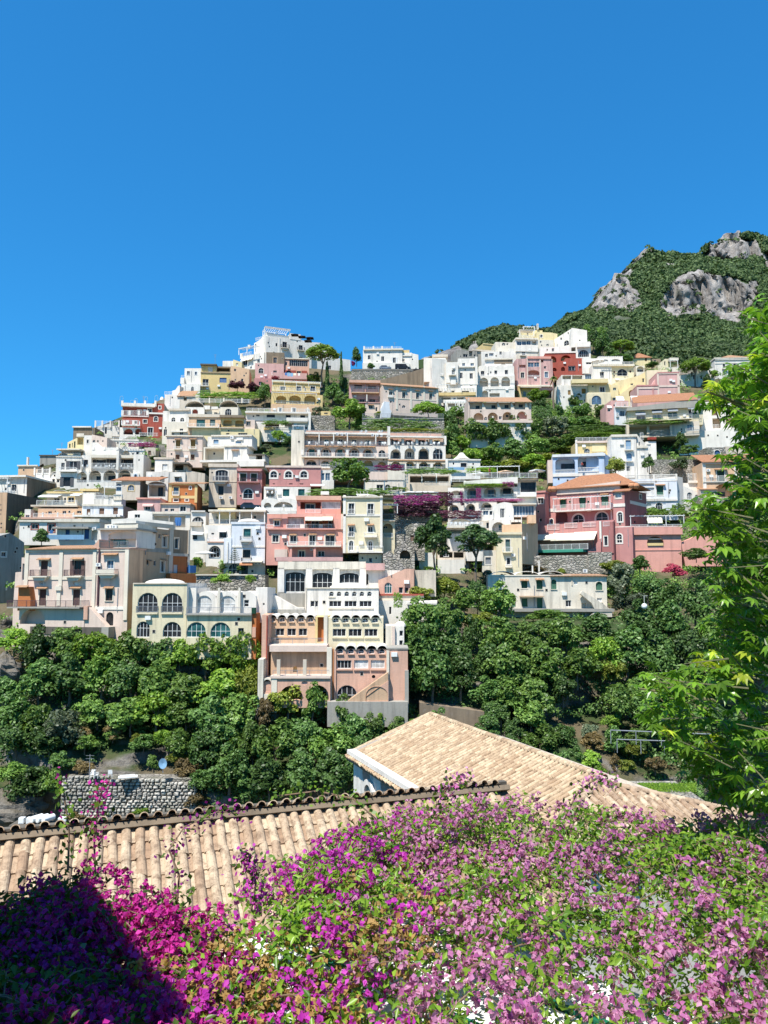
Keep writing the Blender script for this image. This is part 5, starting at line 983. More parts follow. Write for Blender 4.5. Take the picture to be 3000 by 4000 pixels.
# ---------------------------------------------------------------- long arcaded hotel
b = Bld('long pale hotel with three tiers of balconies and red-lined arches', 176, 4, 'hotel')
V(1000, 1600)
b.w(500, 395, 1425, 625, 'PP', 'A 545 408 660 505 d=1.6 bk=CO; A 700 408 815 505 d=1.6 bk=CO; A 852 410 965 505 d=1.6 bk=CO; A 1005 412 1118 505 d=1.6 bk=CO; A 1155 420 1265 515 d=1.6 bk=CO; w 575 430 632 500 i=1.5 fr=teal tr=W gl=teal; w 725 432 785 500 i=1.5 tr=W; w 878 434 935 502 i=1.5 fr=teal tr=W gl=teal; w 1030 440 1095 502 i=1.5 tr=W; w 1182 442 1240 512 i=1.5 tr=W fr=teal; a 1322 436 1398 515; A 540 540 655 600 d=1.4 bk=OC; A 700 548 800 615 d=1.4 bk=OC; w 720 565 780 625 i=1.3 gl=teal; w 545 562 650 600 i=1.3; A 1160 545 1265 612 d=1.4 bk=OC; A 1310 562 1410 625 d=1.4 bk=OC', dep=9, ext=3, wear=.4)
b.e('b 495 478 1280 528 p=1.3 col=WC; b 1290 485 1430 535 p=1.3 col=WC; h 500 525 1290 545; b 700 595 800 635 p=1 col=W; c* 26 445 500 500 678 985 p=1.4 q=-1.1 col=W nm=pier')
b.w(520, 290, 1425, 395, 'PP', 'w 560 325 610 372; w 738 322 786 375 dr gl=teal tr=CR; w 886 318 938 375 dr tr=CR; w 1035 325 1086 378 dr tr=CR; w 1180 328 1232 385 dr gl=teal tr=CR; w 1318 332 1382 388 dr tr=CO; c* 12 280 390 682 838 986 1290 p=1.4 q=.1 col=W nm=divider', o=-1.6, dep=7, ext=0)
b.e('r 525 345 1290 390 rc=grey; r 1300 355 1425 398 rc=grey; h 512 390 1290 412', o=0)
b.gable_roof(520, 268, 1430, 292, o=-.6, over=.3, dep=4, key='terr2').w(525, 262, 1430, 285, 'W', o=-1, dep=7, ext=0).e('r 530 222 1430 262 rc=grey; c 525 250 1430 268 p=.2 q=.2 col=W; u 862 255 890 282; u 915 258 940 284; u 965 255 992 282; u 1245 262 1272 292; u 1296 268 1318 294; u 1342 270 1364 296', o=-.8)
b.w(540, 232, 1430, 262, 'SA', '', o=-6, dep=2, ext=0)
b.w(380, 220, 520, 620, 'WC', '', o=.6, dep=9, ext=3, wear=.7).e('p 400 178 520 225 p=0 t=.05', o=.5)
V(1500, 1650)
b.w(45, 252, 665, 410, 'W', 'A 70 288 182 392 d=2; A 222 278 332 394 d=2; A 372 280 485 398 d=2; a 528 284 635 398 n=3 x; w 100 325 160 390 i=1.9 fr=dark; w 248 320 298 380 i=1.9 tr=W; w 385 310 470 395 i=1.9 fr=dark; r 70 360 182 394 rc=dark; r 222 360 332 396 rc=dark; r 372 370 485 400 rc=dark', o=1.2, dep=9, ext=0)
b.w(45, 150, 640, 255, 'PP', 'w 85 190 150 235 tr=CO; w 230 190 300 245 tr=CO; w 370 190 440 245 tr=CO; w 540 195 600 250 tr=OC; c* 26 160 255 50 198 348 498 650 p=1.6 q=.2 col=W nm=divider', o=-.5, dep=7, ext=0).e('r 70 210 640 252 rc=grey; h 60 168 640 190; c 30 148 640 165 p=.3 q=1 col=W; r 60 100 630 150 p=-1 rc=grey; c 38 45 66 250 p=.3 q=.4 col=W nm=chimney', o=1)
b.w(60, 118, 620, 150, 'SA', '', o=-5, dep=1.5, ext=0)
b.w(40, 408, 665, 520, 'WC', 'A 75 420 182 500 d=1.5 bk=OC; A 230 422 332 505 d=1.5 bk=OC; A 375 428 485 505 d=1.5 bk=OC; A 530 430 640 505 d=1.5 bk=OC; w 95 445 160 500 i=1.4; w 248 448 302 505 i=1.4 gl=teal; w 390 450 465 505 i=1.4; w 552 452 608 500 i=1.4 gl=teal', o=1, dep=9, ext=4).e('r 240 478 640 508; h 40 402 660 418; c* 26 450 500 362 512 p=.5 q=0 col=W nm=pier', o=1.4)
b = Bld('small white pavilion with tent-shaped roof at the end of the long hotel', 174, 2, 'pavilion')
b.w(690, 410, 1040, 520, 'W', 'w 828 438 892 482 tr=W fr=dark; o 742 430 760 458 fr=dark; o 955 435 972 462 fr=dark', dep=7, ext=2).slab(685, 398, 1045, 412, 'W', over=.25, dep=7).e('c 690 488 865 518 p=.6 q=-.5 col=sky nm=parapet; c 665 395 690 510 p=.3 q=.3 col=W nm=pier')
u0, v0, u1, v1 = b.rect(735, 330, 940, 404, 3.2); c = (u0 + u1) / 2
prof_ = [(1., 0.), (.72, .22), (.48, .5), (.3, .8), (.26, .88), (.27, .9), (.2, 1.), (0.001, 1.04)]
vs_ = [(c + (u1 - u0) / 2 * r * math.cos(a), 3.2 + (u1 - u0) / 2 * r * math.sin(a), v0 + (v1 - v0) * h) for r, h in prof_ for a in [2 * math.pi * q / 20 for q in range(20)]]
MB().add(vs_, [(j * 20 + i, j * 20 + (i + 1) % 20, (j + 1) * 20 + (i + 1) % 20, (j + 1) * 20 + i) for j in range(len(prof_) - 1) for i in range(20)]).build('roof', plaster('W', .2), b.root, True)
b = Bld('shaded terrace house under a magenta bougainvillea pergola at the centre', 164, 2)
b.w(-215, 645, 200, 780, 'W', 'w -80 672 -10 735; a 10 670 70 735; w 90 690 140 735', o=-2, dep=5, ext=1).e('r -190 742 200 778; p -210 640 215 775 p=.4 cv=teal t=.1; c -215 775 720 790 p=.4 q=2 col=BG nm=terrace', o=0)
V(1500, 1650)
b.w(240, 560, 720, 700, 'BG', 'L 280 580 700 650 d=2 bk=DG; ', o=-2, dep=4, ext=1).e('r 440 640 720 680; c 225 450 240 700 p=.3 q=.2 col=W nm=post; p 250 560 720 660 p=.5 t=.1', o=0)
b = Bld('white terrace hotel with two tiers of arches under purple bougainvillea', 156, -6, 'hotel')
b.w(690, 700, 1440, 840, 'W', 'A 695 735 865 830 d=2 f=.8; A 898 705 1008 822 d=2; A 1078 695 1210 808 d=2; A 1250 690 1400 800 d=2 f=.8; w 805 755 850 810 i=1.9 fr=navy; w 930 740 990 822 i=1.9 fr=sky gl=cool; w 1122 730 1188 808 i=1.9 fr=sky gl=cool; w 1285 715 1370 770 i=1.9 fr=dark; r 700 790 870 840; r 890 790 1010 830; r 1070 778 1200 812; r 1250 775 1420 805', dep=8, ext=0)
b.w(690, 850, 1220, 970, 'W', 'A 702 890 808 965 d=1.8; A 882 878 985 965 d=1.8; A 1045 865 1168 950 d=1.8; w 735 915 802 962 i=1.7 fr=navy gl=cool; w 918 905 970 950 i=1.7 fr=dark; w 1085 895 1150 930 i=1.7 fr=dark; r 1010 925 1170 958', o=1.5, dep=8, ext=3)
b.e('c 690 832 1450 852 p=1.6 q=.5 col=W nm=terrace', o=.1)
b.w(870, 610, 1445, 660, 'W', '', o=.8, dep=6, ext=0, top=('poly', [(1445, 590), (1150, 610), (870, 635)]), nm='parapet').e('r 730 600 870 640; r 990 540 1460 600; p 990 480 1460 600 p=0 t=.05; r 1470 545 1660 600; c 860 630 885 700 p=.1 q=1 col=W nm=pier', o=.6)
b.w(1440, 640, 1645, 800, 'W', 'w 1475 645 1640 755 n=4 x fr=dark gl=black; b 1430 760 1640 810 p=1.2 col=W; c 1440 610 1660 640 p=.6 col=BW', o=-.3, dep=8, ext=2)
V(1500, 1900)
b = Bld('white house with glazed veranda and arched terrace beside the rose villa', 149, -4)
b.w(1175, 200, 1400, 360, 'W', 'w 1255 238 1302 340 dr n=3; ', dep=8, ext=0, top=('poly', [(1400, 185), (1300, 168), (1175, 200)])).w(1390, 195, 1640, 330, 'PP', 'w 1398 208 1622 312 n=7 gl=cool', o=-.2, dep=7, ext=0).slab(1385, 182, 1645, 198, 'WC', o=0, dep=7)
b.w(1060, 255, 1180, 380, 'W', 'w 1070 262 1128 310 n=2 gl=cool; w 1140 265 1172 310; r 1160 310 1240 350 p=.4', o=.4, dep=6, ext=1).w(1135, 360, 1480, 500, 'W', 'A 1168 385 1305 490 d=1.6; w 1235 415 1300 475 i=1.5 gl=teal; L 1375 385 1480 490 d=2 bk=BG; r 1200 450 1480 495 rc=grey', o=1.5, dep=7, ext=0).w(1050, 370, 1140, 460, 'BG', 'w 1105 390 1135 455', o=.8, dep=6, ext=3).e('p 1350 330 1480 400 p=.8 t=.06; c 1555 310 1640 400 p=.3 q=2 col=PE nm=parapet', o=1.6)
b = Bld('plain cream house with tall green shuttered window and drooping cable', 143, -3)
b.w(1215, 520, 1490, 900, 'CR', 'w 1312 572 1362 705 sh=teal tr=WC dr; b 1280 655 1380 720 p=.7 col=CR; w 1325 768 1365 845 tr=W; u 1375 728 1415 758; b 1310 845 1380 878 p=.5; c 1215 495 1490 520 p=.3 col=CR', dep=9, ext=2, side='PE')
b.w(1060, 690, 1220, 900, 'WC', 'w 1095 765 1155 840 sh=grey tr=W', o=-.8, dep=7, ext=2, wear=.8)
b.face(58, 143.5, 1490, 880); b.w(1488, 430, 1660, 730, 'PE', '', dep=4, ext=2, top=('poly', [(1660, 400), (1488, 405)]))
b = Bld('white low wall house behind the two stone pines', 140, -2)
b.w(380, 715, 560, 880, 'W', '', dep=6, ext=1).w(580, 790, 870, 885, 'W', 'w 640 700 700 760', o=.3, dep=6, ext=1, top=('slope', 790, 790)).w(580, 700, 880, 790, 'BG', 'L 600 710 740 770 d=1.5 bk=DG; L 755 710 860 770 d=1.5 bk=DG', o=-1.5, dep=5, ext=1, wear=.7)
b.w(690, 440, 1070, 690, 'W', 'A 700 350 960 435 d=1; L 690 470 940 510 d=1.4 bk=BG; L 1000 640 1060 690', o=-4, dep=5, ext=2, wear=.7).e('c 675 432 1095 455 p=2 q=1 col=WC nm=terrace; r 680 395 1060 436 p=1.8', o=-4)
Bld('stone stair with arched undercroft climbing beside the cream house', 134, 0, 'stone_stair', 'stairs').w(110, 690, 330, 900, 'GR', 'A 170 690 285 780 d=1.6 bk=DG', dep=5, ext=2, stonewall=True, top=('poly', [(330, 600), (240, 590), (110, 680)])).w(-10, 730, 330, 900, 'GR', '', o=2, dep=2, ext=2, stonewall=True, top=('poly', [(330, 880), (250, 890), (160, 800), (70, 690), (-10, 735)])).w(120, 440, 440, 620, 'GR', 'w 285 525 325 590 sh=wood; c 320 450 410 490 p=.6 col=BG nm=balcony', o=-5, dep=4, ext=3, stonewall=True, top=('poly', [(440, 400), (300, 400), (120, 500)]))
# ---------------------------------------------------------------- right
V(2000, 1600)
b = Bld('rose villa with tiled hip roof, green shutters and cream terrace awnings', 160, -30, 'villa')
b.w(355, 880, 1100, 1240, 'RO', '''w 520 965 582 1060 sh=green dr; w 730 945 795 1060 sh=green dr; w 965 918 1040 1035 sh=green dr; a 655 1130 775 1240 tr=W tw=.25; a 905 1105 1035 1220 tr=W tw=.25; a 408 1180 445 1240 tr=W fr=blue; A 470 1090 600 1220 d=1.6 bk=DR''', dep=10, ext=3, top=('poly', [(1165, 790), (480, 880), (355, 900)]))
b.e('b 470 1025 1090 1100 p=1.8 col=W; p 480 960 1085 1080 p=1.9 t=.05; c 355 1070 480 1105 p=.1 col=W; c 1068 1060 1085 1215 p=.2 col=W nm=downpipe; h 515 958 590 975; h 720 935 800 955; h 955 905 1045 928')
b.hip(420, 705, 1330, 835, o=0, dep=12, over=.7, key='terr', inset=.45)
b.w(480, 840, 1165, 900, 'PP', '', o=.25, dep=2, ext=0, top=('poly', [(1165, 770), (490, 862)]), nm='cornice')
b.w(290, 1250, 1100, 1382, 'RO', '', o=3.2, dep=4, ext=5, top=('poly', [(1100, 1190), (900, 1200), (290, 1260)])).e('r 385 1235 512 1300 p=.1; r 572 1222 705 1278 p=.1; r 768 1215 905 1265 p=.1', o=3.3)
b.w(255, 895, 360, 1382, 'RO', 'w 278 955 338 1015 tr=W; w 294 1172 322 1212', o=2.6, dep=4, ext=4).slab(245, 878, 368, 898, 'RO', o=2.6, over=.2, dep=4)
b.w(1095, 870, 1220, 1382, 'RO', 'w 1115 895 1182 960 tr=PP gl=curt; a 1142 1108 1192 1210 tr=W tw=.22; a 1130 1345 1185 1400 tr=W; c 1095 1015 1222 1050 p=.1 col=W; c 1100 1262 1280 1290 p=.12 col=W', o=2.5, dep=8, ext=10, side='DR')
b.gable_roof(1085, 835, 1275, 880, o=2.5, dep=5, key='terr')
V(2000, 1900)
b.w(290, 430, 960, 700, 'RO', 'L 300 590 440 690 d=1.5 bk=CO; L 500 590 640 690 d=1.5 bk=CO; L 690 580 860 680 d=1.5 bk=PE', o=3.3, dep=4, ext=2).e('k 265 515 510 588 p=2.5 col=cream; k 455 505 690 592 p=2.5 col=cream; k 675 490 922 588 p=2.5 col=cream; c 110 690 815 720 p=3.2 q=0 col=aqua nm=terrace_edge; r 270 630 860 690 p=2.5 rc=white', o=3.3)
b.w(940, 380, 1100, 720, 'DR', 'w 995 540 1032 640 tr=W; ', o=4, dep=5, ext=3).e('c 948 375 970 600 p=.3 q=.1 col=W; r 985 380 1090 430 rc=white; c 1060 380 1095 720 p=.2 col=DR nm=pilaster', o=4)
b.w(820, 590, 960, 730, 'RO', '', o=4.6, dep=.6, ext=1, top=('poly', [(960, 560), (920, 600), (890, 660), (825, 690)]))
b.w(1115, 440, 1305, 780, 'RO', 'a 1132 515 1188 610 tr=W tw=.22', o=2.7, dep=6, ext=2)
b.face(52, 155, 1220, 300)
b.w(1218, 130, 1450, 700, 'DR', 'w 1225 62 1262 130 tr=PP gl=curt; a 1238 230 1268 330 tr=W gl=curt; w 1375 88 1398 135 tr=W; c 1218 165 1445 200 p=.1 col=W; o 1315 365 1340 400 fr=grey', dep=6, ext=4, top=('poly', [(1450, 75), (1280, 40), (1218, 65)]))
b = Bld('low coral annex with rooftop pergola and broad arched window', 153, -8)
b.w(1290, 510, 1830, 800, 'CO', 'A 1458 538 1638 640 d=.8 bk=DG f=.75; c 1460 560 1635 572 p=-.3 q=.5 col=W; c 1462 612 1632 640 p=.2 q=.4 col=OC nm=window_box; c 1300 682 1825 692 p=.1 col=CO; c 1280 430 1835 522 p=.5 q=1 col=CO nm=parapet', dep=9, ext=3)
b.e('p 1280 322 1855 438 p=.1 t=.06; r 1280 412 1850 440 p=.3; k 1460 335 1620 400 p=.5 col=cream', o=.2)
V(2400, 1950)
b.w(760, 390, 1180, 560, 'CO', '', o=-.4, dep=4, ext=3, top=('poly', [(1180, 300), (1000, 350), (720, 470)]), nm='stair_wall')
V(2000, 1600)
b = Bld('light blue villa with two wide arched balconies and sailboat murals', 176, -10, 'villa')
b.w(440, 505, 1000, 800, 'BL', 'A 468 512 682 680 d=2.4 f=.55 bk=LB; A 710 486 938 662 d=2.4 f=.5 bk=LB; w 570 585 655 638 i=2.3 fr=navy osh=navy; w 802 562 888 615 i=2.3 fr=navy osh=navy; c 440 690 1000 720 p=.2 col=W; c 685 715 715 760 p=.1 col=W nm=sailboat_relief; c 795 720 818 745 p=.1 col=W nm=sailboat_relief; c 920 680 975 720 p=.1 col=W nm=sailboat_relief', dep=10, ext=2, side='BL')
b.slab(435, 480, 1005, 508, 'LB', over=.35, dep=10)
q = MB()
for xa, xb, ya, yb in ((470, 682, 650, 690), (712, 940, 625, 668)):
    u0, v0, u1, v1 = b.rect(xa, ya, xb, yb, -.1)
    for k in range(14):
        u = u0 + (u1 - u0) * (k + .5) / 14; q.bar((u, -.05, v0), (u, -.05, v1 - .12), .06, 6, .05)
    q.box(u0, -.16, v1 - .12, u1, .06, v1); q.box(u0, -.15, v0 - .1, u1, .05, v0 + .02)
q.build('balustrade', plaster('W', .2), b.root)
b.w(385, 545, 440, 700, 'PP', '', o=-1, dep=6, ext=2)
b.face(62, 176, 1000, 700); b.w(990, 500, 1090, 720, 'BL', '', dep=4, ext=3)
Bld('yellow garden house with fan window and railed terrace above the blue villa', 186, -4).w(690, 350, 1075, 480, 'OC', 'a 778 420 842 468 n=3 x; c 865 380 1010 455 p=.06 col=YE; w 1020 390 1050 440 sh=GR', dep=7, ext=3, wear=.7).e('c 690 340 1075 360 p=.3 col=PP; r 690 300 1075 350; c 685 330 705 480 p=.2 q=.2 col=W nm=post', o=.1)
b = Bld('peeling white house with blue shutters and arched blue door at right', 180, -6)
b.w(1075, 290, 1345, 600, 'W', 'w 1228 330 1285 440 sh=sky tr=WC dr; b 1215 405 1305 445 p=.7; a 1235 468 1295 555 sh=sky tr=W; b 1225 540 1305 565 p=.5; w 1236 612 1275 665', dep=8, ext=3, wear=1.).slab(1070, 270, 1350, 295, 'WC', over=.3, dep=8)
b.w(1345, 320, 1470, 620, 'W', 'w 1368 348 1382 390; c 1345 390 1465 415 p=.3 col=WC', o=-.4, dep=7, ext=3, wear=.9, top=('poly', [(1470, 400), (1345, 265)]))
b.w(1445, 345, 1560, 550, 'W', 'w 1455 375 1500 425 sh=white; w 1470 480 1505 545', o=-1.5, dep=6, ext=3).e('c 1465 300 1555 325 p=.4 q=.4 col=red nm=water_tank; r 1385 250 1420 330', o=-1.5)
V(2400, 1650)
b = Bld('white-blue villa with roof balustrade and green shuttered balcony door', 170, -8, 'villa')
b.w(110, 610, 680, 960, 'LB', 'w 455 688 528 790 sh=green dr tr=W; w 285 705 430 790 n=4 gl=curt tr=W; a 445 865 520 950 n=3 x tr=W; a 345 870 400 960 gl=curt; h 440 665 548 690; c 110 825 680 850 p=.25 col=W; c 240 652 425 668 p=.2 col=GR', dep=9, ext=2).e('r 340 780 440 825 p=.5; r 450 780 535 825 p=.5', o=.1)
q = MB(); u0, v0, u1, v1 = b.rect(130, 570, 670, 630, 0)
for k in range(44):
    u = u0 + (u1 - u0) * (k + .5) / 44; q.bar((u, .1, v0), (u, .1, v1), .07, 6, .05)
q.box(u0, 0, v1, u1, .25, v1 + .15); q.box(u0, -.05, v0 - .15, u1, .3, v0 + .05)
for k in (0, .2, .55, 1): q.box(u0 + (u1 - u0) * k - .2, -.03, v0, u0 + (u1 - u0) * k + .2, .27, v1 + .2)
q.build('balustrade', plaster('W', .2), b.root)
b.face(40, 170, 680, 900); b.w(676, 590, 745, 960, 'W', '', dep=5, ext=2)
b.face(4, 172, 840, 900); b.w(720, 760, 950, 880, 'W', 'a 785 755 840 830 n=3 x; a 868 780 912 830 n=2; r 720 800 940 850 p=1', dep=5, ext=2, top=('poly', [(950, 780), (760, 690), (720, 690)])).w(745, 655, 955, 770, 'W', 'r 795 550 950 640; c 795 630 955 655 p=.4 col=W', o=-2.5, dep=4, ext=1)
b = Bld('peach villa with red tiled roof and two arches at right behind the leaves', 170, -6, 'villa')
b.w(950, 430, 1640, 810, 'PE', 'w 1108 520 1188 635 sh=dgreen tr=W; w 1445 505 1510 620 sh=dgreen tr=W; A 1080 665 1285 805 d=1.8 bk=PE f=.8; A 1340 650 1520 800 d=1.8 bk=PE f=.8; o 1294 660 1326 694 fr=dark; w 1115 755 1195 805 i=1.7 fr=dark; u 1225 708 1268 742 i=1.7; c 955 430 990 800 p=.12 col=W nm=pilaster; c 1295 430 1328 640 p=.12 col=W nm=pilaster; c 955 635 1640 650 p=.2 col=WC; h 1078 498 1215 522; h 1418 485 1540 508; u 992 505 1030 532', dep=10, ext=1).gable_roof(940, 345, 1660, 425, over=.6, dep=8, key='terr').e('r 960 575 1640 640 p=.3; c 950 425 1650 445 p=.3 col=W')
b.w(930, 720, 1110, 810, 'PP', 'a 1002 740 1048 795', o=1, dep=4, ext=1).gable_roof(925, 700, 1115, 722, o=1, dep=3, key='terr2')
Bld('white arched garden house with blue fan window above the peach villa', 184, 0).w(1000, 270, 1200, 350, 'GR', 'a 1078 298 1142 348 fr=blue gl=cool tr=W', dep=5, ext=2, stonewall=True).w(1200, 260, 1500, 345, 'BG', '', o=-.5, dep=5, ext=2)
V(2000, 1900)
b = Bld('white villa with green arched shutters and outside stair in the gardens', 131, -3, 'villa')
b.w(-260, 960, 1025, 1345, 'WC', '''a 102 1008 165 1100 sh=green tr=WC; a 264 1005 330 1110 sh=green si; a 422 1005 480 1110 sh=green si; a 905 1028 976 1120 sh=green si tr=WC; a -170 1015 -112 1100 sh=green tr=WC
w 270 1205 330 1315 sh=green dr; w 105 1210 168 1300 sh=green dr; w -10 1205 40 1300 sh=green dr; w 580 1230 640 1300; a 668 1012 708 1060 gl=curt; w 918 1205 972 1250 gl=curt si; L 750 1260 800 1345 d=.5
h 85 1000 180 1018; h 250 990 345 1008; c 640 960 652 1070 p=.1 col=BG nm=downpipe; c -260 955 640 968 p=.1 col=WC''', dep=9, ext=2, wear=.7)
b.gable_roof(410, 945, 1030, 962, over=.45, dep=7, key='terr2').vault(-230, 915, 560, 962, 3, col='W', o=-1, dep=6, over=0)
b.w(820, 1210, 1080, 1345, 'WC', 'A 700 1255 900 1345 d=1.' if 0 else '', o=1.6, dep=1.2, ext=1, wear=.9, top=('poly', [(1080, 1345), (1000, 1280), (860, 1190), (760, 1130), (740, 1160), (860, 1260), (905, 1345)]), nm='stair_wall').e('u 765 895 810 930; c 215 855 228 935 p=.2 q=.3 col=W nm=chimney; c 285 810 298 920 p=.2 q=.3 col=W nm=chimney', o=-1).e('c 80 1182 335 1192 p=1.2 q=0 col=TA nm=shelf_roof; c -260 1318 1080 1350 p=1.6 q=.5 col=GR nm=terrace_edge', o=.1)
b = Bld('low rubble stone terrace wall below the rose villa', 148, -14, 'retaining_wall', 'wall')
b.w(90, 745, 870, 930, 'GR', '', dep=4, ext=2, stonewall=True, nm='masonry').w(825, 710, 1080, 830, 'GR', '', o=.5, dep=4, ext=2, stonewall=True, nm='masonry')
V(2400, 1650)
Bld('curved rubble retaining wall with white drain pipe below the peach villa', 163, 0, 'retaining_wall', 'wall').w(940, 810, 1360, 1100, 'GR', '', dep=5, ext=3, stonewall=True, nm='masonry').e('c 1040 960 1052 1040 p=.2 col=W nm=drain_pipe; c 1045 880 1140 893 p=.2 col=W nm=drain_pipe')
Bld('rough stone terrace wall between the peeling white house and the oleander', 178, 0, 'retaining_wall', 'wall').w(440, 400, 960, 600, 'GR', '', dep=4, ext=3, stonewall=True, nm='masonry')
V(1000, 1250)
Bld('dark rubble stone wall in the shade below the yellow loggia house', 216, 0, 'retaining_wall', 'wall').w(590, 1030, 850, 1180, 'GR', '', dep=4, ext=3, stonewall=True, nm='masonry').w(700, 985, 805, 1050, 'OC', 'w 735 1000 775 1015', o=-1, dep=3)
V(1500, 1650)
Bld('stone terrace wall with fretwork concrete railing above the long hotel', 196, 0, 'retaining_wall', 'wall').w(-235, -40, 650, 100, 'GR', '', dep=4, ext=3, stonewall=True, nm='masonry').e('r -230 -95 640 -42 rc=grey; c -235 -42 650 -36 p=.1 q=.3 col=GR nm=coping', o=.1)
Bld('rubble wall smothered in purple bougainvillea at the centre', 152, 0, 'retaining_wall', 'wall').w(110, 800, 600, 1060, 'GR', '', dep=4, ext=5, stonewall=True, nm='masonry')
V(500, 1900)
Bld('stone garden wall under the lemon trees behind the cream arched villa', 126, 0, 'retaining_wall', 'wall').w(735, 955, 1480, 1075, 'GR', '', dep=4, ext=3, stonewall=True, nm='masonry').e('c 735 950 1400 962 p=.3 q=1 col=WC nm=coping')
V(0, 2400, 1.659)
# ---------------------------------------------------------------- the hillside, cut in terraces behind the houses
FRAME.clear()
cols = list(range(-1400, 4401, 25)); NR = 150
verts = []
for px in cols:
    ry = float(np.interp(px, _RX, _RY)); top = U(px, ry, Yd(ry) + 3); WC_ = [q for q in WALLS if q[0] - 45 < px < q[2] + 45]
    # behind the ridge
    verts.append((top.x * 1.5, top.y + 260, top.z - 70)); verts.append((top.x * 1.1, top.y + 40, top.z - 6))
    for r in range(NR):
        t = r / (NR - 1); py = ry + (3330 - ry) * t
        Y = Yt(px, py) + 2.2
        for (a_, b_, c_, d_, yw) in WC_:
            if b_ - 10 < py < d_ + 3 and Y < yw + 4.5: Y = yw + 4.5
        p = U(px, py, Y)
        k = min(1., max(0., (py - 2420) / 120))
        n1 = fbm(p.x * .06, p.y * .06, p.z * .10, 5)
        off = n1 * (1.0 + 4.2 * k) + (abs(fbm(p.x * .25, p.z * .25, 7., 3)) - .2) * 1.3 * k
        p = U(px, py, Y + off); verts.append(tuple(p))
    pe = verts[-1]
    verts.append((pe[0] * .95, pe[1] - 10, pe[2] - 4)); verts.append((pe[0] * .7, 60, -36)); verts.append((pe[0] * .6, 30, -36))
NV = NR + 5
faces = [(i * NV + r, i * NV + r + 1, (i + 1) * NV + r + 1, (i + 1) * NV + r) for i in range(len(cols) - 1) for r in range(NV - 1)]
setting('hillside', npmesh('hillside', verts, faces, hg, True))
# ================================================================ vegetation
FRAME.clear()
def rhombs(cen, nrm, L, asp, rng):
    n = len(cen); nrm = nrm / np.linalg.norm(nrm, axis=1)[:, None]
    t1 = np.cross(nrm, rng.normal(size=(n, 3))); t1 /= np.linalg.norm(t1, axis=1)[:, None] + 1e-9; t2 = np.cross(nrm, t1)
    L = np.asarray(L).reshape(-1, 1)
    return np.stack([cen + t1 * L, cen + t2 * L * asp, cen - t1 * L, cen - t2 * L * asp], 1).reshape(-1, 3)
def crown_mesh(name, seed, mat, nc=34, nl=2600, L=.085, shape='round', rlo=.45, rhi=.8, cr=(.22, .38)):
    rng = np.random.default_rng(seed); C = []; Rr = []
    while len(C) < nc:
        d = rng.normal(size=3); d /= np.linalg.norm(d)
        if shape == 'round':
            if d[2] < -.9: continue
            r = rng.uniform(rlo, rhi) * (.35 + .65 * rng.random() ** .4); c = d * r
        elif shape == 'umbrella': a_ = rng.uniform(0, 6.28); r = .88 * math.sqrt(rng.random()); c = np.array([r * math.cos(a_), r * math.sin(a_), -.62 + 1.25 * (1 - r * r) * rng.random() ** .5])
        elif shape == 'cone':
            z = rng.uniform(-1, 1); a = rng.uniform(0, 6.28); r = (.95 - abs(z + .35) * .72) * rng.uniform(.3, .75); c = np.array([r * math.cos(a), r * math.sin(a), z])
        elif shape == 'box': c = rng.uniform(-.85, .85, 3)
        C.append(c); Rr.append(rng.uniform(*cr))
    C = np.array(C); Rr = np.array(Rr)
    idx = rng.integers(0, nc, nl); d = rng.normal(size=(nl, 3)); d /= np.linalg.norm(d, axis=1)[:, None]; d[:, 2] = np.where(d[:, 2] < -.55, -d[:, 2], d[:, 2])
    p = C[idx] + d * (Rr[idx] * rng.uniform(.7, 1.08, nl))[:, None]
    nn = d + rng.normal(scale=.55, size=d.shape) + np.array([-.1, -.15, .35])
    V_ = rhombs(p, nn, L * rng.uniform(.6, 1.25, nl), .62, rng)
    return npmesh(name, V_, np.arange(len(V_)).reshape(-1, 4), mat)
LM = dict(dark=leafmat('leaf_dark', (.040, .095, .022), (.15, .255, .066)), mid=leafmat('leaf_mid', (.058, .125, .022), (.21, .33, .07)),
  bright=leafmat('leaf_bright', (.095, .21, .02), (.30, .45, .06)), olive=leafmat('leaf_olive', (.085, .115, .065), (.21, .255, .15)),
  yellow=leafmat('leaf_yellow', (.11, .15, .016), (.32, .36, .06)), pine=leafmat('leaf_pine', (.08, .15, .02), (.25, .36, .055)),
  boug=leafmat('leaf_magenta', (.22, .018, .14), (.52, .06, .32), c3=(.05, .09, .03)), plum=leafmat('leaf_plum', (.055, .020, .030), (.20, .05, .10), c3=(.05, .08, .03)),
  red=leafmat('leaf_red', (.25, .03, .06), (.55, .08, .14), c3=(.06, .12, .03)), white=leafmat('leaf_white', (.05, .09, .03), (.10, .15, .05), c3=(.75, .73, .68)), dpine=leafmat('leaf_stonepine', (.022, .055, .018), (.085, .15, .045)), dry=leafmat('leaf_dry', (.12, .085, .035), (.28, .21, .09)))
CM = {}
for k in LM:
    nv = 3 if k in ('dark', 'mid', 'bright') else 2
    CM[k] = [crown_mesh('crown_' + k, 11 * q + sum(map(ord, k)), LM[k], nc=26 + 5 * q, nl=3600, L=.07, cr=(.16, .33)) for q in range(nv)]
CM['umb'] = [crown_mesh('crown_umbrella', 71, LM['pine'], nc=110, nl=7000, L=.055, shape='umbrella', cr=(.12, .2))]
CM['umbb'] = [crown_mesh('crown_clipped', 74, LM['bright'], nc=110, nl=7000, L=.055, shape='umbrella', cr=(.12, .2))]
CM['cyp'] = [crown_mesh('crown_cypress', 72, LM['dark'], nc=44, nl=3000, L=.11, shape='cone', cr=(.2, .34))]
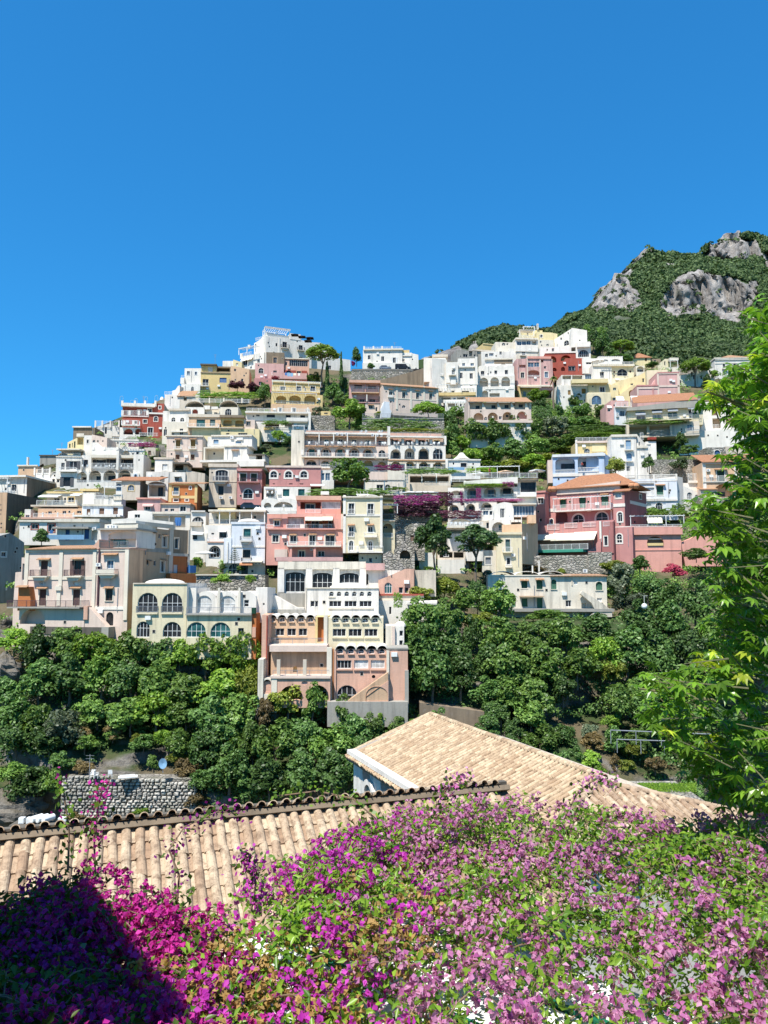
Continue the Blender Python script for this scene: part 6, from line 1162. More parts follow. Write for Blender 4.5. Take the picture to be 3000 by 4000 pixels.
for k in ('mid', 'bright', 'plum', 'yellow', 'boug', 'dark'):
    CM['h' + k] = [crown_mesh('hedge_' + k, 73 + len(k), LM[k], nc=60, nl=3000, L=.07, shape='box', cr=(.16, .3))]
def trunk_mesh(seed, n=5, h=1.):
    rng = random.Random(seed); mb = MB()
    top = Vector((rng.uniform(-.06, .06), rng.uniform(-.06, .06), .55)); mid = Vector((rng.uniform(-.05, .05), 0, .28))
    mb.tube([Vector((0, 0, -.1)), mid, top], [.07, .055, .045], 7)
    for k in range(n):
        a = 6.28 * k / n + rng.random(); r = rng.uniform(.25, .5)
        e = Vector((r * math.cos(a), r * math.sin(a), rng.uniform(.75, 1.))); m = top.lerp(e, .5) + Vector((0, 0, .06))
        mb.tube([top, m, e], [.035, .025, .01], 5)
    return mb.mesh('trunk')
TR = [trunk_mesh(q) for q in range(3)]
for t in TR: t.materials.append(bark())
rt_ = random.Random(4)
ORD = ['first', 'second', 'third', 'fourth', 'fifth', 'sixth', 'seventh', 'eighth', 'ninth', 'tenth', 'eleventh', 'twelfth', 'thirteenth', 'fourteenth', 'fifteenth', 'sixteenth', 'seventeenth', 'eighteenth', 'nineteenth', 'twentieth']
def plant(px, py, w, h, kind, label, group=None, Y=None, name='tree', cat=None, base=None, depth=None, dy=0):
    """crown centred on pixel (px,py), w by h pixels wide; base = pixel row where the trunk meets the ground"""
    base = base if base else py + h * .5
    Y = (Y or Yt(px, base)) + dy
    c = U(px, py, Y); g = U(px, base, Y); rx = w / 2 * Y / F; rz = h / 2 * Y / F
    rt = link(name, None); rt.location = g; tag(rt, label, cat or name, group); rt.empty_display_size = .3
    ms = CM[kind]; co = link('crown' if name == 'tree' else 'foliage', ms[rt_.randrange(len(ms))], rt)
    co.location = c - g; co.scale = (rx, depth or (rx if kind[0] != 'h' else min(rx, rz * 1.3)), rz)
    if kind[0] != 'h' and kind[:3] != 'umb': co.rotation_euler = (0, 0, rt_.uniform(0, 6.28))
    if not kind[0] == 'h':
        hh = c.z - g.z
        tr = link('trunk' if name == 'tree' else 'stem', TR[rt_.randrange(3)], rt)
        s = max(hh * 1.1, rz * .6); tr.scale = (max(.35, min(rx, s) * .8),) * 2 + (s,)
    return rt
def grove(desc, group, lst, name='tree', cat=None):
    for i, e in enumerate(sorted(lst, key=lambda q: q[0])):
        dy = e[5] if len(e) > 5 else 0
        plant(e[0], e[1], e[2], e[3], e[4], ORD[i] + ' from left of the ' + desc, group, name=name, cat=cat, dy=dy)
# ---- cliff below the pink palazzo and the cream arched villa
grove('top row of trees under the pink palazzo and cream villa', 'cliff trees top row left',
  [(55, 2500, 190, 120, 'bright'), (150, 2535, 190, 190, 'dark'), (262, 2505, 190, 170, 'mid'), (362, 2540, 200, 180, 'bright'), (455, 2555, 180, 160, 'mid'), (545, 2520, 210, 220, 'mid'), (632, 2445, 170, 120, 'mid'),
   (700, 2560, 200, 190, 'bright'), (800, 2545, 220, 210, 'bright'), (905, 2545, 220, 220, 'bright'), (975, 2560, 120, 200, 'bright'), (640, 2540, 190, 170, 'dark')])
grove('second row of trees down the left cliff', 'cliff trees second row left',
  [(150, 2665, 220, 180, 'dark'), (270, 2650, 230, 200, 'dark'), (395, 2640, 200, 190, 'mid'), (510, 2665, 220, 200, 'dark'), (625, 2660, 230, 200, 'mid'), (745, 2690, 220, 180, 'mid'), (860, 2680, 230, 190, 'bright'), (965, 2690, 150, 210, 'yellow'), (30, 2720, 170, 150, 'dark')])
grove('third row of trees down the left cliff', 'cliff trees third row left',
  [(40, 2800, 190, 190, 'dark'), (135, 2810, 190, 180, 'mid'), (255, 2840, 200, 190, 'olive'), (380, 2775, 190, 140, 'mid'), (510, 2790, 210, 160, 'mid'), (610, 2765, 220, 180, 'bright'), (725, 2790, 200, 150, 'mid'), (830, 2830, 250, 240, 'dark'), (930, 2790, 200, 200, 'mid'), (60, 2900, 210, 160, 'dark'), (190, 2900, 190, 150, 'dark')])
grove('lowest dark trees on the left cliff', 'cliff trees lowest row left',
  [(120, 3065, 190, 170, 'dark'), (210, 3050, 120, 140, 'mid'), (800, 2930, 190, 190, 'dark'), (895, 3000, 200, 190, 'dark'), (985, 2900, 150, 200, 'mid'), (975, 3070, 160, 150, 'dark'), (880, 2905, 180, 160, 'mid')])
grove('trees on the cliff below the peach vault-roofed house', 'cliff trees centre',
  [(1125, 2735, 190, 190, 'yellow'), (1222, 2730, 130, 220, 'mid'), (1335, 2780, 120, 150, 'mid'), (1482, 2790, 95, 130, 'bright'), (1075, 2900, 210, 210, 'mid'), (1195, 2880, 190, 170, 'dark'), (1290, 2910, 210, 190, 'mid'), (1395, 2880, 170, 180, 'dark'), (1455, 2850, 120, 150, 'mid'), (1530, 2890, 90, 110, 'mid'),
   (1050, 3050, 220, 180, 'dark'), (1180, 3020, 210, 180, 'dark'), (1300, 3020, 210, 190, 'dark'), (1385, 3020, 140, 200, 'dark'), (1410, 2970, 120, 180, 'dark'), (1040, 2790, 110, 160, 'dry')])
grove('garden trees between terracotta house and green-shuttered villa', 'garden trees upper right',
  [(1632, 2320, 150, 120, 'yellow'), (1735, 2300, 160, 110, 'yellow'), (1815, 2345, 150, 120, 'mid'), (1865, 2330, 100, 150, 'dark'), (1925, 2270, 150, 110, 'olive'), (1950, 2350, 180, 180, 'mid'), (2012, 2320, 130, 110, 'yellow'), (1660, 2420, 200, 200, 'mid'), (1750, 2410, 150, 170, 'mid'), (1870, 2420, 170, 80, 'yellow'), (2220, 2325, 170, 110, 'olive'), (2125, 2400, 200, 60, 'mid')])
grove('cliff trees just below the green-shuttered white villa', 'cliff trees right upper',
  [(1600, 2480, 110, 170, 'mid'), (1650, 2520, 200, 210, 'dark'), (1760, 2520, 180, 190, 'dark'), (1950, 2490, 210, 200, 'mid'), (2080, 2485, 200, 180, 'mid'), (2200, 2480, 210, 180, 'mid'), (2320, 2470, 210, 150, 'dark'), (1990, 2610, 210, 210, 'mid'), (2125, 2600, 220, 210, 'mid'), (2255, 2590, 200, 190, 'mid'), (2360, 2560, 170, 190, 'bright'), (1900, 2590, 150, 160, 'dark'), (1840, 2480, 100, 160, 'dark')])
grove('lower right cliff trees directly behind the tiled roof', 'cliff trees right lower',
  [(1690, 2640, 220, 240, 'dark'), (1800, 2640, 180, 190, 'dark'), (1900, 2700, 170, 120, 'dark'), (1985, 2710, 190, 160, 'mid'), (2100, 2710, 200, 180, 'mid'), (2075, 2790, 170, 150, 'mid'), (2010, 2860, 120, 110, 'dark'), (2200, 2690, 150, 130, 'dark'), (2310, 2865, 100, 100, 'olive'), (2385, 2820, 100, 70, 'bright'), (2300, 2970, 130, 90, 'bright'), (2250, 2960, 100, 90, 'dark'), (2400, 2620, 130, 150, 'yellow'), (2420, 2740, 170, 170, 'mid')])
grove('dark evergreens in the far right gully', 'gully trees far right',
  [(2425, 2250, 150, 150, 'olive'), (2450, 2345, 170, 130, 'olive'), (2530, 2300, 160, 130, 'dark'), (2610, 2340, 160, 160, 'dark'), (2500, 2430, 210, 180, 'dark'), (2620, 2440, 220, 190, 'dark'), (2720, 2360, 180, 200, 'dark'), (2450, 2545, 220, 200, 'dark'), (2565, 2570, 220, 220, 'dark'), (2685, 2550, 200, 210, 'dark'), (2800, 2480, 220, 250, 'mid'), (2530, 2690, 200, 160, 'mid'), (2650, 2700, 200, 180, 'mid'), (2780, 2650, 220, 220, 'dark'), (2540, 2790, 210, 160, 'dark'), (2680, 2830, 220, 180, 'dark'), (2820, 2820, 240, 220, 'dark'), (2900, 2350, 220, 220, 'dark'), (2920, 2600, 220, 240, 'dark'), (2930, 2950, 240, 220, 'dark')])
grove('low shrubs along the bottom right bank', 'shrubs on the right bank',
  [(2440, 2990, 100, 70, 'yellow'), (2560, 2985, 110, 80, 'dry'), (2700, 3110, 140, 130, 'dark'), (2850, 3060, 160, 120, 'mid'), (2330, 3010, 110, 80, 'mid'), (2470, 2930, 120, 60, 'yellow'), (2400, 2980, 60, 80, 'dry'), (2790, 3000, 120, 100, 'mid')], 'shrub')
grove('low shrubs on the rocks of the left ravine', 'shrubs on the left bank',
  [(560, 3165, 110, 45, 'bright'), (70, 2600, 90, 60, 'dry'), (320, 2860, 90, 70, 'dry'), (440, 2870, 70, 60, 'mid'), (540, 2890, 80, 60, 'yellow'), (690, 2960, 90, 60, 'yellow'), (740, 3010, 130, 70, 'dry'), (380, 3050, 140, 30, 'dry'), (600, 2975, 60, 80, 'mid'), (470, 2790, 60, 70, 'dry'), (10, 2620, 60, 90, 'olive'), (780, 3130, 140, 90, 'dry'), (120, 2590, 60, 60, 'dry'), (330, 2995, 90, 60, 'dry')], 'shrub')
# ---- gardens among the houses
plant(1258, 1372, 150, 78, 'umb', 'tall umbrella pine with spreading flat crown beside the white skyline hotel', Y=239, base=1500, name='tree', cat='pine tree')
plant(2424, 1347, 124, 52, 'umb', 'umbrella pine with flat crown against the wooded mountain slope', Y=264, base=1410, cat='pine tree')
plant(2716, 1422, 136, 72, 'umb', 'umbrella pine in front of the white villa at far upper right', Y=247, base=1505, cat='pine tree')
plant(1673, 1592, 140, 70, 'umbb', 'clipped dome-shaped green tree in front of the long pale pink palazzo', Y=206, base=1640, depth=4)
plant(1698, 2095, 185, 200, 'dpine', 'left one of two dark stone pines at the centre of the gardens', 'two dark stone pines', Y=131, base=2290, cat='pine tree')
plant(1858, 2105, 225, 140, 'dpine', 'right one of two dark stone pines at the centre of the gardens', 'two dark stone pines', Y=131, base=2290, cat='pine tree')
plant(1278, 1470, 27, 106, 'cyp', 'shorter left cypress beside the umbrella pine', Y=237, cat='cypress')
plant(1333, 1438, 22, 116, 'cyp', 'taller right cypress on the skyline beside the umbrella pine', Y=237, cat='cypress')
plant(1362, 1845, 190, 145, 'mid', 'large round green tree in front of the long balconied hotel', Y=161, base=1930)
plant(1092, 1702, 72, 52, 'bright', 'small round bright green tree left of the long balconied hotel', Y=196)
plant(1365, 1605, 170, 130, 'bright', 'big light green tree in the garden below the salmon pink house', Y=212)
plant(161, 2100, 98, 72, 'dark', 'dark green fig tree left of the blue-panelled terrace', Y=144)
plant(862, 2262, 95, 56, 'bright', 'larger lemon tree on the garden wall above the cream arched villa', Y=123)
plant(981, 2262, 52, 46, 'bright', 'smaller lemon tree beside the blue-white cube house', Y=123)
plant(774, 2198, 54, 60, 'bright', 'bright shrubby tree under the white parasol beside the tan house', Y=133)
plant(2405, 1822, 92, 92, 'yellow', 'yellow-green tree beside the light blue villa', Y=172)
plant(2655, 1818, 90, 70, 'white', 'white-flowering oleander above the white-blue villa', Y=176, name='shrub', cat='oleander')
plant(2530, 1812, 70, 60, 'dark', 'dark fig bush below the peeling white house', Y=175)
plant(2655, 1720, 68, 90, 'mid', 'leafy climber between the cream villa and the white wall', Y=192)
plant(2690, 1755, 110, 60, 'mid', 'loose shrubs under the white wall at right', Y=186, name='shrub')
plant(927, 1505, 92, 52, 'plum', 'large faded purple bougainvillea in front of the ochre house', Y=236, name='shrub', cat='bougainvillea')
plant(985, 1513, 60, 42, 'plum', 'smaller reddish bougainvillea beside the pink house at upper left', Y=235, name='shrub', cat='bougainvillea')
plant(1075, 1478, 40, 26, 'red', 'red bougainvillea on the balcony of the dusty pink house', Y=240, name='shrub', cat='bougainvillea')
plant(1393, 1392, 55, 76, 'dark', 'dark bush standing on the skyline right of the cypress', Y=256, name='tree')
plant(1380, 1420, 26, 26, 'boug', 'magenta bougainvillea at the end of the stone road wall', Y=254, name='shrub', cat='bougainvillea')
plant(1450, 1432, 46, 30, 'dark', 'dark ivy clump hanging beside the parked cars', Y=256, name='shrub', cat='ivy')
plant(2635, 2228, 120, 62, 'red', 'red flowering bougainvillea over the dark arch at right', Y=137, name='shrub', cat='bougainvillea')
plant(2390, 2210, 120, 60, 'yellow', 'sunlit yellow-green shrubs below the rose villa', Y=143, name='shrub')
plant(2500, 2205, 120, 70, 'dark', 'dark spiky shrubs below the coral annex', Y=143, name='shrub')
plant(2720, 2165, 150, 60, 'mid', 'ivy covered bank under the coral stair wall', Y=147, name='shrub', cat='ivy')
grove('dark trees in the garden beneath the two cypresses', 'shady garden trees', [(1225, 1478, 72, 60, 'mid'), (1300, 1530, 84, 84, 'dark'), (1345, 1500, 48, 72, 'dark'), (1035, 1535, 72, 96, 'dark'), (1075, 1550, 60, 48, 'mid'), (1250, 1610, 84, 60, 'olive'), (1005, 1530, 60, 60, 'mid'), (1330, 1560, 72, 72, 'dark')])
grove('pines rising behind the tall white angular house', 'dark pines behind the upper right houses', [(2318, 1325, 72, 96, 'dark'), (2355, 1345, 84, 108, 'dark'), (2385, 1375, 72, 72, 'dark'), (2290, 1290, 48, 60, 'mid'), (2420, 1400, 108, 48, 'dark'), (2345, 1300, 72, 60, 'mid')])
grove('terraced garden trees around the long balconied hotel', 'garden trees beside the long hotel',
  [(1420, 1660, 144, 84, 'mid'), (1500, 1655, 108, 60, 'mid'), (1460, 1700, 84, 60, 'dark'), (1770, 1700, 96, 120, 'dark'), (1765, 1750, 108, 96, 'mid'), (1745, 1640, 96, 96, 'dark'), (1800, 1730, 96, 72, 'bright'), (1500, 1620, 96, 41, 'yellow'), (1780, 1610, 96, 60, 'mid')])
grove('upper trees of the big hillside garden', 'hillside garden upper row',
  [(1850, 1690, 125, 125, 'mid'), (1920, 1690, 138, 138, 'mid'), (1990, 1680, 138, 138, 'mid'), (2030, 1640, 100, 100, 'bright'), (2070, 1680, 125, 138, 'mid'), (2120, 1625, 100, 75, 'olive'), (2165, 1665, 125, 112, 'olive'), (2215, 1650, 112, 100, 'mid'), (2270, 1600, 112, 75, 'dark'), (2345, 1605, 75, 75, 'mid'), (2290, 1660, 138, 75, 'dark'), (2360, 1665, 138, 62, 'mid'), (2420, 1660, 100, 75, 'bright'), (2240, 1560, 75, 62, 'mid'), (2100, 1550, 112, 75, 'bright'), (2120, 1590, 88, 75, 'dark')])
grove('lower trees of the big hillside garden', 'hillside garden lower row',
  [(1850, 1780, 112, 75, 'bright'), (1930, 1770, 138, 100, 'mid'), (2010, 1765, 150, 112, 'dark'), (2090, 1745, 138, 100, 'mid'), (2170, 1735, 138, 100, 'mid'), (2250, 1715, 150, 88, 'mid'), (2340, 1700, 150, 62, 'bright'), (2420, 1690, 112, 50, 'mid'), (1900, 1820, 138, 50, 'bright'), (2000, 1820, 150, 62, 'yellow'), (2080, 1800, 138, 75, 'bright'), (2130, 1830, 100, 50, 'yellow'), (1790, 1800, 75, 62, 'mid'), (2160, 1790, 138, 50, 'yellow'), (2220, 1760, 138, 38, 'yellow')])
grove('small trees before the three-arched white house', 'trees before the arched white house', [(1930, 1530, 70, 44, 'mid'), (1995, 1525, 60, 54, 'mid'), (2243, 1572, 64, 50, 'mid'), (1970, 1540, 40, 36, 'dark'), (2185, 1600, 50, 60, 'dark')])
grove('shrubs between the upper left houses', 'shrubs on the upper left slope', [(600, 1790, 60, 24, 'mid'), (760, 1830, 60, 24, 'yellow'), (1130, 1722, 60, 50, 'dark'), (1165, 1765, 44, 90, 'dark'), (1010, 1720, 50, 30, 'olive'), (1040, 1745, 60, 30, 'olive'), (660, 1745, 40, 20, 'bright'), (1045, 1660, 60, 24, 'bright'), (1110, 1645, 70, 18, 'bright')], 'shrub')
grove('shrubs between the houses at mid slope', 'shrubs in the middle of the slope', [(410, 2055, 40, 36, 'bright'), (770, 2052, 44, 26, 'red'), (1020, 2270, 50, 30, 'bright'), (1510, 2125, 34, 50, 'bright'), (1600, 2030, 90, 50, 'bright'), (870, 2215, 44, 36, 'mid'), (940, 2220, 40, 30, 'mid'), (1400, 2165, 60, 30, 'dry'), (1680, 2220, 60, 20, 'bright'), (1690, 2255, 34, 60, 'bright'), (1545, 2375, 80, 60, 'bright'), (1580, 2200, 40, 30, 'plum'), (1560, 2400, 70, 44, 'mid')], 'shrub')
grove('shrubs on the right hand terraces', 'shrubs on the right terraces', [(2200, 2180, 60, 30, 'mid'), (2090, 2230, 120, 50, 'dry'), (2190, 2235, 60, 50, 'yellow'), (2270, 2200, 70, 50, 'mid'), (2160, 2145, 60, 24, 'olive'), (2295, 2140, 40, 26, 'mid'), (2860, 1830, 90, 60, 'mid'), (2740, 1840, 60, 50, 'mid'), (2560, 2000, 110, 50, 'mid'), (2640, 1990, 110, 60, 'mid'), (2760, 1500, 60, 80, 'dark'), (2870, 1480, 60, 60, 'dark'), (2790, 1460, 44, 40, 'bright'), (2550, 1425, 70, 24, 'dark')], 'shrub')
def hedge(px, py, w, h, kind, label, Y, name='hedge', cat=None, depth=1.5): return plant(px, py, w, h, kind, label, None, Y, name, cat or name, depth=depth)
hedge(890, 1545, 250, 30, 'hbright', 'long bright green vine hedge below the ochre house', 232)
hedge(1560, 1662, 300, 54, 'hmid', 'clipped hedge above the roof terrace of the long hotel', 192)
hedge(1590, 1684, 320, 20, 'hyellow', 'low yellow-green hedge along the roof terrace of the long hotel', 188)
hedge(1370, 1925, 340, 34, 'hmid', 'long olive green hedge behind the coral and cream yellow houses', 150)
hedge(1552, 1911, 84, 16, 'hbright', 'short clipped bright hedge beside the white parasols', 158)
hedge(1628, 1955, 180, 46, 'hboug', 'purple bougainvillea crest spilling over the central stone wall', 150.5, cat='bougainvillea')
hedge(1630, 1990, 180, 60, 'hplum', 'dark plum creeper curtain hanging down the central stone wall', 150.3, cat='bougainvillea')
hedge(1740, 1950, 60, 60, 'hplum', 'plum bougainvillea clump left of the arched terrace hotel', 151, cat='bougainvillea')
hedge(1520, 1827, 118, 22, 'hboug', 'magenta bougainvillea on the pergola in front of the long hotel', 162.5, cat='bougainvillea')
hedge(1690, 1842, 220, 26, 'hmid', 'green vine on the long pergola below the white pavilion', 162, 'vine')
hedge(1880, 1836, 120, 20, 'hbright', 'bright vine on the pool terrace pergola', 160, 'vine')
hedge(1900, 1897, 200, 16, 'hbright', 'vine trailing along the top of the arched terrace hotel', 154.5, 'vine')
hedge(1890, 1953, 300, 12, 'hboug', 'magenta bougainvillea garland between the two rows of arches', 153, cat='bougainvillea', depth=.6)
hedge(1985, 1892, 44, 22, 'hboug', 'magenta bougainvillea tuft over the right hand arch', 154, cat='bougainvillea', depth=.6)
hedge(1803, 1945, 10, 66, 'hboug', 'left magenta bougainvillea strand hanging between the arches', 153.4, cat='bougainvillea', depth=.4)
hedge(1870, 1925, 20, 44, 'hboug', 'right magenta bougainvillea strand hanging between the arches', 153.4, cat='bougainvillea', depth=.4)
hedge(1800, 2010, 160, 36, 'hplum', 'dark creeper above the rock wall cafe terrace', 146, cat='creeper')
hedge(555, 1737, 108, 16, 'hboug', 'magenta bougainvillea on the terrace below the red hotel', 197, cat='bougainvillea')
hedge(2570, 1650, 260, 24, 'hmid', 'long vine pergola under the grey-blue awnings', 203, 'vine', depth=2)
hedge(2330, 1675, 220, 30, 'hmid', 'dark clipped hedge terrace below the pale blue annex', 202)
hedge(2340, 1700, 200, 24, 'hbright', 'bright hedge terrace above the yellow garden house', 198)
hedge(2120, 1620, 80, 80, 'hdark', 'dense dark ivy hedge beside the palm trunk', 214)
hedge(2610, 2003, 150, 30, 'hmid', 'flat vine arbour below the white-blue villa', 158, 'vine', depth=3)
hedge(1080, 1652, 110, 20, 'hmid', 'vine over the terrace of the white house below the yellow house', 209, 'vine')
hedge(1560, 1215, 1, 1, 'hmid', 'tiny tuft', 300) if 0 else None
hedge(1620, 2450, 90, 22, 'hmid', 'clipped dark hedge left of the small white dome', 112)
hedge(1555, 2345, 36, 60, 'hbright', 'bright ivy hanging on the white garden wall', 113, 'ivy', depth=.6)
# ---- palm, araucaria
def palm():
    Y = 229; g = U(2162, 1625, Y); rt = link('palm_tree', None); rt.location = g; tag(rt, 'tall palm tree with shaggy crown beside the faded pink palazzo', 'palm tree')
    top = U(2162, 1478, Y) - g; mb = MB(); n = 10
    mb.tube([top * (k / n) + Vector((.12 * math.sin(k), 0, 0)) for k in range(n + 1)], [.32 - .01 * k for k in range(n + 1)], 8); mb.build('trunk', bark(), rt)
    rng = random.Random(3)
    for k in range(26):
        a = 6.28 * k / 26 + rng.random() * .3; el = rng.uniform(-.5, 1.2); L = rng.uniform(1.5, 2.2); v = []; f = []
        for j in range(7):
            t = j / 6; r = L * t; z = top.z + L * (math.sin(el) * t - .75 * t * t); w_ = .26 * math.sin(math.pi * min(1, t * .9 + .12))
            c = Vector((top.x + math.cos(a) * math.cos(el) * r, math.sin(a) * math.cos(el) * r, z)); s = Vector((-math.sin(a), math.cos(a), 0)) * w_
            v += [c - s - Vector((0, 0, w_ * .5)), c, c + s - Vector((0, 0, w_ * .5))]
            if j: b = 3 * j; f += [(b - 3, b - 2, b + 1, b), (b - 2, b - 1, b + 2, b + 1)]
        MB().add(v, f).build('frond', LM['mid'] if el > -.1 else LM['dry'], rt)
palm()
def araucaria():
    Y = 135; g = U(916, 2215, Y); rt = link('tree', None); rt.location = g; tag(rt, 'thin tiered conifer in front of the blue-white cube house', 'tree')
    h = (U(916, 2142, Y) - g).z; mb = MB(); mb.bar((0, 0, 0), (0, 0, h), .06, 6, .02); mb.build('trunk', bark(), rt); q = MB()
    for k in range(7):
        z = h * (.35 + .62 * k / 6); r = .95 - .12 * k
        for j in range(6):
            a = 6.28 * j / 6 + k; q.bar((0, 0, z), (r * math.cos(a), r * math.sin(a), z + .15), .05, 4, .09)
    q.build('crown', LM['olive'], rt)
araucaria()
# ---- undergrowth on the ravine cliffs and between houses (uncountable)
def undergrowth(name, label, regions, mat, seed, L=.22):
    rng = np.random.default_rng(seed); P = []; Nn = []
    for (x0, y0, x1, y1, n, rad) in regions:
        for _ in range(n):
            px, py = rng.uniform(x0, x1), rng.uniform(y0, y1)
            if py < np.interp(px, _RX, _RY) + 22: continue
            if fbm(px * .012, py * .012, seed, 3) < -.2 or any(a < px < c and b < py < d for a, b, c, d in ROCKY): continue
            Y = Yt(px, py) + 1.2; c = np.array(U(px, py, Y)); k = 22; d = rng.normal(size=(k, 3)); d /= np.linalg.norm(d, axis=1)[:, None]; d[:, 2] = abs(d[:, 2]); d[:, 1] = -abs(d[:, 1])
            P.append(c + d * rad * rng.uniform(.5, 1.1, (k, 1))); Nn.append(d + rng.normal(scale=.5, size=d.shape))
    P = np.concatenate(P); Nn = np.concatenate(Nn); V_ = rhombs(P, Nn, L * rng.uniform(.6, 1.3, len(P)), .6, rng)
    tag(link(name, npmesh(name, V_, np.arange(len(V_)).reshape(-1, 4), mat)), label, 'undergrowth', kind='stuff')
ROCKY = [(0, 2560, 110, 2660), (420, 2870, 720, 3000), (230, 3030, 760, 3200)]
undergrowth('undergrowth', 'dense green undergrowth covering the ravine cliffs below the houses', [(0, 2480, 420, 2980, 330, 1.1), (420, 2500, 1000, 2870, 420, 1.1), (720, 2860, 1000, 3150, 160, 1.1), (980, 2760, 1600, 3150, 420, 1.1), (1580, 2420, 2200, 2800, 420, 1.1), (2200, 2280, 3050, 2800, 640, 1.1), (2400, 2800, 3050, 3050, 200, 1.), (-300, 2480, 0, 3000, 100, 1.2)], LM['dark'], 5, .2)
undergrowth('garden_growth', 'low green garden growth on the terraces between the houses', [(1740, 1580, 2480, 1860, 1500, 1.4), (1240, 1480, 1500, 1700, 260, 1.1), (1400, 1640, 1760, 1700, 80, 1.), (2450, 1500, 3050, 2300, 900, 1.3), (1560, 1880, 1760, 2400, 130, .9), (1960, 2200, 2450, 2330, 300, .9), (300, 1600, 1250, 2250, 700, .8), (2000, 1480, 2300, 1640, 160, 1.), (1240, 1700, 2500, 2300, 500, .9), (2200, 2280, 2600, 2420, 120, .9), (0, 2000, 300, 2480, 120, .9), (2480, 1400, 3050, 1560, 260, 1.3)], LM['mid'], 6, .24)
# ================================================================ foreground: tiled roofs
def tile_mat(name, c, c2, dk):
    m, nt, bs = newmat(name); oi = nt.nodes.new('ShaderNodeObjectInfo'); g = nt.nodes.new('ShaderNodeNewGeometry')
    ad = nt.nodes.new('ShaderNodeMath'); ad.operation = 'ADD'; fr = nt.nodes.new('ShaderNodeMath'); fr.operation = 'FRACT'
    nt.links.new(oi.outputs['Random'], ad.inputs[0]); nt.links.new(g.outputs['Random Per Island'], ad.inputs[1]); nt.links.new(ad.outputs[0], fr.inputs[0])
    cc = mixc(nt, fr.outputs[0], c, c2)
    n1 = nz(nt, wcoord(nt), 6., 7, .7); n2 = nz(nt, wcoord(nt), 22., 6, .7)
    cc = mixc(nt, ramp(nt, n1, [(.46, 0.), (.66, .9)]), cc, dk)
    cc = mixc(nt, ramp(nt, n2, [(.55, 0.), (.68, .75)]), cc, (.11, .08, .06))
    nt.links.new(cc, bs.inputs['Base Color']); bs.inputs['Roughness'].default_value = .92; bs.inputs['Specular IOR Level'].default_value = .15
    bump(nt, bs, n2, .5, .012); return m
TMAT = tile_mat('clay_tile', (.30, .20, .13), (.50, .40, .28), (.16, .105, .07))
TMAT2 = tile_mat('clay_tile_far', (.34, .235, .145), (.52, .415, .275), (.23, .155, .10))
MORT = plaster('BW', .8)
def cover_tile(L, r0, r1, th=.016, n=7):
    mb = MB(); vs_ = []
    for (y, r) in ((0, r1), (L, r0)):
        for rr in (r, r - th):
            for k in range(n + 1):
                t = math.pi * k / n; vs_.append((-rr * math.cos(t), y, rr * math.sin(t) * .95))
    m = n + 1; f = []
    for k in range(n):
        f.append((k, k + 1, 2 * m + k + 1, 2 * m + k)); f.append((2 * m + k, 2 * m + k + 1, 3 * m + k + 1, 3 * m + k)); f.append((m + k, k, k + 1, m + k + 1)[::-1])
    f += [(0, 2 * m, 3 * m, m), (n, m + n, 3 * m + n, 2 * m + n)]
    return mb.add(vs_, f)
def slope_frame(o, ex, down, alpha):
    ey = (down * math.cos(alpha) + Vector((0, 0, -math.sin(alpha)))).normalized(); ez = ex.cross(ey)
    if ez.z < 0: ez = -ez
    M = Matrix((ex, ey, ez)).transposed().to_4x4(); M.translation = o; return M
def tile_field(par, M, cols, ex_len, mesh, mat, keep, rng, pitch_r, jit=1.):
    """cols = [(x, y_start, y_end)] in the slope frame; returns tiles as parts (up to keep) and the rest joined"""
    pos = []
    for x, ya, yb in cols:
        n = max(1, int(round((yb - ya) / ex_len)))
        for j in range(n): pos.append((x + rng.uniform(-.008, .008) * jit, ya + j * ex_len + rng.uniform(-.012, .012) * jit, .045 + rng.uniform(0, .012) * jit, rng.uniform(-.035, .035) * jit))
    sc = []
    Mi = par.matrix_basis.inverted() if par else Matrix()
    for q in pos:
        w_ = M @ Vector((q[0], q[1], .1)); x, y = proj(w_); vis = -60 < x < 3060 and y < 4050
        sc.append((0 if vis else 1, w_.length))
    order = sorted(range(len(pos)), key=lambda i: sc[i])
    me = mesh.mesh('tile'); me.materials.append(mat); me.polygons.foreach_set('use_smooth', [False] * len(me.polygons))
    rest = MB()
    for c, i in enumerate(order):
        x, y, z, a = pos[i]; T = M @ Matrix.Translation((x, y, z)) @ Matrix.Rotation(a, 4, 'Z') @ Matrix.Rotation(pitch_r, 4, 'X')
        if c < keep: o = link('tile', me, par); o.matrix_basis = Mi @ T
        else: rest.add([Mi @ T @ Vector(v) for v in mesh.v], mesh.f)
    if rest.v: tag(rest.build('tiles', mat, par), kind='stuff')
rng = random.Random(9)
# ---- nearest roof (house with a low tiled ridge running across the view)
A = Uz(0, 3285, -4.35); B_ = Uz(1500, 3135, -4.35); ex = (B_ - A); ex.z = 0; ex.normalize(); down = Vector((ex.y, -ex.x, 0))
L0, L1 = -5.0, (Uz(1980, 3088, -4.35) - A).length
hr = link('tiled_house', None); hr.location = (A.x, A.y, -9.2); tag(hr, 'nearest house with pale clay tile roof and scalloped ridge behind the purple flowers', 'house')
Mi = Matrix.Translation((-A.x, -A.y, 9.2))
al = R(27); M1 = slope_frame(A, ex, down, al); SL = 3.1
rf = link('roof', None, hr)
def quad_slab(M, x0, x1, y0, y1, th): return [M @ Vector(p) for p in ((x0, y0, 0), (x1, y0, 0), (x1, y1, 0), (x0, y1, 0), (x0, y0, -th), (x1, y0, -th), (x1, y1, -th), (x0, y1, -th))]
BOXF = [(0, 1, 2, 3), (7, 6, 5, 4), (0, 4, 5, 1), (1, 5, 6, 2), (2, 6, 7, 3), (3, 7, 4, 0)]
dk = MB().add([Mi @ v for v in quad_slab(M1, L0, L1, 0, SL, .14)], BOXF)
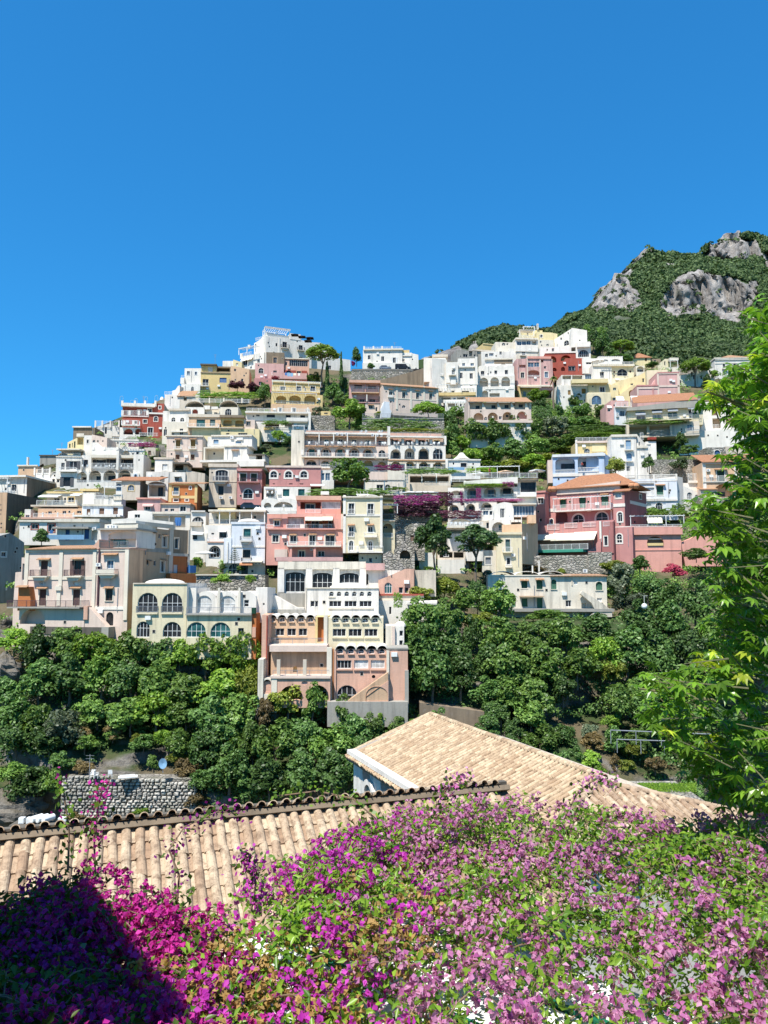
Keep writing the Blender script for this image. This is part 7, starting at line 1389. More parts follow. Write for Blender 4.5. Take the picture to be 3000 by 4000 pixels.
bpy.data.objects.remove(rf); rf = dk.build('roof', MORT, hr)
cpx = .235
mesh1 = cover_tile(.43, .092, .078)
class _P: pass
rf_M = Mi
def field(par, M, cols, ex_len, mesh, mat, keep, Minv, pitch=-.045, jit=1.):
    rngl = random.Random(len(cols)); par_m = par
    pos = []
    for x, ya, yb in cols:
        n = max(1, int(round((yb - ya) / ex_len)))
        for j in range(n): pos.append((x + rngl.uniform(-.010, .010) * jit, ya + j * ex_len + rngl.uniform(-.02, .02) * jit, .035 + rngl.uniform(0, .014) * jit, rngl.uniform(-.04, .04) * jit))
    sc = []
    for q in pos:
        w_ = M @ Vector((q[0], q[1], .1)); x, y = proj(w_); sc.append((0 if (-60 < x < 3060 and y < 4050) else 1, w_.length))
    order = sorted(range(len(pos)), key=lambda i: sc[i])
    me = mesh.mesh('tile'); me.materials.append(mat); rest = MB()
    for c, i in enumerate(order):
        x, y, z, a = pos[i]; T = Minv @ M @ Matrix.Translation((x, y, z)) @ Matrix.Rotation(a, 4, 'Z') @ Matrix.Rotation(pitch, 4, 'X')
        if c < keep: link('tile', me, par).matrix_basis = T
        else: rest.add([T @ Vector(v) for v in mesh.v], mesh.f)
    if rest.v: tag(rest.build('tiles', mat, par), kind='stuff')
def pans(par, M, cols, ex_len, wd, mat, Minv):
    rngl = random.Random(5); mb = MB()
    for x, ya, yb in cols:
        n = max(1, int(round((yb - ya) / ex_len)))
        for j in range(n):
            y = ya + j * ex_len + rngl.uniform(-.015, .015); z = .02 + rngl.uniform(0, .006)
            mb.add([Minv @ M @ Vector(p) for p in ((x - wd, y, z), (x + wd, y, z), (x + wd, y + ex_len + .03, z + .028), (x - wd, y + ex_len + .03, z + .028), (x - wd, y + ex_len + .03, z - .01), (x + wd, y + ex_len + .03, z - .01))], [(0, 1, 2, 3), (3, 2, 5, 4)])
    tag(mb.build('pan_tiles', mat, par), kind='stuff')
cols1 = [(L0 + cpx * k, .0, SL) for k in range(int((L1 - L0) / cpx))]
field(rf, M1, cols1, .39, mesh1, TMAT, 300, Mi)
pans(rf, M1, [(x + cpx / 2, a, b) for x, a, b in cols1], .39, .085, TMAT, Mi)
# raised far slope whose tile ends scallop the ridge
rz = .17
M1b = slope_frame(A + Vector((0, 0, rz)) + down * .16, ex, -down, al)
far = MB().add([Mi @ v for v in quad_slab(M1b, L0, L1, .03, SL, .1)], BOXF).build('roof', MORT, hr)
MB().add([Mi @ (A + ex * x + down * d + Vector((0, 0, z))) for x, d, z in ((L0, .02, -.05), (L1, .02, -.05), (L1, .02, rz + .02), (L0, .02, rz + .02), (L0, -.12, -.05), (L1, -.12, -.05), (L1, -.12, rz + .02), (L0, -.12, rz + .02))], BOXF).build('ridge_board', plaster('DG', .9), hr)
field(far, M1b, [(L0 + cpx * (k + .3), -.05, .30) for k in range(int((L1 - L0) / cpx))], .40, cover_tile(.43, .092, .082), TMAT, 90, Mi, .02)
pans(far, M1b, [(L0 + cpx * (k + .8), .0, SL) for k in range(int((L1 - L0) / cpx))], .39, .085, TMAT, Mi)
wl = MB(); e0 = A + ex * L0; e1 = A + ex * L1
def wallq(p, q, zt, zb=-9.2):
    wl.add([Mi @ Vector((p.x, p.y, zb)), Mi @ Vector((q.x, q.y, zb)), Mi @ Vector((q.x, q.y, zt)), Mi @ Vector((p.x, p.y, zt))], [(0, 1, 2, 3)])
ho = SL * math.cos(al) - .35; zt = A.z - SL * math.sin(al) + .05
wallq(e0 + down * ho, e1 + down * ho, zt); wallq(e1 - down * ho, e0 - down * ho, zt); wallq(e1 + down * ho, e1 - down * ho, zt)
wallq(e0 - down * ho, e0 + down * ho, zt); wl.build('wall', plaster('WC', .5), hr)
# ---- hip-roofed church-like building beyond
zr = -5.2
PA = Uz(1690, 2797, zr); PR = Uz(2345, 3040, zr); e2 = PR - PA; LR = e2.length; e2.normalize(); dn = Vector((e2.y, -e2.x, 0))
if dn.x > 0: dn = -dn
c2 = Bld('pale building with hipped clay tile roof and oval windows in the ravine', (PA + dn * 3.2).y, math.degrees(math.atan2(e2.y, e2.x)), 'church', 'church')
V(0, 0, 1)
al2 = R(20.5); SL2 = 3.85
c2.root = link('church', None); c2.O = PA + dn * 3.35; c2.O.z = -9.2; c2.root.location = c2.O; c2.yaw = math.atan2(e2.y, e2.x); c2.root.rotation_euler = (0, 0, c2.yaw)
tag(c2.root, c2.label, 'church'); c2.eu = e2.copy(); c2.ein = Vector((-e2.y, e2.x, 0))
Mi2 = (Matrix.Translation(c2.O) @ Matrix.Rotation(c2.yaw, 4, 'Z')).inverted()
zE = zr - SL2 * math.sin(al2)
uL = (Mi2 @ (PA + dn * 3.35)).x; vtop = zE + .28 + 9.2
for nm, it in (('wall', None),):
    holes = []
    mb = MB(); ln = LR + 1.8
    ov = [(1430, 3030, 15, 42), (1504, 3078, 18, 40), (1560, 3112, 16, 36)]
    loops = []
    for x, y, rx_, ry_ in ov:
        u, v = c2.uv(x, y); u1_, _ = c2.uv(x + rx_, y); _, v1_ = c2.uv(x, y - ry_)
        loops.append([(u + (u1_ - u) * math.cos(t), v + (v1_ - v) * math.sin(t)) for t in [2 * math.pi * q / 14 for q in range(14)]])
    outer = rect_loop(0, 0, ln, vtop); pts = list(outer); ed = [(0, 1), (1, 2), (2, 3), (3, 0)]
    for Lp in loops:
        n = len(pts); pts += Lp; ed += [(n + i, n + (i + 1) % len(Lp)) for i in range(len(Lp))]
    vo, _, fo, _, _, _ = delaunay_2d_cdt([Vector(p) for p in pts], ed, [], 1, 1e-5)
    fs = [f for f in fo if not any(inpoly(sum(vo[i].x for i in f) / 3, sum(vo[i].y for i in f) / 3, Lp) for Lp in loops)]
    mb.add([(p.x, 0, p.y) for p in vo], fs)
    for Lp in loops:
        n = len(Lp); mb.add([(p[0], 0, p[1]) for p in Lp] + [(p[0], .5, p[1]) for p in Lp], [(i, (i + 1) % n, n + (i + 1) % n, n + i) for i in range(n)])
        MB().add([(p[0], .5, p[1]) for p in Lp], [tuple(range(n))]).build('window', plaster('OC', .5), c2.root)
    W2 = 6.7
    mb.box(0, 0, -22, ln, W2, -.005); mb.add([(0, 0, 0), (0, W2, 0), (0, W2, vtop), (0, W2 / 2, vtop + 1.1), (0, 0, vtop), (ln, 0, 0), (ln, W2, 0), (ln, W2, vtop), (ln, 0, vtop)], [(0, 4, 3, 2, 1), (5, 6, 7, 8), (1, 2, 7, 6)])
    mb.build('wall', plaster('W', .9), c2.root)
    u, v = c2.uv(1447, 3105)
    ar = MB(); P = [(u + .55 * math.cos(t), v + .55 * math.sin(t)) for t in [math.pi * q / 12 for q in range(13)]]; Q = [(u + .36 * math.cos(t), v + .36 * math.sin(t)) for t in [math.pi * q / 12 for q in range(12, -1, -1)]]
    ar.prism(P + Q, -.12, -.003).build('arch_moulding', plaster('W', .5), c2.root)
    MB().add([(u + .36 * math.cos(t), -.02, v + .36 * math.sin(t)) for t in [math.pi * q / 12 for q in range(13)]], [tuple(range(13))]).build('niche', plaster('GR', .5), c2.root)
    MB().box(-.15, -.22, vtop - .16, ln, .1, vtop).build('cornice', plaster('W', .5), c2.root)
M2 = slope_frame(PA, e2, dn, al2); M2b = slope_frame(PA, e2, -dn, al2)
XA = -.25; XB = LR
def deck(M, pl, th=.12): return MB().add([Mi2 @ M @ Vector((x, y, z)) for z in (0, -th) for x, y in pl], [tuple(range(len(pl))), tuple(range(2 * len(pl) - 1, len(pl) - 1, -1))] + [(i, len(pl) + i, len(pl) + (i + 1) % len(pl), (i + 1) % len(pl)) for i in range(len(pl))])
r2 = deck(M2, [(XA, 0), (XB, 0), (XB + 2.0, SL2), (XA, SL2)]).build('roof', MORT, c2.root)
deck(M2b, [(XA, 0), (XB, 0), (XB + 2.0, SL2), (XA, SL2)]).build('roof', TMAT2, c2.root)
def cols_for(n0, n1):
    out = []
    for k in range(int((XB + 1.9 - XA) / .21)):
        x = XA + .1 + .21 * k; s = 0. if x < XB else (x - XB) / 2.0 * SL2
        if SL2 - s > .3: out.append((x, s, SL2))
    return out
field(r2, M2, cols_for(0, 0), .35, cover_tile(.39, .080, .064), TMAT2, 300, Mi2)
pans(r2, M2, [(x + .105, a, b) for x, a, b in cols_for(0, 0)], .35, .075, TMAT2, Mi2)
PR2 = PA + e2 * XB + Vector((0, 0, -.16))
M3 = slope_frame(PR2, -dn, e2, R(21)); HW = SL2 * math.cos(al2)
r3 = deck(M3, [(0, 0), (HW, 2.1), (-HW, 2.1)]).build('roof', MORT, c2.root)
c3 = []
for k in range(-15, 16):
    x = k * .225; s = abs(x) / HW * 2.1
    if 2.1 - s > .3: c3.append((x, s, 2.2))
field(r3, M3, c3, .37, cover_tile(.41, .09, .076), TMAT, 120, Mi2)
pans(r3, M3, [(x + .11, a, b) for x, a, b in c3], .37, .08, TMAT, Mi2)
# ridge and verge caps
def caps(p, q, r, nm, par, Minv, mat, step=.36):
    d = (q - p); n = int(d.length / step); d.normalize(); me = cover_tile(step + .04, r, r * .88).mesh(nm); me.materials.append(mat)
    s = d.cross(Vector((0, 0, 1))).normalized(); up = s.cross(d).normalized()
    for k in range(n):
        T = Matrix((s, d, up)).transposed().to_4x4(); T.translation = p + d * step * k + up * (.05 + rng.uniform(0, .01)); link(nm, me, par).matrix_basis = Minv @ T
caps(PA + e2 * -.2, PA + e2 * (XB + .3), .11, 'ridge_tile', c2.root, Mi2, TMAT2)
caps(PA + e2 * XA, M2 @ Vector((XA, SL2 + .05, 0)), .09, 'verge_tile', c2.root, Mi2, TMAT2)
caps(PR2, M3 @ Vector((HW, 2.1, 0)), .1, 'hip_tile', c2.root, Mi2, TMAT); caps(PR2, M3 @ Vector((-HW, 2.1, 0)), .1, 'hip_tile', c2.root, Mi2, TMAT)
# ---- unseen house added at left, shaped to cast shade on the lower left flowers
sh_ = link('house', None); sh_.location = (-3.35, 3.4, -9.2); tag(sh_, 'plastered house added out of view at left to shade the lower left flowers', 'house')
dirw = Vector((-1.7, 2.4, 0)).normalized(); back = Vector((-dirw.y, dirw.x, 0)); back = -back if back.x > 0 else back
p0 = Vector((-3.35, 3.4, 0)); q = [p0, p0 + dirw * 6.5, p0 + dirw * 6.5 + back * 5, p0 + back * 5]
MB().add([Vector((v.x + 3.35, v.y - 3.4, z)) for z in (0, 11.6) for v in q], [(0, 1, 5, 4), (1, 2, 6, 5), (2, 3, 7, 6), (3, 0, 4, 7), (4, 5, 6, 7)]).build('wall', plaster('CR', .5), sh_)
MB().add([Vector((v.x + 3.35, v.y - 3.4, z)) for z in (11.603, 11.75) for v in [p0 - dirw * .25 - back * .25, q[1] + dirw * .25 - back * .25, q[2] + (dirw + back) * .25, q[3] + (back - dirw) * .25]], [(0, 1, 5, 4), (1, 2, 6, 5), (2, 3, 7, 6), (3, 0, 4, 7), (4, 5, 6, 7), (3, 2, 1, 0)]).build('roof', roof_mat('terr2'), sh_)
for k in range(2):
    c = p0 + dirw * (1.8 + 2.6 * k) - back * .03 - Vector((-3.35, 3.4, 0)); MB().add([c + dirw * a + Vector((0, 0, z)) for a, z in ((-.5, 8.4), (.5, 8.4), (.5, 9.9), (-.5, 9.9))], [(0, 1, 2, 3)]).build('window', louvre('dgreen'), sh_)
# ================================================================ white canopy with green frame below the flowers
cn = link('canopy', None); cc_ = Vector((.9, 6.2, -3.85)); cn.location = (cc_.x, cc_.y, -9.2); tag(cn, 'white canvas canopy panels in green metal frame under the flowers', 'canopy')
da = Vector((.80, -.60, 0)); db = Vector((.60, .80, 0))
for k in range(6):
    o = cc_ + db * (k - 3) * .78 - Vector((cc_.x, cc_.y, -9.2)); a = 3.4
    MB().add([o - da * a + db * .04 + Vector((0, 0, .0)), o + da * a + db * .04 + Vector((0, 0, -.25)), o + da * a + db * .72 + Vector((0, 0, -.2)), o - da * a + db * .72 + Vector((0, 0, .05)),
              o - da * a + db * .04 + Vector((0, 0, -.02)), o + da * a + db * .04 + Vector((0, 0, -.27)), o + da * a + db * .72 + Vector((0, 0, -.22)), o - da * a + db * .72 + Vector((0, 0, .03))], BOXF).build('panel', paint('white', .8), cn)
    MB().bar(o - da * a * 1.02 + Vector((0, 0, .04)), o + da * a * 1.02 + Vector((0, 0, -.2)), .05).build('beam', paint('green', .4), cn)
for s in (-1, 1):
    for k in (0, 5):
        o = cc_ + db * (k - 3) * .78 + da * s * 3.3 - Vector((cc_.x, cc_.y, -9.2)); MB().bar((o.x, o.y, 0), (o.x, o.y, o.z - .05), .045).build('post', paint('green', .4), cn)
# ================================================================ bougainvillea
POLY = [(-150, 3420), (60, 3330), (200, 3290), (330, 3300), (430, 3360), (560, 3440), (650, 3330), (720, 3280), (760, 3400), (830, 3500), (930, 3440), (1000, 3390), (1080, 3440), (1140, 3260), (1260, 3190), (1400, 3130), (1550, 3105), (1750, 3060), (1900, 3045), (2200, 3110), (2330, 3075), (2420, 3160), (2560, 3215), (2650, 3140), (2800, 3125), (3100, 3070), (3250, 3100), (3300, 4300), (-250, 4300)]
GAPS = [(700, 3560, 1120, 3640, .6), (820, 3670, 1420, 3770, .75), (1040, 3800, 1300, 4020, .8), (1330, 3840, 1600, 3930, .5), (1760, 3790, 2050, 3990, .85), (2080, 3860, 2420, 4020, .8), (560, 3840, 800, 3960, .5)]
def boug(name, label, x0, x1, mats, seed, n, fl_lo, under, dried=.0):
    rg = np.random.default_rng(seed); rt = link(name, None); S = dict(l=([], [], []), u=([], [], []), f=([], [], []), d=([], [], [])); cnt = 0; tries = 0; stems = MB(); first = None
    def put(k, P, Nn, L): S[k][0].append(P); S[k][1].append(Nn); S[k][2].append(L)
    def inside(Xw, Yw, z, gap=True):
        px, py = proj((Xw, Yw, z)); ed = 60 * fbm(px * .006, py * .006, 2., 3)
        if not (x0 + ed * 2 <= px < x1 + ed * 2 and inpoly(px + ed * .4, py - (200 if px < 1250 else 100) + ed * .8, POLY)) or px < -260 or px > 3300 or py > 4250: return None
        if gap and any(a < px < c and b < py < d and rg.random() < pr for a, b, c, d, pr in GAPS): return None
        return px, py
    while cnt < n and tries < n * 60:
        tries += 1
        Yw = rg.uniform(4.2, 12.6); Xw = rg.uniform(-7.5, 7.5); z = -3.25 + .34 * fbm(Xw * .8, Yw * .8, 4., 4)
        q = inside(Xw, Yw, z)
        if not q: continue
        px, py = q; cnt += 1; base = np.array((Xw, Yw, z))
        if first is None: first = base.copy()
        a = rg.normal(-1.57, 1.3); L = rg.uniform(.45, 1.15); h = rg.uniform(.25, .95); dr = np.array((math.cos(a), math.sin(a), 0.))
        def curve(t): t = np.asarray(t)[:, None]; return base + dr * L * t + np.array((0, 0, 1.)) * (h * t - (h * .95 + .12) * t * t)
        pts = curve(np.linspace(0, 1, 6)); stems.tube([Vector(p) for p in pts], [.008, .007, .006, .004, .003, .002], 4)
        fl = fbm(Xw * 1.0 + seed, Yw * 1.0, 1., 3) > fl_lo; dry = rg.random() < dried * max(0., 1 - abs(px - 1150) / 600) * (1 if py > 3500 else .2)
        nl = int(rg.integers(16, 30) * (1.0 if fl else 2.0)); t = rg.random(nl)
        put('l', curve(t) + rg.normal(scale=.05 + .02 * (not fl), size=(nl, 3)), rg.normal(scale=.6, size=(nl, 3)) + np.array((-.2, -.35, .8)), rg.uniform(.024, .052, nl))
        if fl or rg.random() < .2:
            ncl = rg.integers(3, 7)
            for c in range(ncl):
                tc = .30 + .70 * (c + rg.random()) / ncl; k = int(rg.integers(5, 12)) ; C = curve(np.full(k, tc)) + rg.normal(scale=.05, size=(k, 3)) + np.array((0, 0, .03))
                key = 'd' if dry and rg.random() < .75 else 'f'
                for w_ in range(3):
                    d = rg.normal(size=(k, 3)); d /= np.linalg.norm(d, axis=1)[:, None]; put(key, C + d * .016, d + np.array((0, -.25, .2)), rg.uniform(.017, .033, k))
    m = 0; tries = 0
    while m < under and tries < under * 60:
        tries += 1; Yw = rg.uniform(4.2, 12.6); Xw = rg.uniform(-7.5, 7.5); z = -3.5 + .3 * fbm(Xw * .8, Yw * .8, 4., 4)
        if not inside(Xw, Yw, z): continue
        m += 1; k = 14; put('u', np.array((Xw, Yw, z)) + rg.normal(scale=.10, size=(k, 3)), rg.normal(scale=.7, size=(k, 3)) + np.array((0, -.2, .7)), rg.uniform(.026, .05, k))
    tag(rt, label, 'bougainvillea'); rt.location = first; off = first
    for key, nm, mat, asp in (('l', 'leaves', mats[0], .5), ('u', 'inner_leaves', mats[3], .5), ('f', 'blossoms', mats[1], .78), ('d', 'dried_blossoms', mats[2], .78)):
        if not S[key][0]: continue
        P = np.concatenate(S[key][0]) - off; Nn = np.concatenate(S[key][1]); Lc = np.concatenate(S[key][2])[:, None]; k = len(P)
        nrm = Nn / np.linalg.norm(Nn, axis=1)[:, None]; t1 = np.cross(nrm, rg.normal(size=(k, 3))); t1 /= np.linalg.norm(t1, axis=1)[:, None]; t2 = np.cross(nrm, t1)
        Vv = np.stack([P - t1 * Lc, P + t2 * Lc * asp + nrm * Lc * .3 - t1 * Lc * .15, P + t1 * Lc * 1.15 - nrm * Lc * .12, P - t2 * Lc * asp + nrm * Lc * .3 - t1 * Lc * .15], 1).reshape(-1, 3)
        i = np.arange(k) * 4; F_ = np.stack([np.stack([i, i + 1, i + 2], 1), np.stack([i, i + 2, i + 3], 1)], 1).reshape(-1, 3)
        tag(link(nm, npmesh(nm, Vv, F_, mat), rt), kind='stuff')
    stems.v = [(v[0] - off[0], v[1] - off[1], v[2] - off[2]) for v in stems.v]; tag(stems.build('stems', bark('vine_bark', (.20, .13, .08)), rt), kind='stuff')
GL = leafmat('boug_leaf', (.06, .16, .014), (.28, .44, .045), .45, .35)
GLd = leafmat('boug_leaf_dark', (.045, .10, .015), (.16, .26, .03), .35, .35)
DRY = leafmat('boug_dry', (.30, .17, .045), (.50, .33, .12), .4, .7)
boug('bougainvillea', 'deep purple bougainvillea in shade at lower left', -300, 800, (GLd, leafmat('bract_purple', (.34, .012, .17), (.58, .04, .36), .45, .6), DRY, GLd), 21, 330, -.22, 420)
boug('bougainvillea', 'bright magenta bougainvillea mixed with dried blossoms at lower centre', 800, 1500, (GL, leafmat('bract_magenta', (.34, .012, .29), (.58, .08, .50), .5, .6), DRY, GLd), 22, 180, -.06, 190, .9)
boug('bougainvillea', 'pale lilac-pink bougainvillea spreading over the whole lower right', 1500, 3400, (GL, leafmat('bract_lilac', (.52, .12, .40), (.84, .44, .68), .5, .6), DRY, GLd), 23, 430, .0, 560, .4)
# tall sprigs standing above the mass
def sprig(pts, label, fmat, seed, flow=1.):
    rg = np.random.default_rng(seed); P = [U(*q) for q in pts]; rt = link('bougainvillea_shoot', None); rt.location = P[0]; tag(rt, label, 'flower shoot', 'tall flowering shoots')
    Q = [p - P[0] for p in P]; MB().tube(Q, [.012 - .008 * k / len(Q) for k in range(len(Q))], 5).build('stem', bark('vine_bark'), rt)
    for nm, n, mat, L, sp in (('leaves', 60, GLd, .035, .06), ('blossoms', int(150 * flow), fmat, .024, .06)):
        t = rg.random(n) ** (.7 if nm == 'blossoms' else 1) * (len(Q) - 1.001); i = t.astype(int); f = t - i; A_ = np.array([Q[k] for k in i]); B2 = np.array([Q[k + 1] for k in i])
        C = A_ * (1 - f)[:, None] + B2 * f[:, None] + rg.normal(scale=sp, size=(n, 3)); V_ = rhombs(C, rg.normal(size=(n, 3)) + np.array((0, -.4, .3)), L * rg.uniform(.7, 1.2, n), .7, rg)
        tag(link(nm, npmesh(nm, V_, np.arange(len(V_)).reshape(-1, 4), mat), rt), kind='stuff')
PUR = MATS['bract_purple']; MAG = MATS['bract_magenta']; LIL = MATS['bract_lilac']
sprig([(372, 3420, 8.), (368, 3300, 8.), (378, 3180, 8.), (405, 3060, 8.)], 'tallest flowering purple shoot rising before the stone terrace wall', PUR, 1)
sprig([(265, 3400, 8.), (270, 3250, 8.), (250, 3100, 8.), (230, 3040, 8.)], 'bare thin shoot at far left beside the tallest purple shoot', PUR, 2, .15)
sprig([(690, 3560, 8.), (700, 3420, 8.), (660, 3320, 8.), (720, 3230, 8.2), (850, 3170, 8.4), (960, 3180, 8.5)], 'arching magenta shoot crossing the tiles left of centre', MAG, 3, .9)
sprig([(980, 3560, 7.8), (1000, 3450, 7.8), (975, 3380, 7.8), (960, 3350, 7.8)], 'upright magenta shoot in front of the tiles at centre', MAG, 4)
sprig([(2200, 3200, 9.), (2260, 3090, 9.), (2330, 3040, 9.), (2400, 3060, 9.)], 'lilac shoot lying over the hip of the tiled roof', LIL, 5)
sprig([(1500, 3230, 9.), (1380, 3120, 9.), (1240, 3090, 9.), (1080, 3110, 9.)], 'leafy green shoot arching left over the roof ridge', GL, 6, .6)
sprig([(1700, 3150, 9.5), (1760, 3060, 9.5), (1830, 3035, 9.5)], 'lilac shoot in front of the church roof', LIL, 7)
# ================================================================ leafy tree at the right edge
def palm_leaf():
    mb = MB(); n = 6
    for k in range(n):
        a = R(-100 + 200 * k / (n - 1)); L = 1. - .25 * abs(k - 2.5) / 2.5; c, s = math.cos(a), math.sin(a); dz = -.38
        def P(t, w, z): return (s * t * L + c * w, -c * t * L + s * w, z)
        v = [P(.05, 0, 0), P(.45, .19 * L, -.04 + dz * .12), P(.5, 0, -.10 + dz * .15), P(.45, -.19 * L, -.04 + dz * .12), P(1., 0, dz)]
        mb.add(v, [(0, 1, 2), (0, 2, 3), (1, 4, 2), (2, 4, 3)])
    return mb
def right_tree():
    rt = link('tree', None); g = Vector((8.6, 11.2, -9.2)); rt.location = g; tag(rt, 'leafy tree with hand-shaped bright green leaves at the right edge', 'tree')
    rg = random.Random(17); bk = bark('smooth_bark', (.16, .15, .07))
    tops = [Vector((0, 0, 0)), Vector((-.1, .1, 4)), Vector((-.3, 0, 8)), Vector((-.2, .2, 13))]
    MB().tube(tops, [.22, .18, .14, .08], 9).build('trunk', bk, rt)
    LX = [(1170, 2930), (1230, 2880), (1300, 2930), (1400, 2900), (1470, 2760), (1540, 2740), (1600, 2800), (1690, 2900), (1740, 2760), (1790, 2800), (1900, 2830), (1950, 2700), (2010, 2670), (2060, 2720), (2150, 2770), (2260, 2740), (2330, 2770), (2420, 2730), (2560, 2760), (2620, 2500), (2700, 2480), (2790, 2510), (2860, 2540), (2950, 2640), (3060, 2720), (3110, 2800)]
    ys = [a for a, _ in LX]; xs = [b for _, b in LX]
    for k, (a, b, Yb) in enumerate([(2500, 2690, 10.2), (2760, 1530, 10.), (2690, 1990, 9.8), (2770, 2280, 10.4), (2650, 2900, 9.8), (2900, 1230, 10.6), (2830, 1800, 10.2), (2820, 2480, 10.)]):
        e = U(a, b, Yb) - g; z0 = max(2., min(12., e.z - 1.4)); s = Vector((-.2, .1, z0)); m = s.lerp(e, .5) + Vector((0, 0, .25))
        MB().tube([s, m, e], [.075, .045, .012], 7).build('branch', bk, rt)
    lm = leafmat('tree_leaf', (.05, .14, .012), (.19, .34, .032), .4, .26); ly = leafmat('tree_leaf_young', (.36, .48, .03), (.52, .58, .06), .45, .3)
    base = palm_leaf(); me = base.mesh('leaf'); me.materials.append(lm); me2 = base.mesh('leaf'); me2.materials.append(ly)
    rest = MB(); twigs = MB(); n = 0; done = 0; cand = []
    while done < 520:
        py = rg.uniform(1150, 3110); lx = float(np.interp(py, ys, xs)); px = rg.uniform(lx + 25, 3180)
        if rg.random() < .25: px = lx + 25 + rg.random() * 60
        if fbm(px * .004, py * .004, 5., 3) < -.25 and px > lx + 130: continue
        done += 1; Yb = rg.uniform(9.0, 11.8); tip = U(px, py, Yb); d = Vector((rg.uniform(-1, -.2), rg.uniform(-.5, .4), rg.uniform(-.1, .55))).normalized(); st = tip - d * rg.uniform(.5, .9)
        twigs.bar(st - g, tip - g, .012, 4, .005)
        for q in range(rg.randrange(5, 9)):
            c = st.lerp(tip, rg.uniform(.2, 1.)) + Vector((rg.gauss(0, .09), rg.gauss(0, .09), rg.gauss(0, .08)))
            Lf = rg.uniform(.12, .20); eul = Matrix.Rotation(rg.uniform(0, 6.28), 4, 'Z') @ Matrix.Rotation(rg.gauss(.15, .35), 4, 'X') @ Matrix.Rotation(rg.gauss(0, .3), 4, 'Y')
            T = Matrix.Translation(c - g) @ eul @ Matrix.Scale(Lf, 4); x, y = proj(c); yng = fbm(x * .006, y * .006, 3., 2) > .42 and rg.random() < .7
            cand.append((c.length if -20 < x < 3020 else 99, T, yng))
    cand.sort(key=lambda q: q[0]); young = MB()
    for k, (_, T, yg) in enumerate(cand):
        if k < 300: link('leaf', me2 if yg else me, rt).matrix_basis = T
        else: (young if yg else rest).add([T @ Vector(v) for v in base.v], base.f)
    tag(twigs.build('twigs', bk, rt), kind='stuff'); tag(rest.build('foliage', lm, rt), kind='stuff')
    if young.v: tag(young.build('young_foliage', ly, rt), kind='stuff')
right_tree()
# ================================================================ small things
FRAME.clear()
def single(name, mb, mat, label, cat, loc, group=None, rz=0., smooth=False):
    o = mb.build(name, mat, None, smooth); o.location = loc; o.rotation_euler = (0, 0, rz); return tag(o, label, cat, group)
# ---- rubble terrace wall in the left ravine, stone by stone
def rubble_wall():
    rg = random.Random(2); Y = 95.5; g = U(480, 3230, Y); rt = link('stone_terrace_wall', None); rt.location = g; tag(rt, 'dry rubble stone terrace wall in the left ravine behind the tiled ridge', 'wall')
    w0 = U(235, 3200, Y).x - g.x; w1 = U(760, 3200, Y).x - g.x; hz = (U(480, 3040, Y) - g).z
    MB().box(w0, .25, -2, w1, 2.5, hz - .1).build('core', stone('stone_dark', (.26, .235, .20), 2.), rt)
    sm = stone('rubble', (.46, .43, .38), .7, (.2, .18, .15)); ms = []
    for k in range(6):
        mb = MB(); v = [(x * rg.uniform(.8, 1), y, z * rg.uniform(.75, 1)) for y in (-.5, .5) for x, z in ((-.5, -.5), (0, -.55), (.5, -.5), (.55, 0), (.5, .5), (0, .55), (-.5, .5), (-.55, 0))]
        v = [(x * (.75 if y < 0 else 1), y, z * (.75 if y < 0 else 1)) for x, y, z in v]
        mb.add(v + [(0, -.62, 0)], [(i, (i + 1) % 8, 16) for i in range(8)] + [(i, 8 + i, 8 + (i + 1) % 8, (i + 1) % 8) for i in range(8)]); m = mb.mesh('stone'); m.materials.append(sm); ms.append(m)
    z = -.2; n = 0; rest = MB()
    while z < hz:
        hh = rg.uniform(.30, .5); x = w0
        while x < w1:
            ww = rg.uniform(.35, .85); t = (x - w0) / (w1 - w0); top = hz * (1 - .15 * t * t)
            if z < top:
                m = ms[rg.randrange(6)]; T = Matrix.Translation((x + ww / 2, rg.uniform(-.06, .12), z + hh / 2 + rg.uniform(-.04, .04))) @ Matrix.Rotation(rg.uniform(-.12, .12), 4, 'Y') @ Matrix.Diagonal((ww * .95, .4, hh * .95, 1))
                if n < 298: link('stone', m, rt).matrix_basis = T
                else: rest.add([T @ v.co for v in m.vertices], [tuple(p.vertices) for p in m.polygons])
                n += 1
            x += ww
        z += hh * .97
    if rest.v: tag(rest.build('stones', sm, rt), kind='stuff')
rubble_wall()
# ---- rocks showing through the vegetation
def rock(px, py, w, h, label, seed, Y=None):
    Y = Y or Yt(px, py) - 1.; c = U(px, py, Y); rx = w / 2 * Y / F; rz = h / 2 * Y / F; n, m = 22, 14; v = []
    for j in range(m + 1):
        t = math.pi * j / m
        for i in range(n):
            a = 2 * math.pi * i / n; d = Vector((math.sin(t) * math.cos(a), math.sin(t) * math.sin(a), math.cos(t)))
            k = 1 + .38 * noise.fractal(d * 1.6 + Vector((seed, 0, 0)), 1., 2., 4) + .3 * abs(noise.noise(d * 4 + Vector((seed, 3, 0)))); v.append((d.x * rx * k, d.y * rx * .8 * k, d.z * rz * k))
    f = [(j * n + i, j * n + (i + 1) % n, (j + 1) * n + (i + 1) % n, (j + 1) * n + i) for j in range(m) for i in range(n)]
    mb = MB().add(v, f); single('rock', mb, RK, label, 'rock', c, 'cliff rocks')
RK = ground_mat('cliff_rock', (.20, .175, .14), (.12, .105, .08), (.27, .245, .21), .8)
rock(20, 2620, 120, 110, 'pale rock face at the left edge of the cliff', 1); rock(50, 3150, 210, 110, 'grey rock slope at far left beside the stone wall', 5, 96); rock(1035, 2770, 90, 150, 'tall pale rock under the left stairs of the peach house', 6, 105)
V(0, 0, 1)
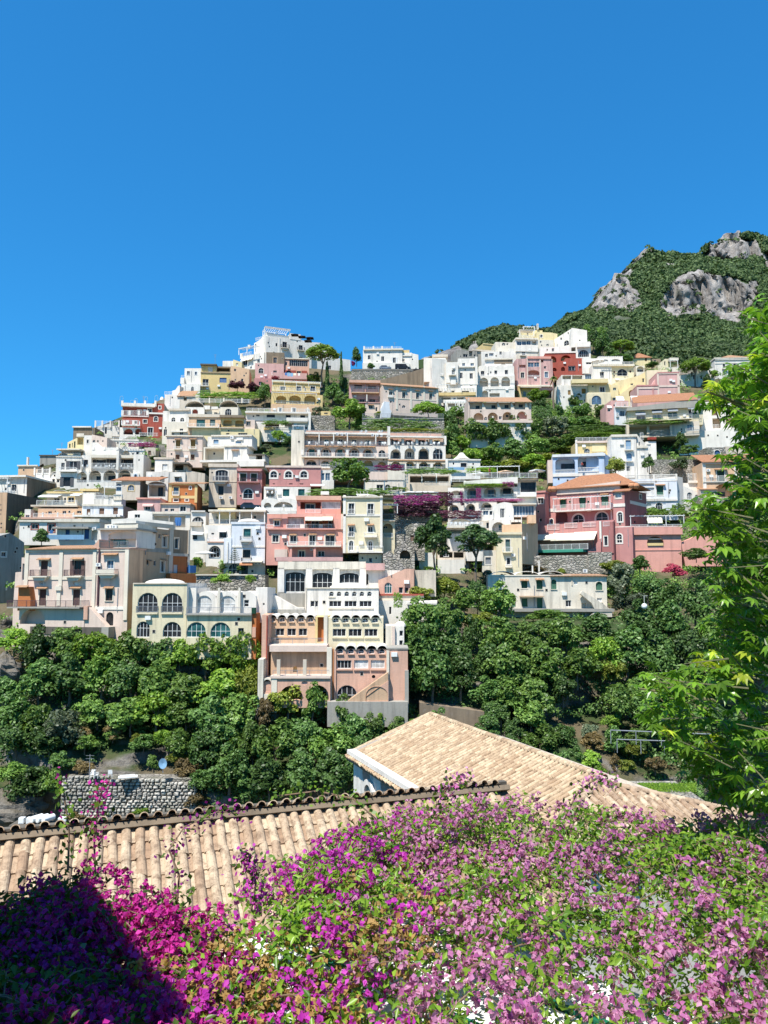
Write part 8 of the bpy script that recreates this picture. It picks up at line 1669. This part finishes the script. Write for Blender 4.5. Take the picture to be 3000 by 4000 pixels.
Bld('long stained plaster wall behind the ridge of the church roof', 104, 0, 'retaining_wall', 'wall').w(1640, 2765, 1960, 2880, 'BW', '', dep=3, ext=3, wear=1., nm='masonry', top=('slope', 2745, 2790))
FRAME.clear()
grove('bushes on the bank behind the church roof', 'bushes behind the church roof', [(1620, 2850, 130, 120, 'mid'), (1720, 2820, 110, 110, 'dark'), (1900, 2850, 150, 130, 'dark'), (2000, 2930, 140, 120, 'dark'), (2110, 2890, 170, 140, 'mid'), (2210, 2880, 130, 120, 'dark'), (2200, 2990, 150, 110, 'dark'), (2310, 2900, 120, 100, 'dry'), (2400, 2900, 140, 130, 'dark'), (2500, 2880, 130, 110, 'mid'), (1560, 2830, 100, 110, 'mid'), (2350, 3030, 120, 100, 'bright'), (1930, 2780, 140, 100, 'dark')], 'bush')
grove('bushes among the rocks of the left ravine', 'bushes among the left rocks', [(330, 2900, 120, 90, 'mid'), (560, 2900, 110, 80, 'dark'), (700, 2900, 150, 130, 'mid'), (720, 3000, 110, 90, 'dry'), (40, 3020, 150, 100, 'mid'), (240, 2980, 130, 90, 'dark'), (440, 2860, 100, 70, 'dry'), (790, 3050, 120, 110, 'dark'), (640, 2880, 90, 80, 'bright'), (300, 3190, 120, 60, 'dry'), (700, 3190, 120, 70, 'mid')], 'bush')
# ---- things on the ravine terrace
Y = 95
dsh = MB(); n = 18; dsh.add([(0, 0, 0)] + [(.5 * math.cos(t), -.14, .62 * math.sin(t)) for t in [2 * math.pi * q / n for q in range(n)]], [(0, 1 + q, 1 + (q + 1) % n) for q in range(n)]); dsh.bar((0, .02, -.05), (0, .05, -1.1), .03)
single('dish', dsh, paint('sky'), 'pale blue round dish standing among weeds above the stone wall', 'dish', U(637, 2982, Y))
an = MB(); an.bar((0, 0, -1.4), (0, 0, 1.6), .035); [an.bar((-.5, 0, z), (.5, 0, z), .02) for z in (.7, 1.1, 1.45)]
single('antenna', an, paint('grey'), 'metal antenna mast above the left stone terrace wall', 'antenna', U(350, 3000, Y))
def chair_mesh():
    mb = MB(); mb.box(-.24, -.24, .40, .24, .24, .45); mb.box(-.24, .20, .45, .24, .25, .9)
    for x in (-.21, .21):
        for y in (-.21, .21): mb.box(x - .025, y - .025, 0, x + .025, y + .025, .40)
        mb.box(x - .03, -.24, .62, x + .03, .22, .66); mb.box(x - .02, -.24, .45, x + .02, -.20, .62)
    return mb
CH = chair_mesh().mesh('plastic_chair'); CH.materials.append(paint('white', .4))
def chair(loc, rz, label, group): o = link('plastic_chair', CH); o.location = loc; o.rotation_euler = (0, 0, rz); tag(o, label, 'chair', group)
for k, (x, y) in enumerate(((362, 3038), (376, 3040), (430, 3036))): chair(U(x, y, Y), k * 1.7, ORD[k] + ' from left of the white plastic chairs on the ravine terrace', 'chairs on the ravine terrace')
bx_ = MB(); bx_.box(-1.1, -.5, 0, 1.1, .5, .12); bx_.box(-.9, -.4, .12, .8, .3, .24)
single('boards', bx_, paint('white'), 'stack of pale boards lying right of the chairs on the ravine terrace', 'boards', U(500, 3036, Y), rz=.3)
for k, (x, w_) in enumerate(((86, 20), (116, 20), (245, 30))):
    a = MB(); s = w_ * 90 / F / 2; a.box(-s, -.3, 0, s, .3, .62); a.box(-s * .8, -.32, .08, s * .8, -.303, .54)
    single('air_conditioner', a, paint('white'), ORD[k] + ' from left of the white cooling boxes by the ravine drums', 'cooling box', U(x, 3215, 90), 'cooling boxes in the ravine')
for k, x in enumerate((140, 162, 185)):
    d = MB(); d.bar((0, -.6, .42), (0, .8, .42), .36, 12); d.bar((0, -.62, .42), (0, -.6, .42), .3, 12); single('drum', d, paint('white', .35), ORD[k] + ' from left of the white drums lying at the lower left', 'drum', U(x, 3212, 90), 'white drums', rz=-.5)
pl = MB(); pl.box(-3.4, -.8, -.25, 3.6, 1.2, -.02); single('platform', pl, plaster('DG', .6), 'dark platform under the white drums at lower left', 'platform', U(165, 3216, 90))
# ---- grass bed and rails lower right
rg = np.random.default_rng(8); P = np.array([np.array(U(rg.uniform(2490, 2720), 3092, rg.uniform(84, 92))) + np.array((0, 0, rg.uniform(0, .9))) for _ in range(3500)])
V_ = rhombs(P, rg.normal(size=P.shape) * np.array((1, 1, .2)), .16 * rg.uniform(.6, 1.3, len(P)), .3, rg)
tag(link('grass', npmesh('grass', V_, np.arange(len(V_)).reshape(-1, 4), LM['bright'])), 'bright grass bed behind the right end of the tiled roof', 'grass', kind='stuff')
gb = MB(); gb.box(U(2470, 3095, 84).x, 83, -40, U(2760, 3095, 84).x, 93, U(2600, 3095, 88).z); tag(gb.build('garden_bed', stone()), kind='structure')
for k, (xa, ya, xb, yb) in enumerate(((2385, 2852, 2780, 2868), (2410, 2888, 2780, 2900))):
    a, b = U(xa, ya, 96), U(xb, yb, 96); r_ = MB(); r_.bar((0, 0, 0), b - a, .06, 6)
    for q in range(5): p = (b - a) * (q / 4); r_.bar(p, p - Vector((0, 0, 1.6)), .05, 5)
    single('rail', r_, paint('grey'), ('upper' if k == 0 else 'lower') + ' grey pipe rail behind the leafy branches at right', 'rail', a)
gl_ = MB(); gl_.bar((0, 0, .45), (0, 0, 1.5), .03); gl_.bar((0, 0, 1.5), (.5, 0, 1.5), .03)
for k in range(8): t0, t1 = math.pi * k / 8, math.pi * (k + 1) / 8; gl_.bar((0, 0, .42 * math.cos(t0)), (0, 0, .42 * math.cos(t1)), max(.001, .42 * math.sin(t0)), 12, max(.001, .42 * math.sin(t1)))
single('lamp', gl_, paint('white', .3), 'white globe lamp hanging among the dark evergreens at right', 'lamp', U(2517, 2368, 112))
# ---- parked vehicles
def car(px, py, Y, L, col, label, van=False, rz=0.):
    rt = link('car', None); rt.location = U(px, py, Y); rt.rotation_euler = (0, 0, rz); tag(rt, label, 'van' if van else 'car'); h = 1.95 if van else 1.45
    prof = [(-L / 2, .3), (L / 2, .3), (L / 2, .75), (L * .46, .9), (L * .22, .95), (L * .1, h), (-L * .32, h), (-L * .46, 1.), (-L / 2, .85)] if not van else [(-L / 2, .3), (L / 2, .3), (L / 2, .8), (L * .47, .95), (L * .36, 1.05), (L * .22, h), (-L * .48, h), (-L / 2, 1.6)]
    MB().prism([(x, z) for x, z in prof], -.85, .85).build('body', paint(col, .25, .3), rt)
    w0, w1 = (-L * .30, L * .08) if not van else (-L * .42, L * .2)
    for y in (-.856, .84): MB().prism([(w0 - .2, 1.0), (w1 + (.32 if not van else .3), 1.0 if not van else 1.15), (w1, h - .12), (w0, h - .12)], y, y + .016).build('window', glass(), rt)
    for x in (-L * .31, L * .31):
        for y in (-.87, .67): q = MB().bar((x, y, .32), (x, y + .2, .32), .32, 14).build('wheel', paint('black', .8), rt); MB().bar((x, y - .006, .32), (x, y + .19, .32), .18, 10).build('rim', paint('grey', .3), q)
    for y in (-.6, .6): MB().box(L / 2 - .02, y - .15, .62, L / 2 + .012, y + .15, .76).build('headlight', paint('white', .2), rt)
rd = MB(); a = U(1375, 1447, 253); b = U(1640, 1447, 253); rd.box(a.x, 250.7, a.z - 3, b.x, 262, a.z - .12); o = rd.build('road', ground_mat('asphalt', (.05, .05, .05), (.06, .06, .058), (.06, .06, .06))); tag(o, kind='structure')
car(1505, 1446, 252, 4.0, 'grey', 'silver hatchback parked on the road below the long white villa'); car(1572, 1446, 252, 4.9, 'dark', 'dark van parked on the road right of the silver hatchback', True)
car(978, 1991, 161, 3.9, 'navy', 'dark blue car parked below the deep rose house')
sc_ = MB(); sc_.bar((-.55, -.08, .28), (-.55, .08, .28), .27, 10); sc_.bar((.6, -.08, .28), (.6, .08, .28), .27, 10); sc_.box(-.7, -.16, .35, .1, .16, .8); sc_.box(.1, -.14, .25, .5, .14, .34); sc_.bar((.58, 0, .28), (.42, 0, 1.05), .05); sc_.bar((.42, -.3, 1.05), (.42, .3, 1.05), .03); sc_.box(-.65, -.14, .8, 0, .14, .88)
single('scooter', sc_, paint('white', .3), 'white scooter parked left of the silver hatchback', 'scooter', U(1466, 1446, 252))
# ---- parasols
def parasol(px, py, Y, r, col, label, group=None, sides=8, drop=.35, h=2.4, stripe=None):
    c = U(px, py, Y); rt = link('parasol', None); rt.location = c - Vector((0, 0, h)); tag(rt, label, 'parasol', group)
    MB().bar((0, 0, 0), (0, 0, h), .03, 6).build('pole', paint('white'), rt); P = [(r * math.cos(2 * math.pi * (k + .5) / sides), r * math.sin(2 * math.pi * (k + .5) / sides), h - drop) for k in range(sides)]
    m = MB().add([(0, 0, h + .05)] + P + [(x, y, z - .12) for x, y, z in P], [(0, 1 + k, 1 + (k + 1) % sides) for k in range(sides)] + [(1 + k, 1 + sides + k, 1 + sides + (k + 1) % sides, 1 + (k + 1) % sides) for k in range(sides)])
    o = m.build('canopy', paint(col, .9), rt)
    if stripe:
        o.data.materials.append(paint(stripe, .9))
        for k, p in enumerate(o.data.polygons): p.material_index = k % 2
V(1000, 1250)
for k, (x, y) in enumerate(((420, 148), (497, 168), (583, 182), (563, 213))):
    parasol(nx(x), ny(y), 256, 1.75, 'black', ('leftmost', 'second', 'rightmost', 'lowest')[k] + ' of the four dark square parasols on the white skyline hotel', 'dark parasols on the skyline hotel', 4, .5, 2.2)
V(500, 1900); parasol(nx(840), ny(700), 134, 1.9, 'white', 'white parasol on the terrace beside the tan house')
V(1500, 1650)
for k, (x, y) in enumerate(((290, 745), (385, 745), (440, 745), (500, 745))): parasol(nx(x), ny(y), 156, 1.9, 'white', ORD[k] + ' from left of the white parasols above the purple creeper', 'white parasols above the creeper', 8, .3)
parasol(nx(1310), ny(518), 157, 1.8, 'PE', 'peach coloured parasol on the pool terrace'); parasol(nx(1040), ny(540), 157.5, 1.9, 'white', 'white parasol at the left end of the pool terrace')
V(2000, 1600); parasol(nx(268), ny(645), 157, 1.8, 'white', 'white and grey striped parasol left of the light blue villa', stripe='grey'); parasol(nx(-320), ny(0), 190, .1, 'white', '') if 0 else None
for k, x in enumerate((1003, 1014, 1028)): parasol(x, 1980, 158, .8, 'white', ORD[k] + ' from left of the three white domes of parasols below the deep rose house', 'small white parasols', 10, .7, 1.6)
# ---- people
def person_mesh(name, arm=.3):
    me = bpy.data.meshes.new(name)
    J = [(0, 0, .95), (0, 0, 1.15), (0, 0, 1.40), (0, 0, 1.50), (0, 0, 1.60), (0, -.02, 1.70), (.19, 0, 1.38), (.27, 0, 1.12), (.24, -.14 * arm * 5, .90), (-.19, 0, 1.38), (-.27, 0, 1.12), (-.24, -.14, .90), (.10, 0, .90), (.11, .02, .50), (.11, .03, .08), (.11, -.12, .03), (-.10, 0, .90), (-.11, .02, .50), (-.11, .03, .08), (-.11, -.12, .03)]
    E = [(0, 1), (1, 2), (2, 3), (3, 4), (4, 5), (2, 6), (6, 7), (7, 8), (2, 9), (9, 10), (10, 11), (0, 12), (12, 13), (13, 14), (14, 15), (0, 16), (16, 17), (17, 18), (18, 19)]
    rr = [.15, .14, .15, .055, .095, .09, .06, .045, .035, .06, .045, .035, .085, .06, .04, .035, .085, .06, .04, .035]
    me.from_pydata(J, E, []); o = bpy.data.objects.new('tmp', me); COL.objects.link(o); sk_ = o.modifiers.new('s', 'SKIN'); o.modifiers.new('ss', 'SUBSURF').levels = 1
    for v, r in zip(me.skin_vertices[0].data, rr): v.radius = (r, r * .8)
    me.skin_vertices[0].data[0].use_root = True
    dg = bpy.context.evaluated_depsgraph_get(); m2 = bpy.data.meshes.new_from_object(o.evaluated_get(dg)); bpy.data.objects.remove(o); m2.name = name; return m2
BODY = person_mesh('person')
skin, _, sb = newmat('skin'); sb.inputs['Base Color'].default_value = (.42, .24, .16, 1)
hairm, _, sb = newmat('hair'); sb.inputs['Base Color'].default_value = (.03, .02, .015, 1)
def person(px, py, Y, top, bottom, label, rz=0.):
    m = BODY.copy(); m.materials.clear()
    for q in (skin, paint(top, .9), paint(bottom, .9), hairm): m.materials.append(q)
    for p in m.polygons:
        z = p.center.z; p.material_index = 3 if z > 1.68 or (z > 1.58 and p.center.y > .03) else 0 if z > 1.47 else 1 if z > .96 and abs(p.center.x) < .27 else 2 if z > .1 and abs(p.center.x) < .2 else 0
    o = link('person', m); o.location = U(px, py, Y); o.rotation_euler = (0, 0, rz); tag(o, label, 'person')
person(1045, 1944, 165.5, 'white', 'navy', 'person in white shirt and blue trousers left on the restaurant terrace', .3); person(1063, 1945, 165.5, 'white', 'dark', 'person in white shirt bending beside the first on the restaurant terrace', -.5); person(1077, 1943, 165.5, 'white', 'white', 'person all in white at right on the restaurant terrace', .8)
person(1108, 1998, 160.5, 'white', 'cream', 'person in white standing behind the white terrace railing', 0.); person(1913, 1858, 155.5, 'red', 'red', 'person in red standing on the pool terrace', .4); person(2274, 1833, 174.6, 'red', 'navy', 'person leaning at the balustrade of the light blue villa', 0.)
# ---- white furniture on the long hotel
V(1000, 1600)
for x in (575, 655, 748, 770, 820, 895, 918, 970, 1042, 1070, 1135, 1180, 1240, 1370, 1395): chair(U(nx(x), ny(388), 175.3), x, 'white plastic chair on an upper balcony of the long pale hotel', 'chairs on the upper balconies of the long hotel')
for x in (1135, 1185, 1325, 1355): chair(U(nx(x), ny(262), 178.5), x, 'white plastic chair on the roof terrace of the long pale hotel', 'chairs on the roof terrace of the long hotel')
V(1500, 1650)
for x in (120, 150, 265, 310, 410, 450, 540, 590): chair(U(nx(x), ny(250), 175.4), x, 'white plastic chair on the right-hand balconies of the long hotel', 'chairs on the right balconies of the long hotel')
V(1500, 1900)
for x in (720, 770, 830, 865, 905, 935, 975, 1020): chair(U(nx(x), ny(434), 143.2), x, 'white chair on the cafe terrace under the dark creeper', 'chairs on the cafe terrace')
V(0, 1500)
for x in (720, 800, 895, 940, 1030, 1085, 1190, 1225, 1300, 1390): chair(U(nx(x), ny(912), 187.5), x, 'white chair on a balcony of the white arcaded hotel', 'chairs on the white arcaded hotel')
# ---- laundry
V(1000, 1250)
for k, (x0, y0, x1, y1, c) in enumerate(((312, 568, 335, 598, 'blue'), (338, 568, 366, 608, 'sky'), (370, 572, 400, 610, 'sky'), (404, 574, 432, 598, 'cream'), (455, 575, 475, 600, 'white'))):
    a, b = U(nx(x0), ny(y1), 239.5), U(nx(x1), ny(y0), 239.5); t = MB(); w_, h_ = b.x - a.x, b.z - a.z
    for q in range(6): t.add([(w_ * q / 6, .06 * math.sin(q * 2), 0), (w_ * (q + 1) / 6, .06 * math.sin(q * 2 + 2), 0), (w_ * (q + 1) / 6, .02, h_), (w_ * q / 6, .02, h_)], [(0, 1, 2, 3)])
    single('towel', t, paint(c, .95), ORD[k] + ' from left of the towels drying on the dusty pink house', 'towel', a, 'towels on the dusty pink house')
V(500, 1900); a, b = U(nx(505), ny(430), 149.2), U(nx(575), ny(335), 149.2); t = MB()
for q in range(8): w_ = (b.x - a.x) / 8; t.add([(w_ * q, .1 * math.sin(q * 2), .1 * (q % 3)), (w_ * (q + 1), .1 * math.sin(q * 2 + 2), .1 * ((q + 1) % 3)), (w_ * (q + 1), .02, b.z - a.z), (w_ * q, .02, b.z - a.z)], [(0, 1, 2, 3)])
single('sheet', t, paint('blue', .95), 'blue and white sheet hung on the white terrace block', 'sheet', a)
# ---- clay jars on the roof of the rose villa
for k, (x, y, Yj) in enumerate(((2147, 1921, 158), (2163, 1921, 157.6), (2468, 1908, 151), (2484, 1909, 150.8))):
    j = MB(); rr = [.35, .55, .68, .62, .45, .34, .42]; zz = [0, .2, .5, .8, 1.02, 1.1, 1.18]
    for q in range(6): j.bar((0, 0, zz[q]), (0, 0, zz[q + 1]), rr[q], 14, rr[q + 1])
    single('clay_jar', j, paint('terr', .8), ('left jar of the left pair', 'right jar of the left pair', 'left jar of the right pair', 'right jar of the right pair')[k] + ' of clay jars on the rose villa roof', 'jar', U(x, y, Yj), 'clay jars on the rose villa')
# ---- roof antennas
for k, (x, y0, y1, Y, lb) in enumerate(((241, 1730, 1760, 205, 'thin roof antenna on the far left skyline beside the white canopy'), (205, 1757, 1775, 214, 'short antenna on the grey concrete rooftop house'), (840, 1385, 1425, 244, 'roof antenna above the ochre skyline house'), (1542, 1338, 1362, 262, 'antenna mast on the long white villa'), (560, 1548, 1575, 223, 'antenna between the vent pipes of the red hotel'), (1720, 1390, 1405, 262, 'small antenna on the rough grey house'), (2099, 1265, 1290, 268, 'antenna near the skyline chimney of the cream villa'))):
    h_ = U(x, y0, Y).z - U(x, y1, Y).z; a = MB(); a.bar((0, 0, -1), (0, 0, h_), .04, 5); [a.bar((-.5 + .1 * q, 0, h_ - .25 * q), (.5 - .1 * q, 0, h_ - .25 * q), .025, 4) for q in range(4)]
    single('antenna', a, paint('grey'), lb, 'antenna', U(x, y1, Y))
